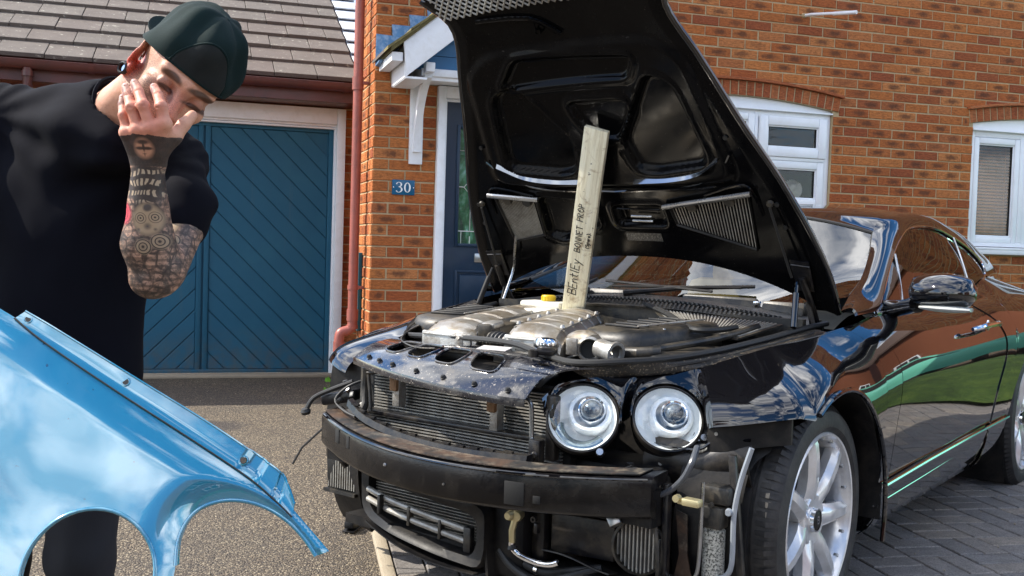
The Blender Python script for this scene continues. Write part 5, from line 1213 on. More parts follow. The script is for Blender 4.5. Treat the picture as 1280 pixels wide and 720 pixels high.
mb = MB(); mb.lathe([(0, .012), (.010, .012), (.014, .004), (.016, -.02)], (.735, .212, .374), (1, 0, 0), 16); mb.lathe([(0, .012), (.014, .01), (.018, 0), (.018, -.03)], (.72, .225, .372), (.9, .4, 0), 16); mb.tube([(.72, .222, .365), (.725, .215, .33), (.72, .213, .295)], .010, 12); mb.obj('pipe_elbow', M_brass, car)
mb = MB(); mb.tube([(.72, .213, .300), (.72, .212, .282), (.715, .235, .262), (.71, .29, .250), (.705, .335, .252), (.70, .36, .262)], .0095, 12, smooth=4); mb.obj('silver_pipe', M_chrome, car)
mb = MB(); mb.tube([(.715, .213, .285), (.72, .213, .27)], .014, 12)
for a in (0, .022): mb.tube([(.66+a, .14, .27-a), (.67+a, .20, .232-a), (.67+a, .29, .212-a), (.66+a, .38, .232-a*.5), (.63, .46, .25)], .0125, 10, smooth=5)
mb.obj('coolant_hoses', M_rubber, car); mb = MB(); mb.lathe([(.013, -.006), (.0145, -.006), (.0145, .006), (.013, .006)], (.672, .27, .216), (0, 1, -.1), 14); mb.obj('hose_clamp', M_chrome, car)
mb = MB(); mb.box((.70, .285, .345), (.02, .014, .03), bev=.004); mb.lathe([(.004, .01), (.009, .01), (.010, 0)], (.71, .283, .372), (1, 0, 0), 12); mb.box((.62, .25, .33), (.06, .05, .20), bev=.015); mb.obj('stud_plate', M_grime, car)
mb = MB(); mb.box((.42, .10, .22), (.5, 1.25, .03)); mb.box((.45, .35, .46), (.2, .45, .14), bev=.02); mb.box((.35, -.35, .38), (.3, .5, .3)); mb.obj('undertray', M_dark, car)
# ---- headlamps
t = NT('lamp_bowl'); co = t.coord('Object'); t.set(Base_Color=t.mix(t.noise(co, 8, 4), (.74, .78, .80), (.92, .93, .92)), Metallic=.15, Roughness=.38); M_bowl = t.m
M_lens = thin_glass('lamp_lens', (.96, .98, .98), .02, .0, .1, 1.)
t = NT('projector_lens'); co = t.coord('Object'); t.set(Base_Color=t.ramp(t.noise(co, 30, 3), [(.4, (.03, .035, .04)), (.7, (.22, .25, .27))]), Roughness=.04, Metallic=.3); t.set(Coat_Weight=1.); M_proj = t.m
def lamp(C_, F_, r, inner_):
    C_ = C_-F_[0]*.012
    L_ = link('headlamp', None, car); n, e1, e2 = F_
    basis = Matrix((e1, e2, n)).transposed().to_4x4(); M4 = Matrix.Translation(C_) @ basis
    sx = 1.0
    mb = MB(); mb.M = M4; mb.lathe([(r+.001, -.03), (r+.002, -.004), (r+.0005, .002), (r-.003, .003), (r-.005, -.003)], seg=56); mb.obj('lamp_rim', M_grime, L_)
    mb = MB(); mb.M = M4; mb.lathe([(r-.006, 0), (r-.012, -.016), (r-.026, -.030), (r*.62, -.050), (r*.45, -.056), (0, -.06)], seg=56); mb.obj('reflector_bowl', M_bowl, L_, smooth=60)
    # projector tube offset up and outward
    o = (.018, .024) if inner_ else (.014, .016); pr = r*.50
    mb = MB(); mb.M = M4 @ Matrix.Translation((o[0], o[1], 0)); mb.lathe([(pr+.010, -.052), (pr+.013, -.018), (pr+.006, -.010), (pr-.003, -.012), (pr-.004, -.03)], seg=40); mb.obj('projector_ring', M_bowl, L_, smooth=50)
    mb = MB(); mb.M = M4 @ Matrix.Translation((o[0]+.006, o[1]+.004, 0)); mb.lathe([(pr*.80, -.05), (pr*.80, -.008), (pr*.74, -.002), (pr*.66, -.004), (pr*.66, -.02)], seg=40); mb.obj('projector_bezel', M_chrome, L_, smooth=50)
    mb = MB(); mb.M = M4 @ Matrix.Translation((o[0]+.006, o[1]+.004, 0)); mb.lathe([(pr*.67, -.02), (pr*.60, .0), (pr*.42, .012), (pr*.2, .018), (0, .020)], seg=36); mb.obj('projector', M_proj, L_, smooth=60)
    mb = MB(); mb.M = M4 @ Matrix.Translation((o[0]+.006, o[1]+.004, 0)); mb.lathe([(pr*.67, -.02), (pr*.79, -.03)], seg=36); mb.obj('projector_gap', M_dark, L_)
    if inner_:   # crescent indicator segment low on the bowl
        mb = MB(); mb.M = M4; A0, A1 = R(186), R(318)
        mb.sheet(lambda u, v: Vector(((r*lerp(.60, .84, v)*lerp(1, 1, u))*math.cos(lerp(A0, A1, u)), r*lerp(.60, .84, v)*math.sin(lerp(A0, A1, u)), -.028-.012*(1-v)+.006*math.sin(PI*v))), 24, 6, .006); mb.obj('indicator_segment', pm('clear_facets', (.30, .36, .38), .1, .8, var=.7, vs=50), L_, smooth=30)
    mb = MB(); mb.M = M4; mb.lathe([(r-.004, .002), (r*.9, .016), (r*.7, .030), (r*.4, .040), (0, .044)], seg=48); mb.obj('lens', M_lens, L_, smooth=80)
    mb = MB(); mb.M = M4; mb.lathe([(r+.003, -.03), (r-.01, -.09), (r*.5, -.15), (0, -.15)], seg=36); mb.obj('lamp_housing', M_dark, L_)
    mb = MB(); mb.M = M4
    for a in ((R(-30),) if not inner_ else (R(-60),)): mb.lathe([(0, .01), (.010, .01), (.013, 0), (.008, -.02)], ((r+.012)*math.cos(a), (r+.012)*math.sin(a), -.004), (0, 0, 1), 12); mb.box(((r+.005)*math.cos(a), (r+.005)*math.sin(a), -.012), (.02, .02, .01), bev=.003)
    mb.obj('adjuster', M_chromed, L_)
lamp(CI, NI, .104, True); lamp(CO, NO, .101, False)
# ---- engine
eng = link('engine', None, car)
def plenum(F, B, w0, w1, zf, zb, m, name):
    """ribbed intake plenum running from front point F to back point B"""
    mb = MB(); F, B = Vector((F[0], F[1], 0)), Vector((B[0], B[1], 0)); rings = []; n = 40
    for i in range(n+1):
        t_ = i/n; c = F.lerp(B, t_); w_ = lerp(w0, w1, t_); zt = lerp(zf, zb, t_); e = min(1, .55+.45*min(1, t_*7))*1.0; rib = .006*max(0, math.cos(t_*2*PI*5))**6
        rings.append([c+Vector((0, w_/2*math.cos(a)*(.92 if abs(math.cos(a)) > .7 else 1)*min(1, .85+t_*2), 0))+Vector((0, 0, zt-.075+ (.075*e+rib)*max(-.6, math.sin(a))**(1) if math.sin(a) > 0 else zt-.075+.07*math.sin(a))) for a in [2*PI*k/22 for k in range(22)]])
    mb.ring(rings); return mb.obj(name, m, eng, smooth=60)
M_pl = M_alupale
def boxy_plenum(name, F, B, w0, w1, zf, zb, nr):
    mb = MB(); F, B = Vector((F[0], F[1], 0)), Vector((B[0], B[1], 0)); rings = []; n = 48
    for i in range(n+1):
        t_ = i/n; c = F.lerp(B, t_); w_ = lerp(w0, w1, t_)/2; zt = lerp(zf, zb, t_); front = min(1, t_*9)**.5
        gr = -.009 if (t_*nr) % 1 < .12 and t_ > .1 else 0
        sec = [(-w_, -.10), (-w_*1.0, -.035), (-w_*.93, -.010), (-w_*.72, .004), (-w_*.2, .010), (w_*.3, .006), (w_*.75, -.006), (w_*.97, -.03), (w_, -.10)]
        rings.append([c+Vector((0, a, zt+min(b, 0)+(max(b, 0)+gr)*1.0-(1-front)*.04*(1 if b > -.05 else 0))) for a, b in sec])
    mb.ring(rings); o = mb.obj(name, M_pl, eng, smooth=32)
    for side_ in (-1, 1):
        q = MB(); q.tube([F.lerp(B, t_)+Vector((0, side_*lerp(w0, w1, t_)/2*.80, lerp(zf, zb, t_)-.002)) for t_ in [.08+.9*k/12 for k in range(13)]], .0035, 6); q.obj('casting_rib', M_pl, o)
    q = MB(); q.box(F+Vector((.006, 0, zf-.055)), (.012, w0*.92, .07), bev=.006); q.box(F+Vector((.010, 0, zf-.030)), (.014, w0*.86, .006), bev=.002); q.obj('end_plate', M_alu, o)
    q = MB(); q.box(F.lerp(B, .1)+Vector((0, 0, zf-.10)), (.16, w0*1.05, .03), bev=.004); q.obj('gasket_flange', M_dark2, o)
    return o
bl_ = boxy_plenum('intake_plenum', (.44, -.295), (-.20, -.44), .235, .17, .868, .905, 4.5)
br_ = boxy_plenum('intake_plenum', (.44, .055), (-.20, -.18), .225, .20, .880, .905, 5.5)
for P, pr_ in (((.44, -.235, .828), bl_), ((.44, -.03, .835), br_)):
    mb = MB(); mb.box(P, (.03, .035, .035), bev=.006); mb.lathe([(0, .02), (.007, .02), (.009, 0)], P, (1, 0, .3), 10); mb.obj('casting_lug', M_alu, pr_)
for k in range(5):
    for (F, B, off, pr_) in (((.44, .055), (-.20, -.18), -.09, br_), ((.44, .055), (-.20, -.18), .085, br_)):
        t_ = .15+k*.18; c = Vector((lerp(F[0], B[0], t_), lerp(F[1], B[1], t_)+off, lerp(.880, .905, t_)+.002)); mb = MB(); mb.lathe([(0, .010), (.006, .010), (.008, .004), (.009, 0)], c, (0, 0, 1), 10); mb.obj('bolt', M_alu, pr_)
mb = MB(); mb.tube([(.33, .14, .83), (.36, .18, .845), (.38, .23, .852), (.40, .26, .848)], [.038, .040, .038, .032], 16, smooth=4); mb.obj('plenum_elbow', M_alupale, eng, smooth=60)
mb = MB(); mb.lathe([(.026, -.03), (.034, -.03), (.034, -.01), (.039, -.008), (.039, .006), (.031, .010), (.029, .0), (.027, -.02), (0, -.02)], (.445, .275, .838), (.75, .45, .15), 28); mb.obj('throttle_body', M_alu, eng)
mb = MB(); mb.lathe([(.022, -.03), (.029, -.03), (.029, .03), (.036, .035), (.036, .045), (.026, .045)], (.43, .325, .838), (.25, 1, -.15), 24); mb.box((.48, .235, .845), (.012, .035, .05), (0, 0, .3), bev=.003); mb.obj('throttle_flange', M_alu, eng); mb = MB(); mb.lathe([(0, -.012), (.028, -.012)], (.445, .275, .838), (.75, .45, .15), 24); mb.obj('throttle_plate', M_findk, eng)
mb = MB(); mb.lathe([(0, -.01), (.030, -.01), (.030, .018), (.035, .020), (.037, .030), (.037, .044), (.030, .054), (.012, .057), (0, .057)], (.455, .122, .806), (0, 0, 1), 30)
mb.obj('oil_cap', M_chrome, eng)
mb = MB()
for k in range(12): a = 2*PI*k/12; mb.box((.455+.0365*math.cos(a), .122+.0365*math.sin(a), .842), (.006, .006, .018), (0, 0, a), bev=.001)
mb.obj('cap_ribs', M_chromed, eng)
pts = [Vector((.36, -.22, .828)), Vector((.40, -.12, .830)), Vector((.42, -.03, .823)), Vector((.41, .05, .80))]
mb = MB(); n_ = 60; mb.tube([cat1(pts, k/n_) for k in range(n_+1)], [.030+(.004 if (k//2) % 2 else -.004) for k in range(n_+1)], 16); mb.obj('intake_hose', M_dark2, eng)
mb = MB(); mb.box((.10, -.225, .865), (.55, .10, .05), (0, R(3), R(9)), bev=.012); mb.box((.37, -.165, .860), (.10, .055, .055), (0, R(6), R(9)), bev=.01); mb.obj('centre_cover', M_dark2, eng); mb = MB(); mb.box((.375, -.155, .880), (.07, .05, .02), (0, R(6), R(9)), bev=.006); mb.box((.05, -.20, .893), (.4, .06, .012), (0, R(3), R(14)), bev=.004); mb.obj('centre_plate', M_alupale, eng)
# louvred air box covers on both sides
def airbox(sy, c, rz):
    A = link('air_box', None, car); A.location = c; A.rotation_euler = (0, R(4), rz)
    mb = MB(); out = rpoly([(.20, -.12), (.24, .0), (.20, .13), (-.15, .15), (-.22, .12), (-.22, -.12), (-.1, -.14)], .05, 5)
    mb.ring([[Vector((x, y, -.07)) for x, y in out], [Vector((x, y, -.01)) for x, y in out], [Vector((x*.93, y*.92, .014)) for x, y in out], [Vector((x*.80, y*.78, .020)) for x, y in out]]); mb.obj('air_box_lid', M_dark2, A, smooth=50)
    for k in range(6):
        mb = MB(); mb.box((.12-.048*k, .0-.004*k, .024), (.010, .15-.006*k, .008), (0, R(-20), R(4)), bev=.002); mb.obj('louvre', M_dark, A)
    mb = MB(); mb.box((-.02, .083, .028), (.28, .008, .006), (0, 0, R(-3)), bev=.002); mb.obj('bright_strip', M_alu, A)
    for q in ((.2, .05), (.05, .13), (-.15, .12)): mb = MB(); mb.lathe([(0, .018), (.005, .018), (.008, .012)], (q[0]*.9, q[1]*.9, 0), (0, 0, 1), 10); mb.obj('screw', M_chromed, A)
airbox(1, (.10, .285, .882), R(-18)); airbox(-1, (.02, -.565, .868), R(4))
mb = MB(); mb.box((.20, .42, .79), (.4, .25, .10), bev=.03); mb.tube([(.38, .36, .83), (.40, .42, .835), (.36, .47, .84)], .020, 12); mb.tube([(.35, .44, .845), (.1, .52, .87), (-.15, .55, .90)], .012, 10, smooth=3); mb.obj('bay_pipework', M_dark2, eng)
mb = MB()
for k in range(5): mb.tube([(.42-.02*k, .18+.03*k, .80+.004*k), (.40-.015*k, .24+.03*k, .818), (.34, .30+.03*k, .80)], .006, 8, smooth=3)
mb.obj('loose_hoses', M_rubber, eng)
mb = MB(); mb.box((-.25, -.385, .915), (.10, .19, .030), bev=.010); mb.box((-.2, -.36, .88), (.2, .3, .05), bev=.01); mb.obj('reservoir', pm('reservoir_white', (.62, .60, .52), .5, var=.15), car); mb = MB(); mb.lathe([(0, .022), (.024, .022), (.027, .018), (.027, 0), (0, 0)], (-.25, -.375, .932), (0, 0, 1), 24)
for k in range(14): a = 2*PI*k/14; mb.box((-.25+.027*math.cos(a), -.375+.027*math.sin(a), .942), (.004, .004, .016), (0, 0, a))
mb.obj('yellow_cap', M_yel, car)
# ---- scuttle and cowl
cowl = link('cowl', None, car)
def cowl_pt(u, v): y = lerp(-.66, .66, u); return Vector((-.30-.13*v+.05*(1-abs(y)/.66)*(1-v), y, .935+.035*v-.05*(y/.66)**2+.01*math.sin(PI*v)))
mb = MB(); mb.sheet(cowl_pt, 40, 8, .008); mb.box((-.30, 0, .88), (.03, 1.3, .09)); mb.obj('cowl_panel', M_dark2, cowl, smooth=50)
for k in range(56):
    u = .18+.74*k/55; p = cowl_pt(u, .22); mb = MB(); mb.box(p+Vector((0, 0, .010)), (.034, .007, .008), (0, R(-12), 0)); mb.obj('cowl_rib', M_dark2, cowl)
for (y_, w_) in ((-.18, .24), (.27, .30), (.52, .16)):
    mb = MB(); mb.box((-.44, y_, .958-.03*abs(y_)), (.05, w_, .055), (0, R(-20), 0), bev=.010); mb.obj('cowl_box', M_dark2, cowl)
mb = MB(); mb.box((-.43, .42, .965), (.03, .018, .012), bev=.002); mb.obj('washer_jet', M_chrome, cowl)
mb = MB()
mb.sheet(lambda u, v: Vector((lerp(-.24, .02, v), lerp(lerp(.10, .60, u), lerp(.33, .56, u), v), lerp(.922, .885, v)-.02*u)), 10, 4, .006); mb.obj('mesh_tray', M_dark2, cowl)
for k in range(34):
    u = k/33; a = Vector((-.23, lerp(.12, .58, u), .929-.02*u)); b = Vector((.0, lerp(.34, .55, u), .893-.018*u)); mb = MB(); mb.tube([a, b], .0035, 4); mb.obj('tray_rib', M_fin, cowl)
mb = MB(); mb.tube([(-.30, .02, .945), (-.15, .20, .925), (.02, .36, .905), (.10, .45, .895), (.06, .50, .895), (-.05, .52, .90)], .010, 8, smooth=5); mb.obj('cowl_seal', M_rubber, cowl)
for s_ in (1, -1):
    mb = MB(); mb.tube([(-.36, s_*.10-.2, .975), (-.52, s_*.22-.15, 1.0), (-.56, s_*.35, 1.018)], [.011, .009, .007], 8); mb.tube([(-.55, s_*.30, 1.012), (-.47, s_*-.22, .995)], .0055, 6); mb.lathe([(0, .02), (.016, .02), (.018, 0)], (-.40, s_*.10-.2, .968), (0, 0, 1), 12); mb.obj('wiper', M_dark, cowl)
# ---- bonnet: underside as one pressed panel, outer skin behind it
TH = R(54); HX, HZ = -.37, .942
bon = link('bonnet', None, car)
def wid(s_): return crv([(-.02, .735), (.10, .738), (.25, .720), (.50, .652), (.75, .556), (1.0, .468), (1.10, .428), (1.16, .415), (1.21, .425), (1.25, .462), (1.29, .50)], s_)
def rear_s(y): return .19-.19*(abs(y)/.735)**2.4
def bon_pt(s_, y, d=0):   # d is depth away from the viewer (towards the outer skin)
    crown = .052*(1-(y/max(.3, wid(s_)))**2)*(1-.5*max(0, s_-.9)); k = d+crown
    curl = .10*max(0, s_-.95)**2
    return Vector((HX+s_*math.cos(TH)-math.sin(TH)*(k-curl*1.6), y, HZ+s_*math.sin(TH)+math.cos(TH)*(k-curl*1.6)))
pockets = []  # (polygon in (y, s), depth, softness)
tri = rpoly([(-.415, .60), (-.36, .90), (-.27, .935), (-.10, .69), (-.13, .575), (-.2, .565)], .05, 5)
pockets.append((tri, .030, .018)); pockets.append(([(-a, b) for a, b in tri], .030, .018))
pockets.append((rpoly([(-.31, .925), (-.22, 1.025), (.24, 1.0), (.20, .93)], .03, 5), .020, .015))
pockets.append((rpoly([(-.065, .845), (.15, .845), (.165, .80), (.09, .70), (.0, .70), (-.05, .79)], .02, 4), .022, .010))
big = rpoly([(-.50, .54), (-.43, .99), (-.33, 1.06), (.33, 1.06), (.43, .99), (.50, .54), (.30, .50), (-.30, .50)], .06, 5)
hollowL = rpoly([(-.345, .455), (-.12, .425), (-.12, .33), (-.30, .265), (-.36, .29)], .02, 4); 
slot1 = rpoly([(-.03, .41), (.165, .41), (.165, .335), (-.03, .335)], .012, 3)
pockets += [(hollowL, .03, .012), (slot1, .025, .01)]
_bb = [(min(p[0] for p in q)-.05, min(p[1] for p in q)-.05, max(p[0] for p in q)+.05, max(p[1] for p in q)+.05) for q, _, _ in pockets]
def depth(y, s_):
    d = 0
    for (q, dp, sf), b in zip(pockets, _bb):
        if b[0] < y < b[2] and b[1] < s_ < b[3]:
            e = sdf((y, s_), q); d = max(d, dp*max(0, min(1, .5-e/sf)))
            if 0 < e < .03: d -= .006*math.sin(PI*e/.03)
    e = sdf((y, s_), big)
    d -= .016*max(0, min(1, .5-e/.03))   # raised frame carries the pockets
    if -.03 < e < .03: d += 0
    ed = wid(s_)-abs(y)
    if ed < .045: d += .014*(1-ed/.045)
    return d
NYb, NSb = 150, 150
def und(u, v):
    y_ = 2*u-1; 
    s0 = 0; w0 = wid(.1); 
    s_ = v
    yy = y_*wid(lerp(.0, 1.29, v)); sr = rear_s(yy); s_ = lerp(sr, 1.29, v); yy = y_*wid(s_); return bon_pt(s_, yy, depth(yy, s_)-.012)
mb = MB(); mb.grid(und, NYb, NSb); mb.obj('inner_panel', M_under, bon, smooth=60, fixn=False)
def skin(u, v):
    y_ = 2*u-1; yy = y_*wid(lerp(0, 1.29, v)); s_ = lerp(rear_s(yy)-.012, 1.30, v); yy = y_*(wid(s_)+.004); return bon_pt(s_, yy, .022+.012*(1-abs(y_)**6))
mb = MB(); mb.sheet(skin, 40, 50, .004); mb.obj('outer_skin', M_paint, bon, smooth=60)
for s2 in (1, -1):
    mb = MB(); mb.tube([bon_pt(lerp(.0, 1.29, k/40), s2*(wid(lerp(0, 1.29, k/40))+.001), .010) for k in range(41)], .011, 8); mb.obj('bonnet_edge', M_paint, bon, smooth=60)
M_ledge = pm('polished_black', (.20, .22, .25), .10, .9, var=.2, coat=1.)
# bright pressed ledge under the triangles
for s2 in (1, -1):
    def ledge(u, v):
        y = s2*lerp(.10, .455, u); s_ = crv([(.10, .520), (.25, .530), (.36, .556), (.455, .615)], abs(y)); return bon_pt(s_+.002+.022*v, y, -.040+.027*v)
    mb = MB(); mb.sheet(ledge, 30, 4, .003, flip=s2 > 0); mb.obj('polished_ledge', M_ledge, bon, smooth=60)
    mb = MB(); mb.tube([bon_pt(crv([(.0, .480), (.25, .495), (.36, .520), (.455, .580), (.50, .64)], y), s2*y, -.022) for y in [.50*k/24 for k in range(25)]], .005, 6); mb.obj('pressed_bead', M_paint, bon)
def cyl_on(P, r, h, name, m, par): mb_ = MB(); mb_.lathe([(0, h), (r, h), (r, 0)], P, (math.sin(TH), 0, -math.cos(TH)), 14); return mb_.obj(name, m, par)
nb = Vector((math.sin(TH), 0, -math.cos(TH)))
for (ya, sa, yb, sb) in ((-.012, .903, .117, .905), (-.045, .846, .150, .846), (.03, .372, .115, .37), (.03, .352, .115, .350), (-.02, .318, .125, .316), (-.02, .403, .158, .400)):
    mb = MB(); mb.tube([bon_pt(sa, ya, -.014), bon_pt(sb, yb, -.014)], .0042 if sa < .9 else .006, 6); mb.obj('pressed_slot', M_chromed if sa > .9 or .34 < sa < .38 else M_under, bon)
t = NT('label_print'); co = t.coord('Object'); t.set(Base_Color=t.ramp(t.noise(t.coord('Object', (30, 220, 120)), 1.5, 3, .7), [(.5, (.01, .01, .01)), (.62, (.16, .16, .15))]), Roughness=.4)
mb = MB(); mb.sheet(lambda u, v: bon_pt(lerp(.262, .296, v), lerp(-.02, .13, u), -.013), 4, 2, .001); mb.obj('warning_label', t.m, bon)
# vent grilles
def vent(P, name='vent_grille'):
    """P: four (y, s) corners starting top inner, going round; vertical slats between top and bottom edges"""
    V_ = link(name, None, bon); a, b, c, d = [Vector(p) for p in P]   # a-b top edge, d-c bottom edge
    mb = MB(); mb.tube([bon_pt(p.y, p.x, -.018) for p in (a, b, c, d, a)], .006, 6); mb.sheet(lambda u, v: bon_pt(*(lambda q: (q.y, q.x))(a.lerp(b, u).lerp(d.lerp(c, u), v)), -.006), 8, 6, .003); mb.obj('vent_frame', M_dark, V_)
    n = 26
    for k in range(n):
        t_ = (k+.5)/n; p, q = a.lerp(b, t_), d.lerp(c, t_); mb = MB(); mb.tube([bon_pt(p.y, p.x, -.014), bon_pt(q.y, q.x, -.014)], .0022, 4); mb.obj('vent_slat', M_fin, V_)
    mb = MB(); e = (b-a).normalized()*.02; mb.tube([bon_pt(a.y-e.y+.012, a.x-e.x, -.03), bon_pt(b.y+e.y+.012, b.x+e.x, -.03)], .010, 10); mb.obj('vent_bar', M_chromed, V_)
    for t_ in (.28, .76): p = a.lerp(b, t_); mb = MB(); mb.lathe([(0, .014), (.018, .014), (.020, .004), (.02, 0)], bon_pt(p.y-.012, p.x, -.012), nb, 16); mb.obj('vent_clip', M_dark2, V_)
vent([(-.53, .482), (-.356, .452), (-.372, .294), (-.52, .268)]); vent([(.205, .415), (.525, .480), (.505, .258), (.215, .342)])
# strengthening ribs, hinges and struts
for s2 in (1, -1):
    mb = MB(); mb.tube([bon_pt(.93, s2*.375, -.018), bon_pt(.80, s2*.40, -.020), bon_pt(.62, s2*.455, -.02)], .006, 8, smooth=3); mb.tube([bon_pt(.40, s2*.56, -.012), bon_pt(.50, s2*.545, -.02), bon_pt(.52, s2*.50, -.02), bon_pt(.47, s2*.36, -.018)], .006, 8, smooth=3); mb.obj('rib', M_under, bon)
    for q in ((1.06, .25), (1.02, .30), (.70, .50), (.85, .45), (.45, .62), (.36, .63)): cyl_on(bon_pt(q[0], s2*q[1], -.010), .008, .008, 'plug', M_rubber, bon)
    hg = link('hinge', None, car); y = s2*.648
    P = [bon_pt(.225, y-.035, -.012), bon_pt(.225, y+.035, -.012), bon_pt(.10, y+.03, -.010), bon_pt(.10, y-.03, -.010)]
    mb = MB(); mb.prism(P, nb, .006); mb.tube([bon_pt(.21, y-.03, -.02), bon_pt(.21, y+.035, -.02), bon_pt(.12, y+.03, -.02)], .004, 6); mb.obj('hinge_plate', M_grime, hg)
    mb = MB(); mb.tube([bon_pt(.16, y, -.025), Vector((-.32, y+s2*.01, .99)), Vector((-.40, y+s2*.01, .90))], .012, 8); mb.tube([bon_pt(.06, y, -.02), Vector((-.33, y+s2*.02, .90))], .010, 8); mb.obj('hinge_arm', M_grime, hg)
    mb = MB(); mb.tube([bon_pt(.445, s2*.60, -.03), bon_pt(.18, s2*.625, -.05)], .0045, 8); mb.obj('strut_rod', M_rubber, hg)
    mb = MB(); mb.lathe([(0, .016), (.010, .016), (.013, .006), (.010, 0)], bon_pt(.455, s2*.60, -.012), nb, 12); mb.obj('ball_joint', M_dark2, hg)
    mb = MB(); a = Vector((-.17, s2*.665, .905)); b = bon_pt(.17, s2*.645, -.06); mb.tube([a, a.lerp(b, .75)], .011, 12); mb.tube([a.lerp(b, .7), b], .006, 8); mb.obj('gas_strut', M_paint if s2 > 0 else M_dark, hg)
mb = MB(); mb.tube([bon_pt(.30, -.50, -.03), bon_pt(.22, -.53, -.045), bon_pt(.15, -.56, -.05), Vector((-.20, -.56, .93))], .005, 8, smooth=4); mb.obj('washer_tube', M_chromed, bon)
# grille mesh carried on the bonnet nose
mg = link('nose_mesh', None, bon)
def npt(y, q): return bon_pt(1.215+.10*q, y, -.022-.03*q)
for k in range(-14, 34):
    for sg in (1, -1):
        y0 = -.44+k*.026; a = (y0, 0); b = (y0+sg*.09, 1.0)
        ts = [t_ for t_ in np.linspace(0, 1, 6) if -.43 < lerp(a[0], b[0], t_) < .43]
        if len(ts) > 1: mb = MB(); mb.tube([npt(lerp(a[0], b[0], ts[0]), ts[0]), npt(lerp(a[0], b[0], ts[-1]), ts[-1])], .0035, 4); mb.obj('mesh_wire', M_alu, mg)
mb = MB(); mb.tube([bon_pt(1.19, -.30, -.02), bon_pt(1.17, -.10, -.02), bon_pt(1.10, 0, -.02)], .008, 8, smooth=3); mb.lathe([(.008, .01), (.013, .01), (.013, 0)], bon_pt(1.12, -.08, -.02), nb, 12); mb.tube([bon_pt(1.155, -.075, -.035), bon_pt(1.125, -.080, -.035)], .004, 6); mb.obj('catch_bracket', M_under, bon)
# ---- timber prop
prop = thing('timber_prop', 'weathered pale plank propping the bonnet with handwriting in black marker', 'plank')
A = Vector((-.225, -.240, .898)); B = Vector((.075, .036, 1.553)); ax = (B-A).normalized()
to_cam = (Vector((3.06, 1.97, 1.14))-A.lerp(B, .5)); wv_ = ax.cross(to_cam).normalized(); nrm = wv_.cross(ax).normalized(); 
if nrm.dot(to_cam) < 0: nrm = -nrm
# turn the plank a little so that its right edge shows
q = Quaternion(ax, R(-20)); wv_, nrm = q @ wv_, q @ nrm
Lp = (B-A).length; mid = A.lerp(B, .5)
loc = Matrix((wv_, ax, nrm)).transposed().to_4x4(); Mp = Matrix.Translation(CARP) @ Matrix.Rotation(HEAD, 4, 'Z') @ Matrix.Translation(mid) @ loc
prop.matrix_world = Mp
t = NT('weathered_timber'); co = t.coord('Object')
gr = t.noise(t.coord('Object', (34, 2.2, 20)), 3, 7, .65, .4); st = t.noise(co, 11, 6, .7, .6)
c = t.ramp(gr, [(.3, (.56, .49, .33)), (.55, (.80, .75, .56)), (.75, (.86, .83, .68))]); c = t.mix(t.math('MULTIPLY', t.ramp(st, [(.53, 0), (.64, 1)]), .65), c, (.24, .14, .05)); c = t.mix(t.math('MULTIPLY', t.ramp(t.noise(co, 46, 3), [(.68, 0), (.72, 1)]), .8), c, (.06, .04, .025))
t.set(Base_Color=c, Roughness=.8); t.bump(gr, .35, .003); M_wood = t.m
PW = .088
mb = MB(); mb.box((0, 0, 0), (PW, Lp, .020), bev=.0018); mb.obj('plank', M_wood, prop, smooth=30)
M_ink = pm('marker_ink', (.015, .013, .012), .6)
flipx = 1 if wv_.dot(Vector((-math.sin(0), 1, 0))) > 0 else -1
# hand lettering drawn as thin pen strokes, running up the plank
GL = {'B': [[(0, 0), (0, 1)], [(0, 1), (.5, .92), (.5, .6), (0, .52)], [(0, .52), (.62, .45), (.6, .05), (0, 0)]], 'e': [[(.05, .3), (.5, .34), (.42, .6), (.12, .58), (.04, .2), (.25, 0), (.5, .1)]], 'n': [[(0, 0), (.02, .58)], [(.02, .4), (.25, .6), (.42, .5), (.44, 0)]],
      't': [[(.2, .95), (.2, .1), (.4, 0)], [(0, .62), (.45, .66)]], 'l': [[(.1, 1), (.1, 0), (.2, 0)]], 'E': [[(.5, 1), (0, .97), (0, 0), (.5, .02)], [(0, .5), (.4, .52)]], 'y': [[(0, .6), (.2, .12)], [(.48, .62), (.05, -.42)]], 'Y': [[(0, 1), (.28, .5), (.26, 0)], [(.6, 1), (.28, .5)]],
      'O': [[(.3, 1), (.04, .7), (.06, .2), (.32, 0), (.58, .3), (.54, .8), (.3, 1)]], 'N': [[(0, 0), (.02, 1), (.5, 0), (.52, 1)]], 'T': [[(0, .98), (.6, 1)], [(.3, 1), (.28, 0)]], 'P': [[(0, 0), (.02, 1), (.5, .9), (.48, .55), (.02, .48)]], 'R': [[(0, 0), (.02, 1), (.5, .9), (.46, .56), (.02, .5), (.55, 0)]],
      '(': [[(.25, 1), (.02, .6), (.05, .2), (.25, -.1)]], ')': [[(0, 1), (.22, .6), (.2, .2), (0, -.1)]], 'S': [[(.5, .9), (.2, 1), (.04, .75), (.45, .4), (.4, .05), (0, .08)]], 'p': [[(.0, .6), (0, -.4)], [(0, .5), (.4, .6), (.42, .1), (.02, .05)]], 'a': [[(.4, .55), (.1, .5), (.05, .1), (.4, .15), (.42, .6), (.46, 0)]], 'r': [[(0, .6), (.02, 0)], [(.02, .4), (.3, .6)]]}
def write(txt, y0, x0, size, adv, wiggle=.0):
    random.seed(5); y = y0
    for ch_ in txt:
        if ch_ == ' ': y += size*.5; continue
        for st_ in GL[ch_]:
            mb_.tube([((x0-(q[1]*size)+random.uniform(-wiggle, wiggle)), y+q[0]*size+random.uniform(-wiggle, wiggle), .0106) for q in st_], .0017, 5)
        y += (max(q[0] for st_ in GL[ch_] for q in st_)*size)+adv
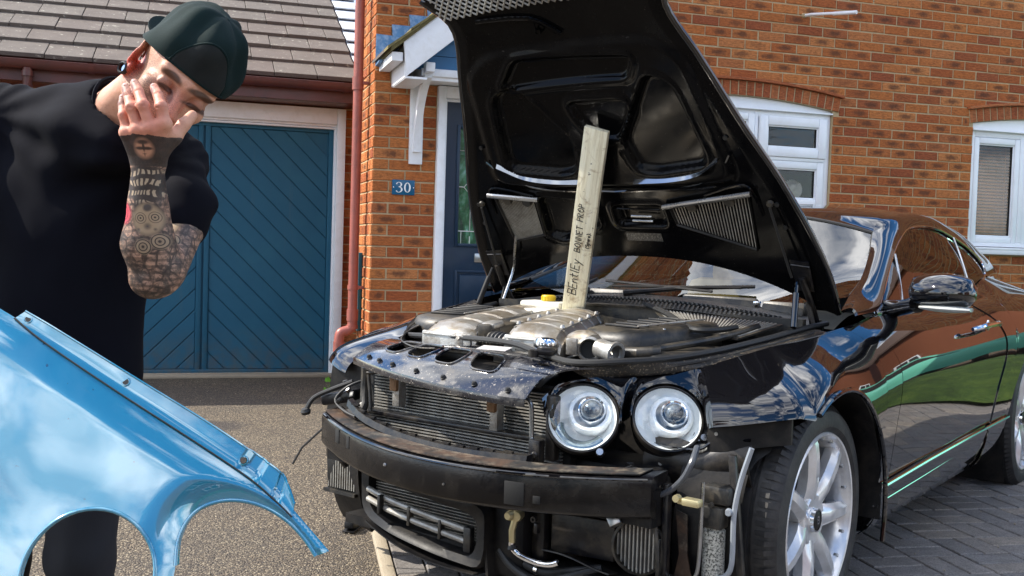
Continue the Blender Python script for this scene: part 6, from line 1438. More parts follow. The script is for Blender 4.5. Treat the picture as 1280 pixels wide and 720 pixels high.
for tx, a_, b_, c_, d_ in (('BEntlEy', -.300, .006, .036, .0065), ('BONNET', -.112, .000, .0245, .0055), ('PROP', .018, -.004, .0245, .0055), ('(Spare)', -.085, .033, .015, .0035)):
    mb_ = MB(); write(tx, a_, b_, c_, d_, .0008); o = mb_.obj('handwriting', M_ink, prop, smooth=0, fixn=False); o['kind'] = 'stuff'
# ================================================================== the man holding his face
import openvdb as vdb
class Fld:
    """signed distance field on a grid, built by smooth unions; turned into one continuous surface"""
    def __init__(s, lo, hi, h):
        s.lo = np.array(lo, float); s.h = h; n = [int(math.ceil((b-a)/h))+1 for a, b in zip(lo, hi)]; s.n = n
        s.ax = [np.float32(lo[i])+np.arange(n[i], dtype=np.float32)*np.float32(h) for i in range(3)]; s.D = np.full(n, 1., np.float32)
    def sub(s, lo, hi, pad):
        sl = []
        for i in range(3):
            a = int(max(0, math.floor((lo[i]-pad-s.lo[i])/s.h))); b = int(min(s.n[i], math.ceil((hi[i]+pad-s.lo[i])/s.h)+1)); sl.append(slice(a, max(a, b)))
        return tuple(sl), [s.ax[0][sl[0]][:, None, None], s.ax[1][sl[1]][None, :, None], s.ax[2][sl[2]][None, None, :]]
    def merge(s, sl, d, k, cut=False):
        if d.size == 0: return
        A = s.D[sl]
        if cut: d = -d; h = np.clip(.5-.5*(d-A)/k, 0, 1) if k > 0 else None; s.D[sl] = (np.maximum(A, d) if k <= 0 else A*h+d*(1-h)+k*h*(1-h)) if k <= 0 else (A*(h)+d*(1-h)+k*h*(1-h)); return
        if k <= 0: s.D[sl] = np.minimum(A, d); return
        h = np.clip(.5+.5*(A-d)/k, 0, 1); s.D[sl] = A*(1-h)+d*h-k*h*(1-h)
    def cap(s, a, b, r0, r1=None, k=.01, cut=False):
        r1 = r0 if r1 is None else r1; a, b = np.array(a, float), np.array(b, float); R_ = max(r0, r1)
        sl, (X, Y, Z) = s.sub(np.minimum(a, b)-R_, np.maximum(a, b)+R_, .03+k); ab = b-a
        t_ = np.clip(((X-a[0])*ab[0]+(Y-a[1])*ab[1]+(Z-a[2])*ab[2])/max(1e-9, ab@ab), 0, 1)
        d = np.sqrt((X-a[0]-t_*ab[0])**2+(Y-a[1]-t_*ab[1])**2+(Z-a[2]-t_*ab[2])**2)-(r0+(r1-r0)*t_); s.merge(sl, d.astype(np.float32), k, cut); return s
    def ell(s, c, r, k=.01, B=None, cut=False):
        """ellipsoid; B = 3x3 rows are its axes"""
        c = np.array(c, float); R_ = max(r); sl, (X, Y, Z) = s.sub(c-R_, c+R_, .03+k); X, Y, Z = X-c[0], Y-c[1], Z-c[2]
        if B is not None: X, Y, Z = [X*B[i][0]+Y*B[i][1]+Z*B[i][2] for i in range(3)]
        q = np.sqrt((X/r[0])**2+(Y/r[1])**2+(Z/r[2])**2)+1e-9; g = np.sqrt((X/r[0]**2)**2+(Y/r[1]**2)**2+(Z/r[2]**2)**2)+1e-9
        s.merge(sl, (q*(q-1)/g).astype(np.float32), k, cut); return s
    def disp(s, f):
        m = np.abs(s.D) < .03; I = np.argwhere(m); P = s.lo+I*s.h; s.D[m] += f(P).astype(np.float32)
    def poly(s):
        g = vdb.FloatGrid(background=1.); g.copyFromArray(np.ascontiguousarray(s.D), tolerance=0.); g.transform = vdb.createLinearTransform(voxelSize=1.0)
        p, q = g.convertToQuads(isovalue=0.) if hasattr(g, 'convertToQuads') else (None, None)
        return p*s.h+s.lo, q[:, ::-1]
def field_obj(name, flds, m, parent, smooth_it=0):
    V_, F_ = [], []; b = 0
    for f in flds:
        p, q = f.poly(); V_.append(p); F_ += (q+b).tolist(); b += len(p)
    me = bpy.data.meshes.new(name); me.from_pydata(np.concatenate(V_).tolist(), [], F_); me.validate(); 
    me.polygons.foreach_set('use_smooth', [True]*len(me.polygons)); me.materials.append(m); me.update()
    if smooth_it:
        bm = bmesh.new(); bm.from_mesh(me)
        for _ in range(smooth_it): bmesh.ops.smooth_vert(bm, verts=bm.verts, factor=.5, use_axis_x=True, use_axis_y=True, use_axis_z=True)
        bm.to_mesh(me); bm.free()
    return link(name, me, parent)
def fnoise(P, sc, seed=0):
    """cheap smooth vector-free noise from sines"""
    x, y, z = (P*sc).T; r = np.zeros(len(P))
    rng = np.random.RandomState(seed)
    for k in range(6):
        a = rng.randn(3); a /= np.linalg.norm(a); f = 1+rng.rand()*1.6; r += np.sin(f*(a[0]*x+a[1]*y+a[2]*z)+rng.rand()*6.28)
    return r/6
exv = Vector((math.cos(YAW), -math.sin(YAW), 0)); eyv = Vector((math.sin(YAW), math.cos(YAW), 0))
PO = Vector((-.95, 2.12, 0))
ploc = Vector((CAM.x, CAM.y, 0))+exv*PO.x+eyv*PO.y
man = thing('person', 'man in a black t-shirt and backwards green cap holding his face with a tattooed hand', 'person', ploc, -YAW)
def Q(x, y, z): return np.array([x-PO.x, y-PO.y, z])
# head frame
ya, pi_, ro = R(33), R(14), R(36)
Lh = np.array([math.cos(ya), math.sin(ya), 0]); Fh = np.array([math.sin(ya), -math.cos(ya), 0]); Uh = np.array([0, 0, 1.])
Fh, Uh = Fh*math.cos(pi_)-Uh*math.sin(pi_), Uh*math.cos(pi_)+Fh*math.sin(pi_)
Rr = np.array([[math.cos(ro), 0, math.sin(ro)], [0, 1, 0], [-math.sin(ro), 0, math.cos(ro)]])
Lh, Fh, Uh = Rr @ Lh, Rr @ Fh, Rr @ Uh
HB = np.array([Lh, Fh, Uh])
HO = Q(-.612, 1.892, 1.404)-Fh*.083-Uh*.020
def H(x, y, z): return HO+Lh*x+Fh*y+Uh*z
J = {k: Q(*v) for k, v in dict(wrist=(-.643, 1.812, 1.266), elbow=(-.652, 1.868, 1.062), shL=(-.695, 2.128, 1.29), shR=(-1.075, 2.162, 1.375), neck=(-.815, 2.085, 1.385)).items()}
f = Fld(Q(-.98, 1.72, 1.0), Q(-.45, 2.25, 1.60), .0026)
# skull and face
f.ell(H(0, -.012, .045), (.077, .098, .082), .0, HB)
f.ell(H(0, .035, -.025), (.060, .062, .082), .02, HB)
for s_ in (-1, 1):
    f.cap(H(s_*.054, .0, -.052), H(s_*.022, .072, -.098), .020, .017, .02); f.ell(H(s_*.044, .062, -.008), (.020, .018, .018), .018, HB)
f.ell(H(0, .084, -.096), (.022, .018, .018), .02, HB)
f.cap(H(-.046, .073, .040), H(0, .086, .036), .011, .012, .016); f.cap(H(.046, .073, .040), H(0, .086, .036), .011, .012, .016)
for s_ in (-1, 1): f.ell(H(s_*.033, .098, .016), (.019, .014, .012), .012, HB, cut=True)
for s_ in (-1, 1): f.ell(H(s_*.032, .078, .017), (.0145, .0115, .0115), .003, HB); f.cap(H(s_*.045, .082, .012), H(s_*.020, .089, .009), .0032, .0035, .003)
f.cap(H(0, .088, .026), H(0, .112, -.020), .0085, .0115, .012)
for s_ in (-1, 1): f.ell(H(s_*.0135, .100, -.025), (.0085, .010, .008), .006, HB)
f.ell(H(0, .113, -.021), (.011, .010, .009), .006, HB)
for s_ in (-1, 1): f.ell(H(s_*.0075, .109, -.0325), (.004, .006, .004), .002, HB, cut=True)
f.cap(H(-.022, .088, -.058), H(0, .098, -.054), .0055, .0065, .006); f.cap(H(.022, .088, -.058), H(0, .098, -.054), .0055, .0065, .006)
f.cap(H(-.018, .088, -.069), H(.018, .088, -.069), .0075, .0075, .006); f.cap(H(-.022, .098, -.0625), H(.022, .098, -.0625), .0028, None, .003, cut=True)
# brows
for s_ in (-1, 1): f.cap(H(s_*.018, .094, .036), H(s_*.048, .082, .043), .0045, .003, .004)
# ears
for s_ in (-1, 1):
    Eb = np.array([Lh*s_*math.cos(.45)-Fh*math.sin(.45), Fh*math.cos(.45)+Lh*s_*math.sin(.45), Uh])
    if s_ > 0: continue
    f.ell(H(s_*.083, -.014, .004), (.007, .019, .032), .004, Eb); f.ell(H(s_*.092, -.010, .008), (.010, .012, .020), .004, Eb, cut=True); f.ell(H(s_*.086, -.006, .004), (.004, .010, .014), .004, Eb)
    f.ell(H(s_*.078, -.004, -.030), (.006, .012, .016), .006, Eb)
# neck
f.cap(H(0, -.040, -.035), J['neck']+np.array([.01, 0, -.02]), .058, .066, .03); f.cap(H(.03, -.0, -.06), J['neck']+np.array([.05, -.045, -.05]), .022, .02, .03); f.cap(H(-.045, -.03, -.05), J['neck']+np.array([-.05, -.01, -.04]), .025, .03, .03)
# left arm: upper arm, elbow, forearm, wrist
sh, el, wr = J['shL'], J['elbow'], J['wrist']
ua = Q(-.630, 1.965, 1.165)
f.cap(ua, el+np.array([.018, .012, .018]), .042, .038, .02); f.cap(ua, sh, .042, .046, .01)
f.ell(el+np.array([.0, .0, -.002]), (.036, .036, .030), .02)
f.cap(el+np.array([0, 0, .01]), el+(wr-el)*.32+np.array([-.008, 0, 0]), .038, .0405, .02); f.cap(el+(wr-el)*.32+np.array([-.008, 0, 0]), wr, .0405, .0265, .02)
f.cap(el+(wr-el)*.15+np.array([.015, 0, 0]), el+(wr-el)*.65, .030, .026, .02)
# hand
K = [Q(-.668, 1.785, 1.317), Q(-.646, 1.775, 1.322), Q(-.623, 1.771, 1.325), Q(-.602, 1.776, 1.333)]
P1 = [Q(-.674, 1.783, 1.347), Q(-.656, 1.770, 1.358), Q(-.634, 1.764, 1.362), Q(-.606, 1.772, 1.362)]
P2 = [Q(-.681, 1.795, 1.367), Q(-.668, 1.785, 1.382), Q(-.649, 1.782, 1.387), Q(-.619, 1.790, 1.384)]
P3 = [Q(-.687, 1.812, 1.380), Q(-.680, 1.806, 1.398), Q(-.664, 1.804, 1.405), Q(-.634, 1.815, 1.400)]
for _l in (K, P1, P2, P3):
    for _p in _l: _p[1] -= .006
rad = [(.0098, .0085, .0078, .0070), (.0108, .0095, .0085, .0075), (.0112, .0098, .0088, .0078), (.0112, .0098, .0088, .0080)]
for i in range(4):
    f.cap(wr+np.array([(i-1.5)*-.0-.012+.008*i, 0, .006]), K[i], .0185, .0135, .012)
for i in range(4):
    r_ = rad[i]; f.ell(K[i]+np.array([0, -.003, 0]), (.011, .010, .010), .008)
    f.cap(K[i], P1[i], r_[0], r_[1], .0025); f.cap(P1[i], P2[i], r_[1], r_[2], .002); f.cap(P2[i], P3[i], r_[2], r_[3], .002); f.ell(P1[i]+np.array([0, -.002, 0]), (r_[1]*1.1,)*3, .003)
T0, T1, T2, T3 = Q(-.622, 1.800, 1.290), Q(-.594, 1.797, 1.314), Q(-.581, 1.808, 1.337), Q(-.571, 1.822, 1.355)
f.cap(T0, T1, .017, .0145, .012); f.cap(T1, T2, .0128, .0115, .004); f.cap(T2, T3, .0112, .0092, .003)
# creases: crow's feet, frown, cheek fold, knuckle folds
for s_ in (-1, 1):
    f.cap(H(s_*.022, .100, -.034), H(s_*.040, .084, -.062), .0022, .0015, .004, cut=True)
    for q in (.010, .0, -.008): f.cap(H(s_*.050, .073, .016+q*.6), H(s_*.062, .056, .018+q*1.6), .0012, .0010, .002, cut=True)
    f.cap(H(s_*.006, .099, .040), H(s_*.008, .094, .056), .0016, .0012, .002, cut=True)
for i in range(4):
    for (P_, r_) in ((P1[i], rad[i][1]), (P2[i], rad[i][2])):
        d_ = P_-K[i]; d_ = d_/np.linalg.norm(d_); sd = np.cross(d_, np.array([0, -1, .3])); sd /= np.linalg.norm(sd)
        for o_ in (-.0035, 0, .0035): c_ = P_+d_*o_+np.array([0, -1, .1])*(r_*1.08); f.cap(c_-sd*r_*.6, c_+sd*r_*.6, .0008, .0008, .0015, cut=True)
f.disp(lambda P: .0006*fnoise(P, 90, 3)+.0003*fnoise(P, 260, 8))
# right arm, reaching down to the blue panel's edge (beyond the left of the picture)
g = Fld(Q(-1.40, 1.45, .98), Q(-.98, 2.2, 1.42), .006)
g.cap(J['shR'], Q(-1.22, 2.08, 1.16), .05, .045, .0); g.cap(Q(-1.22, 2.08, 1.16), Q(-1.17, 1.72, 1.14), .04, .028, .02)
g.cap(Q(-1.17, 1.72, 1.14), Q(-1.16, 1.63, 1.16), .03, .03, .02)
for i in range(4): g.cap(Q(-1.19+.022*i, 1.63, 1.17), Q(-1.19+.022*i, 1.575, 1.185), .011, .010, .003); g.cap(Q(-1.19+.022*i, 1.575, 1.185), Q(-1.19+.022*i, 1.545, 1.15), .010, .009, .003)
g.cap(Q(-1.13, 1.66, 1.15), Q(-1.11, 1.60, 1.13), .013, .011, .008)
# skin with tattoos printed on the arm
t = NT('tattooed_skin'); co = t.coord('Object'); sep = t.N('SeparateXYZ'); t.L(co, sep.inputs[0]); X_, Y_, Z_ = sep.outputs
n1 = t.noise(co, 26, 6, .6); n2 = t.noise(co, 130, 4, .6)
skin = t.mix(n1, (.50, .225, .135), (.70, .40, .27)); skin = t.mix(t.math('MULTIPLY', t.ramp(n2, [(.55, 0), (.75, 1)]), .25), skin, (.38, .15, .09))
# reddened hand; ear painted red for sunlight glowing through it
def dist(cx_, cz_, sx=1, sz=1):
    a = t.math('MULTIPLY', t.math('SUBTRACT', X_, cx_-PO.x), sx); b = t.math('MULTIPLY', t.math('SUBTRACT', Z_, cz_), sz); return t.math('SQRT', t.math('ADD', t.math('MULTIPLY', a, a), t.math('MULTIPLY', b, b)))
def disc(d, r, e=.003): return t.ramp(d, [(max(0, r-e), 1), (r+e, 0)])
front = t.ramp(Y_, [(1.90-PO.y+.5-.5, 1), (1.905-PO.y+.5-.5+.02, 0)]) if False else None
ym = t.math('LESS_THAN', Y_, 1.90-PO.y)
red = t.math('MULTIPLY', disc(dist(-.640, 1.350, 1, .8), .05, .012), ym)
skin = t.mix(t.math('MULTIPLY', red, .55), skin, (.56, .16, .11))
skin = t.mix(disc(dist(-.728, 1.474, 1, .8), .03, .01), skin, (.70, .10, .06))
# stubble along jaw and temple, closed lids and brows
sc_ = t.N('TexVoronoi'); sc_.inputs['Scale'].default_value = 900; t.L(co, sc_.inputs[0])
hl = t.math('MULTIPLY', disc(dist(-.694, 1.440, 1, .7), .045, .02), .75); skin = t.mix(t.math('MULTIPLY', hl, t.ramp(t.noise(co, 650, 2, .5), [(.42, 0), (.56, 1)])), skin, (.06, .035, .025)); jw = disc(dist(-.665, 1.385, .8, .9), .045, .02); skin = t.mix(t.math('MULTIPLY', t.math('MULTIPLY', jw, t.math('GREATER_THAN', Y_, 1.84-PO.y)), t.ramp(t.noise(co, 700, 2, .5), [(.50, 0), (.60, .7)])), skin, (.09, .05, .035)); fr_ = t.ramp(t.noise(co, 210, 3, .6), [(.60, 0), (.72, .5)]); skin = t.mix(fr_, skin, (.40, .17, .09))
def hp(x, y, z): p = H(x, y, z); return p[0]+PO.x, p[2]
for s_ in (-1, 1):
    for (a, b, c, r_, e_, k_, col) in ((s_*.033, .088, .038, .017, .004, .8, (.07, .03, .015)), (s_*.031, .088, .017, .017, .009, .45, (.25, .09, .06)), (s_*.031, .09, .0115, .012, .003, .75, (.05, .02, .015))):
        cx_, cz_ = hp(a, b, c); u_ = Lh[[0, 2]]/np.linalg.norm(Lh[[0, 2]])
        dx_ = t.math('SUBTRACT', X_, cx_-PO.x); dz_ = t.math('SUBTRACT', Z_, cz_)
        al = t.math('ADD', t.math('MULTIPLY', dx_, float(u_[0])), t.math('MULTIPLY', dz_, float(u_[1]))); ac_ = t.math('ADD', t.math('MULTIPLY', dx_, -float(u_[1])), t.math('MULTIPLY', dz_, float(u_[0])))
        bow = t.math('ADD', ac_, t.math('MULTIPLY', t.math('MULTIPLY', al, al), 9. if k_ > .5 else 0.))
        dd = t.math('SQRT', t.math('ADD', t.math('MULTIPLY', al, al), t.math('MULTIPLY', t.math('MULTIPLY', bow, bow), (9. if k_ > .6 else 3.))))
        fc_ = t.math('GREATER_THAN', Z_, 1.372); fy = t.math('GREATER_THAN', Y_, 1.822-PO.y)
        skin = t.mix(t.math('MULTIPLY', t.math('MULTIPLY', disc(dd, r_*1.25, e_), min(1, k_*1.2)), fy), skin, col)
# tattoo zone
zone = t.math('MULTIPLY', t.ramp(t.math('ADD', Z_, t.math('MULTIPLY_ADD', n1, .02, -.01)), [(0, 1), (.9, 1)]) if False else t.math('LESS_THAN', t.math('ADD', Z_, t.math('MULTIPLY_ADD', n1, .014, -.007)), 1.312), t.math('LESS_THAN', Y_, 2.05-PO.y))
ed = t.N('TexVoronoi', feature='DISTANCE_TO_EDGE'); ed.inputs['Scale'].default_value = 48
wp = t.N('Mapping'); t.L(co, wp.inputs[0]); nv_ = t.N('TexNoise'); nv_.inputs['Scale'].default_value = 22; nv_.inputs['Detail'].default_value = 3; t.L(co, nv_.inputs[0]); vm = t.N('VectorMath', operation='MULTIPLY_ADD'); t.L(nv_.outputs[1], vm.inputs[0]); vm.inputs[1].default_value = (.03, .03, .03); t.L(co, vm.inputs[2]); t.L(vm.outputs[0], ed.inputs[0])
lines = t.ramp(ed.outputs[0], [(.04, 1), (.13, 0)])
ed2 = t.N('TexVoronoi', feature='DISTANCE_TO_EDGE'); ed2.inputs['Scale'].default_value = 95; t.L(vm.outputs[0], ed2.inputs[0]); lines2 = t.ramp(ed2.outputs[0], [(.02, 1), (.09, 0)])
wave = t.N('TexWave', wave_type='BANDS', bands_direction='Z'); wave.inputs['Scale'].default_value = 26; wave.inputs['Distortion'].default_value = 3.5; wave.inputs['Detail'].default_value = 2; t.L(co, wave.inputs[0])
shade = t.ramp(t.noise(co, 34, 5, .65, .5), [(.40, 0), (.62, 1)])
ink = (.008, .012, .014)
tat = t.mix(t.math('MULTIPLY', shade, .80), t.mix(.30, skin, (.30, .27, .20)), (.045, .058, .058))
tat = t.mix(t.math('MULTIPLY', t.ramp(wave.outputs[0], [(.25, 1), (.5, 0)]), .55), tat, ink)
tat = t.mix(t.math('MULTIPLY', t.math('MULTIPLY', lines, t.ramp(n1, [(.3, .45), (.55, 1)])), .95), tat, ink); tat = t.mix(t.math('MULTIPLY', t.math('MULTIPLY', lines2, shade), .7), tat, ink); tat = t.mix(t.math('MULTIPLY', t.ramp(t.noise(co, 75, 5, .7, 1.2), [(.5, 0), (.56, 1)]), .6), tat, ink)
def rings(cx_, cz_, r, fr, base):
    d = dist(cx_, cz_); w_ = t.math('SINE', t.math('MULTIPLY', d, fr)); c_ = t.mix(t.ramp(w_, [(.35, 0), (.65, 1)]), base, ink); return d, c_
# feathers (rows of pale tongues), skull with flower eyes, heart, owl eyes, rose
rowz = t.N('TexWave', wave_type='BANDS', bands_direction='Z'); rowz.inputs['Scale'].default_value = 17; rowz.inputs['Distortion'].default_value = 1.2; t.L(vm.outputs[0], rowz.inputs[0])
colx = t.N('TexWave', wave_type='BANDS', bands_direction='X'); colx.inputs['Scale'].default_value = 42; colx.inputs['Distortion'].default_value = 1.5; t.L(vm.outputs[0], colx.inputs[0])
fe = t.math('MULTIPLY', t.ramp(rowz.outputs[0], [(.35, 0), (.6, 1)]), t.ramp(colx.outputs[0], [(.3, 0), (.55, 1)]))
fz = disc(dist(-.645, 1.232, .9, 1), .034, .004); tat = t.mix(fz, tat, t.mix(fe, ink, (.40, .31, .21)))
sk = disc(dist(-.640, 1.170, 1.0, .9), .024, .002); sk2 = disc(dist(-.640, 1.170, 1.0, .9), .0262, .0015); tat = t.mix(sk2, tat, ink); tat = t.mix(sk, tat, (.36, .26, .16))
for (a, b) in ((-.651, 1.172), (-.628, 1.174)):
    d, c_ = rings(a, b, .009, 1500, (.34, .25, .16)); tat = t.mix(disc(d, .0095, .001), tat, c_)
for (a, b, r_) in ((-.640, 1.190, .0055), (-.637, 1.191, .0045), (-.640, 1.158, .004), (-.655, 1.152, .003), (-.628, 1.153, .003)): tat = t.mix(disc(dist(a, b), r_, .0008), tat, (.05, .05, .05))
for (a, b) in ((-.648, 1.122), (-.622, 1.132)):
    d, c_ = rings(a, b, .015, 1150, (.30, .22, .14)); tat = t.mix(disc(d, .0135, .001), tat, c_); tat = t.mix(disc(d, .0035, .0006), tat, (.01, .01, .01))
d = dist(-.684, 1.180, 1.1, .9); pet = t.math('SINE', t.math('ADD', t.math('MULTIPLY', d, 900.), t.math('MULTIPLY', t.noise(co, 60, 3), 12.)))
tat = t.mix(disc(d, .0165, .002), tat, t.mix(t.ramp(pet, [(.3, 0), (.7, 1)]), (.60, .05, .09), (.25, .01, .03)))
# hand: dark field with a pale round face, eyes shut, small cross
hd = t.math('MULTIPLY', t.math('GREATER_THAN', Z_, 1.262), 1.); tat = t.mix(t.math('MULTIPLY', hd, .95), tat, ink)
d = dist(-.6375, 1.291, 1, 1); tat = t.mix(disc(d, .0155, .001), tat, (.48, .24, .15))
for (a, b, sx, sz, r_) in ((-.644, 1.291, .7, 2.2, .0045), (-.631, 1.291, .7, 2.2, .0045), (-.6375, 1.301, .55, 1.6, .0045), (-.6375, 1.2805, 3., .8, .003), (-.6375, 1.282, .8, 3., .0022), (-.6375, 1.293, 2.6, .8, .0045)): tat = t.mix(disc(dist(a, b, sx, sz), r_, .0007), tat, ink)
d = dist(-.6375, 1.243, 1, 1); 
tat = t.mix(t.math('MULTIPLY', n2, .12), tat, skin); col = t.mix(zone, skin, tat)
# grubby finger nails
for i, P in enumerate(P3): 
    col = t.mix(t.math('MULTIPLY', disc(dist(P[0]+PO.x-.0+.004, P[2]-.008, 1.4, .9), .0095, .003), .75), col, (.09, .030, .028))
for P in P1: col = t.mix(t.math('MULTIPLY', disc(dist(P[0]+PO.x, P[2], .55, 2.2), .005, .002), .35), col, (.28, .07, .04))
t.set(Base_Color=col, Roughness=.52); t.b.inputs['Subsurface Weight'].default_value = .06; t.b.inputs['Subsurface Radius'].default_value = (.012, .004, .002); t.b.inputs['Subsurface Scale'].default_value = 1.
bp_ = t.bump(t.math('ADD', t.noise(co, 420, 4, .6), t.math('MULTIPLY', t.noise(co, 60, 4), .6)), .35, .0018); M_skin = t.m
body = field_obj('body', [f, g], M_skin, man)
# finger nails
for i, (a, b) in enumerate(zip(P2, P3)):
    d_ = Vector(b-a).normalized(); n_ = Vector((0, -1, .45)); n_ = (n_-d_*n_.dot(d_)).normalized(); s_ = d_.cross(n_)
    c_ = Vector(b)-d_*.000+n_*(rad[i][3]-.0002); mb = MB()
    mb.sheet(lambda u, v: c_+d_*(v-.6)*.0115+s_*(u-.5)*.0105*(1-.35*(2*abs(v-.45))**3)-n_*(.0035*(2*u-1)**2+.0025*v*v)+n_*.0012, 8, 6, .0008); mb.obj('finger_nail', pm('nail', (.62, .36, .30), .25, var=.2, vs=300, dirt=(.10, .04, .04), dirtamt=.5, ds=200), man)
# ear plug
mb = MB(); pc_ = Vector(H(-.086, -.004, -.036)); ax_ = Vector(-Lh+Fh*.55).normalized(); mb.lathe([(.0075, .004), (.0095, .006), (.0118, .004), (.0122, -.002), (.0095, -.006)], pc_, ax_, 24); mb.obj('ear_tunnel', M_rubber, man)
mb = MB(); mb.lathe([(0, .001), (.0072, .001), (.0076, -.004)], pc_, ax_, 20); mb.obj('tunnel_inlay', M_chrome, man)
# cap, worn backwards
t = NT('cap_green'); co = t.coord('Object'); fb = t.noise(co, 900, 2, .5); g2 = t.noise(co, 14, 6, .6)
t.set(Base_Color=t.mix(g2, (.0015, .008, .009), (.005, .020, .019)), Roughness=.85); t.b.inputs['Specular IOR Level'].default_value = .2; t.b.inputs['Sheen Weight'].default_value = .0; t.bump(t.math('ADD', fb, t.math('MULTIPLY', g2, 2.)), .35, .002); M_cap = t.m
M_capdk = pm('cap_inner_black', (.003, .006, .006), .9, var=.3)
cap_ = link('cap', None, man)
def rimz(a): return .056-.044*(1-math.cos(a))/2   # a = 0 at the forehead
def dome(a, e, off=0):  # a azimuth from the forehead towards his left, e 0 rim .. 1 top
    s = math.sin(e*PI/2); c = math.cos(e*PI/2); cc = c**.62
    fold = .006*math.sin(5*a+3*e)*c*e*2+.0055*math.sin(9*a+5*e+1.7)*e*(1-e)*2+.004*math.sin(3*a-9*e)*c
    r1, r2 = .0875+off+fold, (.099 if math.cos(a) > 0 else .126)+off+fold
    slouch = .006*e*(1-e)*4*max(0, math.cos(a))
    return Vector(H(0, 0, 0))+Vector(Lh)*(r1*cc*math.sin(a))+Vector(Fh)*((r2+slouch)*cc*math.cos(a)-.008)+Vector(Uh)*(rimz(a)+(.157-rimz(a)+fold)*(s**1.15))
mb = MB(); mb.sheet(lambda u, v: dome(2*PI*u, v), 72, 28, .003, flip=True); mb.obj('crown', M_cap, cap_, smooth=70)
mb = MB()
for k in range(6): a = 2*PI*(k+.5)/6; mb.tube([dome(a, e/14, .0006) for e in range(15)], .0009, 4)
mb.obj('seam', M_cap, cap_); mb = MB(); mb.lathe([(0, .004), (.006, .003), (.008, 0)], dome(0, 1), Uh, 14); mb.obj('button', M_cap, cap_)
mb = MB(); arch = lambda w: (w, .62*math.sqrt(max(0, 1-(w/.62)**2)))
mb.sheet(lambda u, v: dome(lerp(-.62, .62, u), .50*v*math.sqrt(max(0, 1-(2*u-1)**2)), .0035), 30, 10, .002, flip=True); mb.obj('strap_opening', M_capdk, cap_, smooth=70)
mb = MB(); mb.tube([dome(lerp(-.64, .64, k/30), .52*math.sqrt(max(0, 1-(2*k/30-1)**2)), .004) for k in range(31)], .0024, 6); mb.tube([dome(lerp(-.72, .72, k/20), .015, .003) for k in range(21)], .0035, 6); mb.obj('strap_edge', M_cap, cap_)
mb = MB()
def brim(u, v): 
    a = PI+lerp(-.75, .75, u); b = dome(a, .02); out = Vector(Lh)*math.sin(a)+Vector(Fh)*math.cos(a); return b+out*(.085*v*math.sqrt(max(0.02, 1-(2*u-1)**2)))+Vector(Uh)*(.022*v-.026*v*(2*u-1)**2)
mb.sheet(brim, 24, 8, .0028); mb.obj('brim', M_cap, cap_, smooth=60)
mb = MB()
for k in range(4):
    a = .95+k*.55; mb.lathe([(.0016, .0005), (.003, .0012), (.0036, 0)], dome(a, .62, .0005), dome(a, .62, .02)-dome(a, .62, 0), 10)
mb.obj('eyelet', M_cap, cap_)
# short hair at the temple and nape, under the cap
M_hair = pm('short_hair', (.045, .026, .018), .8, var=.4, vs=200, bump=.6, bs=700)
mb = MB(); mb.sheet(lambda u, v: (lambda a: Vector(H(0, 0, 0))+Vector(Lh)*((.0795-.006*v)*math.sin(a))+Vector(Fh)*((.094-.0*v)*math.cos(a)-.012)+Vector(Uh)*(rimz(a)+.01-v*(.050 if abs(abs(a)-PI) < 1.0 else .030)))(lerp(-PI, PI, u) if False else lerp(PI*.62, PI*1.38, u)), 40, 8, .002); mb.obj('hair', M_hair, man, smooth=70)
# t-shirt
s_ = Fld(Q(-1.30, 1.90, .70), Q(-.50, 2.36, 1.52), .0065)
s_.ell(Q(-.90, 2.15, 1.19), (.185, .118, .21), 0); s_.ell(Q(-.925, 2.13, .97), (.160, .112, .23), .06); s_.ell(Q(-.935, 2.13, .84), (.165, .115, .12), .05)
s_.cap(J['shL']+np.array([-.01, 0, -.0]), J['neck']+np.array([.0, .015, -.018]), .066, .060, .05); s_.cap(J['shR']+np.array([0, 0, -.0]), J['neck']+np.array([-.01, .015, -.015]), .070, .060, .05)
s_.cap(J['shL'], Q(-.636, 1.985, 1.205), .055, .053, .03); s_.cap(Q(-.632, 1.985, 1.205), Q(-.630, 1.965, 1.175), .056, .056, .01)
s_.cap(J['shR'], Q(-1.20, 2.08, 1.20), .068, .074, .03)
s_.ell(Q(-.855, 2.08, 1.355), (.095, .065, .055), .09); s_.cap(Q(-.84, 2.03, 1.33), Q(-.78, 2.0, 1.31), .05, .045, .08)
s_.cap(Q(-.785, 2.055, 1.40), H(0, -.02, -.05), .056, .085, .004, cut=True)
def folds(P):
    x, y, z = P.T; fo = .0045*fnoise(P, 16, 1)+.0035*fnoise(P*np.array([1, 1, .35]), 42, 2)+.0018*np.abs(fnoise(P*np.array([1, 1, .5]), 70, 9))
    dx_, dz_ = x-J['shL'][0], z-J['shL'][2]; an = np.arctan2(dz_, dx_); r_ = np.hypot(dx_, dz_); fo += .0035*np.sin(an*13)*np.exp(-((r_-.15)/.10)**2)
    dx_, dz_ = x-J['shR'][0], z-J['shR'][2]; an = np.arctan2(dz_, dx_); r_ = np.hypot(dx_, dz_); fo += .0045*np.sin(an*12)*np.exp(-((r_-.14)/.10)**2)
    return fo
s_.disp(folds)
t = NT('black_cotton'); co = t.coord('Object'); t.set(Base_Color=t.mix(t.noise(co, 6, 6), (.0022, .0025, .005), (.006, .0065, .011)), Roughness=.9); t.b.inputs['Specular IOR Level'].default_value = .10; t.bump(t.noise(co, 700, 2), .25, .001); M_cotton = t.m
shirt = field_obj('t_shirt', [s_], M_cotton, man, 2)
mb = MB(); nk = Q(-.80, 2.06, 1.392); axn = Vector(H(0, -.03, -.05)-nk).normalized(); u_ = axn.orthogonal().normalized(); w_ = axn.cross(u_)
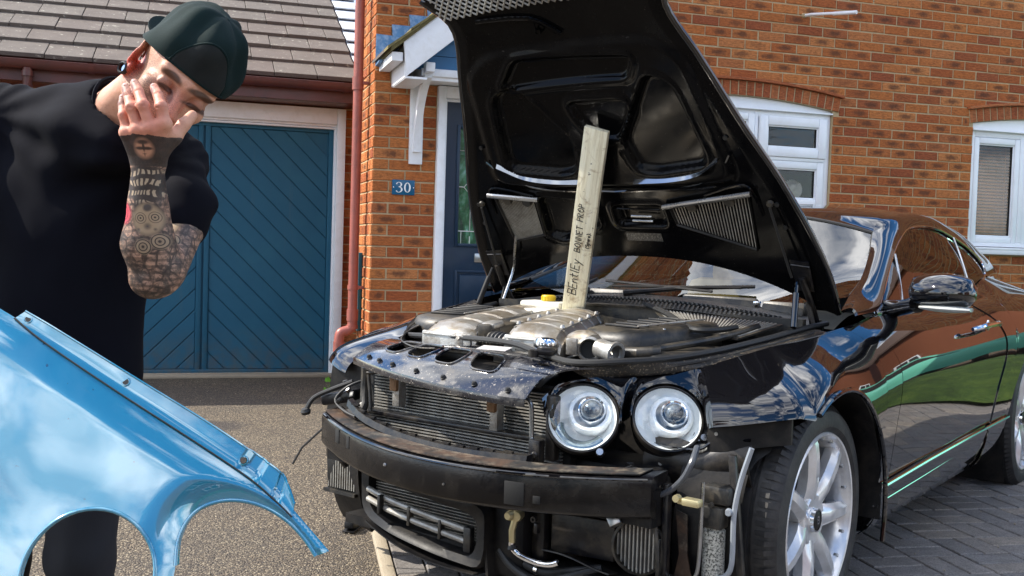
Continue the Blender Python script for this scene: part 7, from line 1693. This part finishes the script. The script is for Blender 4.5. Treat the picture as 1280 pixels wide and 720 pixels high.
mb.tube([Vector(nk)+axn*.012+(u_*math.cos(a)+w_*math.sin(a))*.0575 for a in [2*PI*k/40 for k in range(41)]], .0045, 6); mb.obj('collar', M_cotton, man)
# trousers and shoes
p_ = Fld(Q(-1.25, 1.90, .0), Q(-.65, 2.40, .95), .008)
p_.ell(Q(-.935, 2.13, .82), (.158, .112, .13), 0)
for (hx, kx, fx) in ((-.870, -.878, -.875), (-1.01, -1.055, -1.06)):
    p_.cap(Q(hx, 2.13, .80), Q(kx, 2.115, .47), .088, .066, .04); p_.cap(Q(kx, 2.115, .47), Q(fx, 2.16, .09), .066, .058, .02)
p_.disp(lambda P: .004*fnoise(P*np.array([1, 1, .6]), 20, 5)+.003*fnoise(P, 50, 6))
t = NT('black_denim'); co = t.coord('Object'); t.set(Base_Color=t.mix(t.noise(co, 9, 6), (.004, .005, .008), (.014, .015, .022)), Roughness=.85); t.bump(t.noise(co, 500, 2), .3, .001)
field_obj('trousers', [p_], t.m, man, 1)
for fx in (-.875, -1.06):
    sb = Fld(Q(fx-.07, 1.90, -.01), Q(fx+.07, 2.25, .14), .005); sb.cap(Q(fx, 2.15, .05), Q(fx, 1.99, .035), .045, .036, .0); sb.cap(Q(fx, 2.16, .10), Q(fx, 2.15, .05), .045, .045, .03); sb.cap(Q(fx, 2.2, .0), Q(fx, 1.95, .0), .05, .045, .002); 
    sb.D[:, :, :2] = np.maximum(sb.D[:, :, :2], .002); field_obj('shoe', [sb], pm('boot_black', (.012, .011, .010), .5, var=.3, bump=.3), man, 1)
# ================================================================== loose sky-blue front panel with two lamp openings
PD = 1.50
def PL(x, z, d=0): return (x, z)
pnl = thing('car_panel', 'loose light blue car front panel with two round lamp openings standing at the left', 'car panel', Vector((CAM.x, CAM.y, 0))+exv*(-.60)+eyv*PD, -YAW)
t = NT('sky_blue_paint'); co = t.coord('Object')
sc1 = t.ramp(t.noise(co, 5, 8, .65, .8), [(.5, 0), (.72, 1)]); ch = t.ramp(t.noise(co, 70, 3, .7), [(.70, 0), (.72, 1)])
c = t.mix(t.noise(co, 4, 5), (.010, .19, .32), (.022, .27, .40)); dk = t.ramp(t.noise(co, 55, 2, .5), [(.74, 0), (.76, 1)])
c = t.mix(t.math('MULTIPLY', sc1, .12), c, (.35, .55, .62)); c = t.mix(t.math('MULTIPLY', dk, .7), c, (.03, .05, .07))
t.set(Base_Color=c, Metallic=.35, Roughness=t.math('MULTIPLY_ADD', t.noise(co, 9, 7, .7), .12, .12)); t.set(Coat_Weight=1., Coat_Roughness=.012); t.b.inputs['Coat IOR'].default_value = 2.2; t.bump(t.noise(co, 3.2, 3, .5), .22, .03); M_sky = t.m
# outline in the panel's own frame: x to the right, z up (metres), traced round the openings
def px2(u, v):
    """where the photograph's point falls on the upright plane the panel occupies"""
    d = _F+(u-640)/1289.07*_R2-(v-360)/1289.07*_U2; t_ = (PD-.028+.34*(CAM.z-.70))/(d.dot(eyv)-.34*d.z); P = d*t_; return (P.dot(exv)+.60, P.z+CAM.z)
_top = [px2(-330, 250), px2(-180, 290), px2(-75, 345), px2(0, 388), px2(60, 426), px2(150, 488), px2(240, 551), px2(310, 600), px2(344, 632), px2(368, 660), px2(403, 703)]
_in2 = [px2(386, 709), px2(373, 688), px2(352, 664), px2(325, 645), px2(296, 635), px2(268, 634), px2(243, 642), px2(225, 659), px2(214, 685), px2(211, 715)]
c2 = px2(293, 722)
_bot = [(c2[0]-.098, c2[1]-.06), (c2[0]-.085, c2[1]-.14), (c2[0]-.16, .40), (-.20, .30), (-.34, .10), (-.42, .006), (-.56, .006), (-.60, .5)]
def smoothline(P, n=6):
    P = [Vector((*p, 0)) for p in P]; return [tuple(cat1(P, k/(n*(len(P)-1)))[:2]) for k in range(n*(len(P)-1)+1)]
outer_ = smoothline(_top, 5)+smoothline(_in2, 5)+_bot
c1 = px2(105, 726); h1 = [(c1[0]+.094*math.cos(a)*1.0, c1[1]+.094*math.sin(a)) for a in [2*PI*k/48 for k in range(48)]]
def pmap(x, z):
    # panel leans back, crowned across, and rolls away towards its upper edge
    e = min(1, max(0, (sdf((x, z), outer_)*-1)/.06)) if True else 1
    y = .34*(z-.70)+.10*(x+.15)**2*0+.010*(1-e)**2-.030*math.cos((x+.2)*4)
    return Vector((x, y, z))
mb = holed(pmap, -.62, .36, 0, 1.30, 200, 270, [h1], .0022, outer=outer_); mb.obj('panel_skin', M_sky, pnl, smooth=70)
def edge_tube(P, r, name, m, off=0): mb_ = MB(); mb_.tube([pmap(*p)+Vector((0, off, 0)) for p in P], r, 8); return mb_.obj(name, m, pnl, smooth=70)
edge_tube(h1+[h1[0]], .0032, 'opening_rim', M_sky); edge_tube(smoothline(_in2, 5), .0032, 'opening_rim', M_sky)
# rolled inner lip round the openings
def lip(P, cx_, cz_, name):
    mb_ = MB(); n = len(P); mb_.sheet(lambda u, v: (lambda p: pmap(*p)+Vector((0, .007*v, 0))+Vector(((cx_-p[0]), 0, (cz_-p[1]))).normalized()*(.003*v))(P[int(round(u*(n-1)))]), n-1, 2, .0015); mb_.obj(name, M_sky, pnl, smooth=60)
lip(h1+[h1[0]], *c1, 'opening_lip'); lip(smoothline(_in2, 5), *c2, 'opening_lip')
# bolted flange along the top edge
fl_in = [px2(*q) for q in ((16, 398), (56, 430), (144, 492), (234, 554), (302, 603), (336, 634), (357, 656))]; fl_out = [px2(*q) for q in ((30, 390), (70, 414), (160, 472), (250, 531), (318, 580), (346, 604), (360, 640))]
fi, fo = [Vector((*p, 0)) for p in fl_in], [Vector((*p, 0)) for p in fl_out]
def flp(u, v):
    p = cat1(fi, u).lerp(cat1(fo, u), v); e = .004 if (.63 < u < .70 or .80 < u < .86) else 0
    return pmap(p.x, p.y)+Vector((0, -.0015-.002*v+(e if v > .2 else 0), .001*v))
mb = MB(); mb.sheet(flp, 80, 4, .002); mb.obj('flange', M_sky, pnl, smooth=50)
mb = MB(); mb.tube([flp(u/60, 1) for u in range(61)], .0018, 6); mb.obj('flange_edge', M_sky, pnl)
mb = MB(); mb.tube([flp(u/60, 0)+Vector((0, -.002, 0)) for u in range(61)], .0014, 6); mb.obj('flange_groove', M_rubber, pnl)
for q, m_ in (((33, 399), M_rubber), ((152, 479), M_rubber), ((296, 582), M_rust)):
    x, z = px2(*q); c_ = pmap(x, z)+Vector((0, -.002, 0)); mb = MB(); mb.lathe([(0, .001), (.0048, .001), (.0052, -.001)], c_, (0, -1, .34), 16); mb.obj('flange_hole', m_, pnl); mb = MB(); mb.lathe([(.0052, 0), (.0062, .0012), (.0078, .0008), (.008, -.002)], c_, (0, -1, .34), 18); mb.obj('hole_rim', M_sky, pnl)
# ---- dropped bracket on the tarmac, weed by the garage
bk = thing('broken_bracket', 'broken black plastic bracket lying on the tarmac in front of the car', 'bracket', (-.525, -2.99, .0), R(60))
mb = MB(); mb.box((0, 0, .012), (.14, .05, .006), (0, R(-4), 0), bev=.002); mb.box((-.03, .0, .028), (.07, .04, .03), (0, .2, 0), bev=.006); mb.box((.05, .012, .02), (.05, .006, .025), bev=.002); mb.obj('bracket', M_dark, bk); mb = MB(); mb.box((.06, 0, .033), (.012, .012, .008), bev=.002); mb.obj('yellow_clip', M_yel, bk)
M_leaf = pm('weed_green', (.10, .28, .02), .5, var=.3)
wd = thing('weed', 'small green weed growing at the foot of the downpipe', 'plant', (-.215, .12, 0))
random.seed(3)
for k in range(16):
    mb = MB(); a = random.uniform(0, 6.28); h_ = random.uniform(.06, .20); b_ = Vector((random.uniform(-.02, .02), random.uniform(-.02, .02), 0)); tip = b_+Vector((math.cos(a)*.05, math.sin(a)*.05, h_)); d_ = (tip-b_).normalized(); s2 = d_.cross(Vector((0, -1, .2))).normalized()
    mb.tube([b_, b_.lerp(tip, .8)], .0012, 4); L = [tip-d_*.02, tip-d_*.005+s2*.014, tip+d_*.018, tip-d_*.005-s2*.014]; mb.add(L, [(0, 1, 2, 3)]); mb.obj('leaf', M_leaf, wd, fixn=False, smooth=0)
random.seed(11)
lf = thing('pebble_scatter', 'loose chippings and grit scattered over tarmac and paving', 'gravel', (0, 0, 0)); 
bpy.data.objects.remove(lf)
mb = MB()
for k in range(900):
    x, y = random.uniform(-2.4, 2.6), random.uniform(-4.0, 1.4)
    if y > -.1 and x > -.1: continue
    z = .0 if x < -.5+.1*(y+2.9) else .020; r_ = random.uniform(.002, .0065); c_ = Vector((x, y, z+r_*.4))
    mb.add([c_+Vector(v)*r_*random.uniform(.7, 1.2) for v in ((1, 0, 0), (-1, 0, 0), (0, 1, 0), (0, -1, 0), (0, 0, .8), (0, 0, -.8))], [(0, 2, 4), (2, 1, 4), (1, 3, 4), (3, 0, 4), (2, 0, 5), (1, 2, 5), (3, 1, 5), (0, 3, 5)])
o = mb.obj('loose_grit', rough_mat('grit', (.12, .10, .07), (.42, .36, .27), 300, .2, 400), smooth=0); tag(o, 'loose chippings and grit scattered over the tarmac and paving', 'grit', kind='stuff')
# ================================================================== what stands beside and behind the camera (it shows in the paint and the glass)
M_farbrick = rough_mat('far_brick', (.12, .038, .018), (.20, .068, .030), 14, .4, 40)
M_farroof = rough_mat('far_roof', (.07, .045, .035), (.14, .09, .07), 6, .4, 20)
t = NT('lawn_green'); w = t.coord('World'); t.set(Base_Color=t.ramp(t.noise(w, 5, 9, .75), [(.3, (.012, .030, .003)), (.5, (.04, .085, .008)), (.7, (.10, .16, .02))]), Roughness=.9); t.bump(t.noise(w, 30, 6, .7), 1., .05); M_lawn = t.m
mb = MB(); mb.grid(lambda u, v: Vector((lerp(4.9, 7.9, u), lerp(-14, 1.2, v), .03+.30*math.sin(PI*u)**.8*(1-.5*abs(2*v-1)**3)+.03*math.sin(9*v+5*u))), 20, 60); struct(mb.obj('lawn', M_lawn))
mb = MB(); mb.grid(lambda u, v: Vector((lerp(-16, 4, u), lerp(-22, -15.5, v), .03+.3*math.sin(PI*v)+.02*math.sin(9*u))), 30, 12); struct(mb.obj('verge', M_lawn))
def far_house(name, label, loc, rz, w_, d_, h_, rh):
    h = thing(name, label, 'house', loc, rz, 'houses across the road'); mb = MB(); mb.box((0, 0, h_/2), (w_, d_, h_)); mb.prism([(-w_/2, -d_/2, h_), (-w_/2, d_/2, h_), (-w_/2, 0, h_+rh)], (1, 0, 0), w_); mb.obj('wall', M_farbrick, h, smooth=0)
    mb = MB(); 
    for s_ in (1, -1): mb.prism([(-w_/2-.3, s_*(d_/2+.35), h_-.25), (-w_/2-.3, 0, h_+rh+.05), (-w_/2-.3, 0, h_+rh+.25), (-w_/2-.3, s_*(d_/2+.35), h_-.05)], (1, 0, 0), w_+.6)
    mb.obj('roof', M_farroof, h, smooth=0)
    for k in range(1, int(w_/2.2), 2):
        for z in (1.6, 4.1):
            if z > h_-.8: continue
            for s_ in (1, -1):
                x = -w_/2+1.2+2.2*k; mb = MB(); frame_rect(mb, x-.6, z-.55, x+.6, z+.55, .09, 0, .08, .01); mb.box((x, .04, z), (.07, .08, 1.0)); 
                q = MB(); q.M = Matrix.Translation((0, s_*(d_/2+.0), 0)) @ (Matrix.Identity(4) if s_ < 0 else Matrix.Rotation(PI, 4, 'Z')) @ Matrix.Translation((0, -.07, 0)); q.add(mb.v, mb.f); fr = q.obj('window', M_white, h, smooth=0); q2 = MB(); q2.M = q.M; q2.box((x, .05, z), (1.04, .03, .94)); q2.obj('pane', M_findk, fr, smooth=0)
    for s_ in (1, -1):
        for z in (4.1,):
            mb = MB(); mb.box((s_*(w_/2+.02), 0, z), (.06, .9, .9)); mb.obj('window', M_white, h, smooth=0); mb = MB(); 
            for y in (-.21, .21): mb.box((s_*(w_/2+.045), y, z), (.03, .34, .76))
            mb.obj('pane', M_findk, h, smooth=0)
    return h
far_house('gabled_house', 'brick house with a dark tiled roof beyond the lawn, mirrored in the car door', (15.5, 1.6, 0), R(84), 9, 7, 4.6, 2.4)
far_house('gabled_house', 'brick house with white windows behind the camera, mirrored in the front wing', (9.5, -24, 0), R(20), 12, 7.5, 5.1, 2.8)
far_house('gabled_house', 'brick house standing far across the road, mirrored in the lamps and glass', (-10, -28, 0), R(-10), 14, 7.5, 5.1, 2.8)
M_turq = pm('turquoise_paint', (.18, .62, .48), .15, .1, var=.06, coat=1.)
def plain_car(loc, rz, m, label):
    c = thing('parked_car', label, 'car', loc, rz); mb = MB(); prof = [(-2.1, .45, .85), (-2.05, .80, 1.0), (-1.5, .92, 1.05), (.95, .98, 1.05), (1.9, .78, 1.0), (2.1, .55, .9), (2.12, .35, .88)]
    rings = []
    for i in range(25):
        u = i/24; P = cat1([Vector(p) for p in prof], u); wd = .86*min(1, .82+.9*math.sin(PI*u)); rings.append([(P.x, -wd*.96, .24), (P.x, -wd, .5), (P.x, -wd*.97, P.y-.08), (P.x, -wd*.85, P.y), (P.x, 0, P.y+.02), (P.x, wd*.85, P.y), (P.x, wd*.97, P.y-.08), (P.x, wd, .5), (P.x, wd*.96, .24)])
    mb.ring(rings); mb.obj('body', m, c, smooth=50)
    mb = MB(); rings = []
    for x, z, wd in ((-1.75, .95, .72), (-1.35, 1.38, .60), (-.7, 1.47, .60), (.1, 1.45, .60), (.45, 1.36, .60), (1.05, .96, .74)): rings.append([(x, -wd-.08, .93), (x, -wd, z-.03), (x, -wd*.8, z), (x, wd*.8, z), (x, wd, z-.03), (x, wd+.08, .93)])
    mb.ring(rings); mb.obj('roof', m, c, smooth=40)
    for s_ in (1, -1):
        mb = MB(); mb.prism([(-1.5, s_*.735, .97), (-1.2, s_*.665, 1.33), (.2, s_*.665, 1.33), (.75, s_*.735, .97)], (0, s_, 0), .015); mb.obj('side_window', M_findk, c, smooth=0)
        for x in (-1.35, 1.35):
            mb = MB(); mb.lathe([(.0, .9), (.20, .9), (.31, .88), (.33, .86), (.33, .68), (.2, .66)], (x, 0, .33), (0, s_, 0), 28); mb.obj('wheel', M_tyre, c); mb = MB(); mb.lathe([(0, .91), (.06, .905), (.19, .895), (.2, .88)], (x, 0, .33), (0, s_, 0), 24); mb.obj('wheel_rim', M_rim, c)
        mb = MB(); mb.box((2.08, s_*.6, .62), (.06, .25, .14), bev=.02); mb.obj('headlight', M_bowl, c)
    return c
plain_car((9.0, -2.2, 0), R(80), M_turq, 'turquoise hatchback parked beyond the lawn, mirrored along the car door')
plain_car((10.4, -8.4, 0), R(84), pm('white_carpaint', (.7, .7, .7), .2, coat=1.), 'white hatchback parked further along the lawn, mirrored in the front wing')
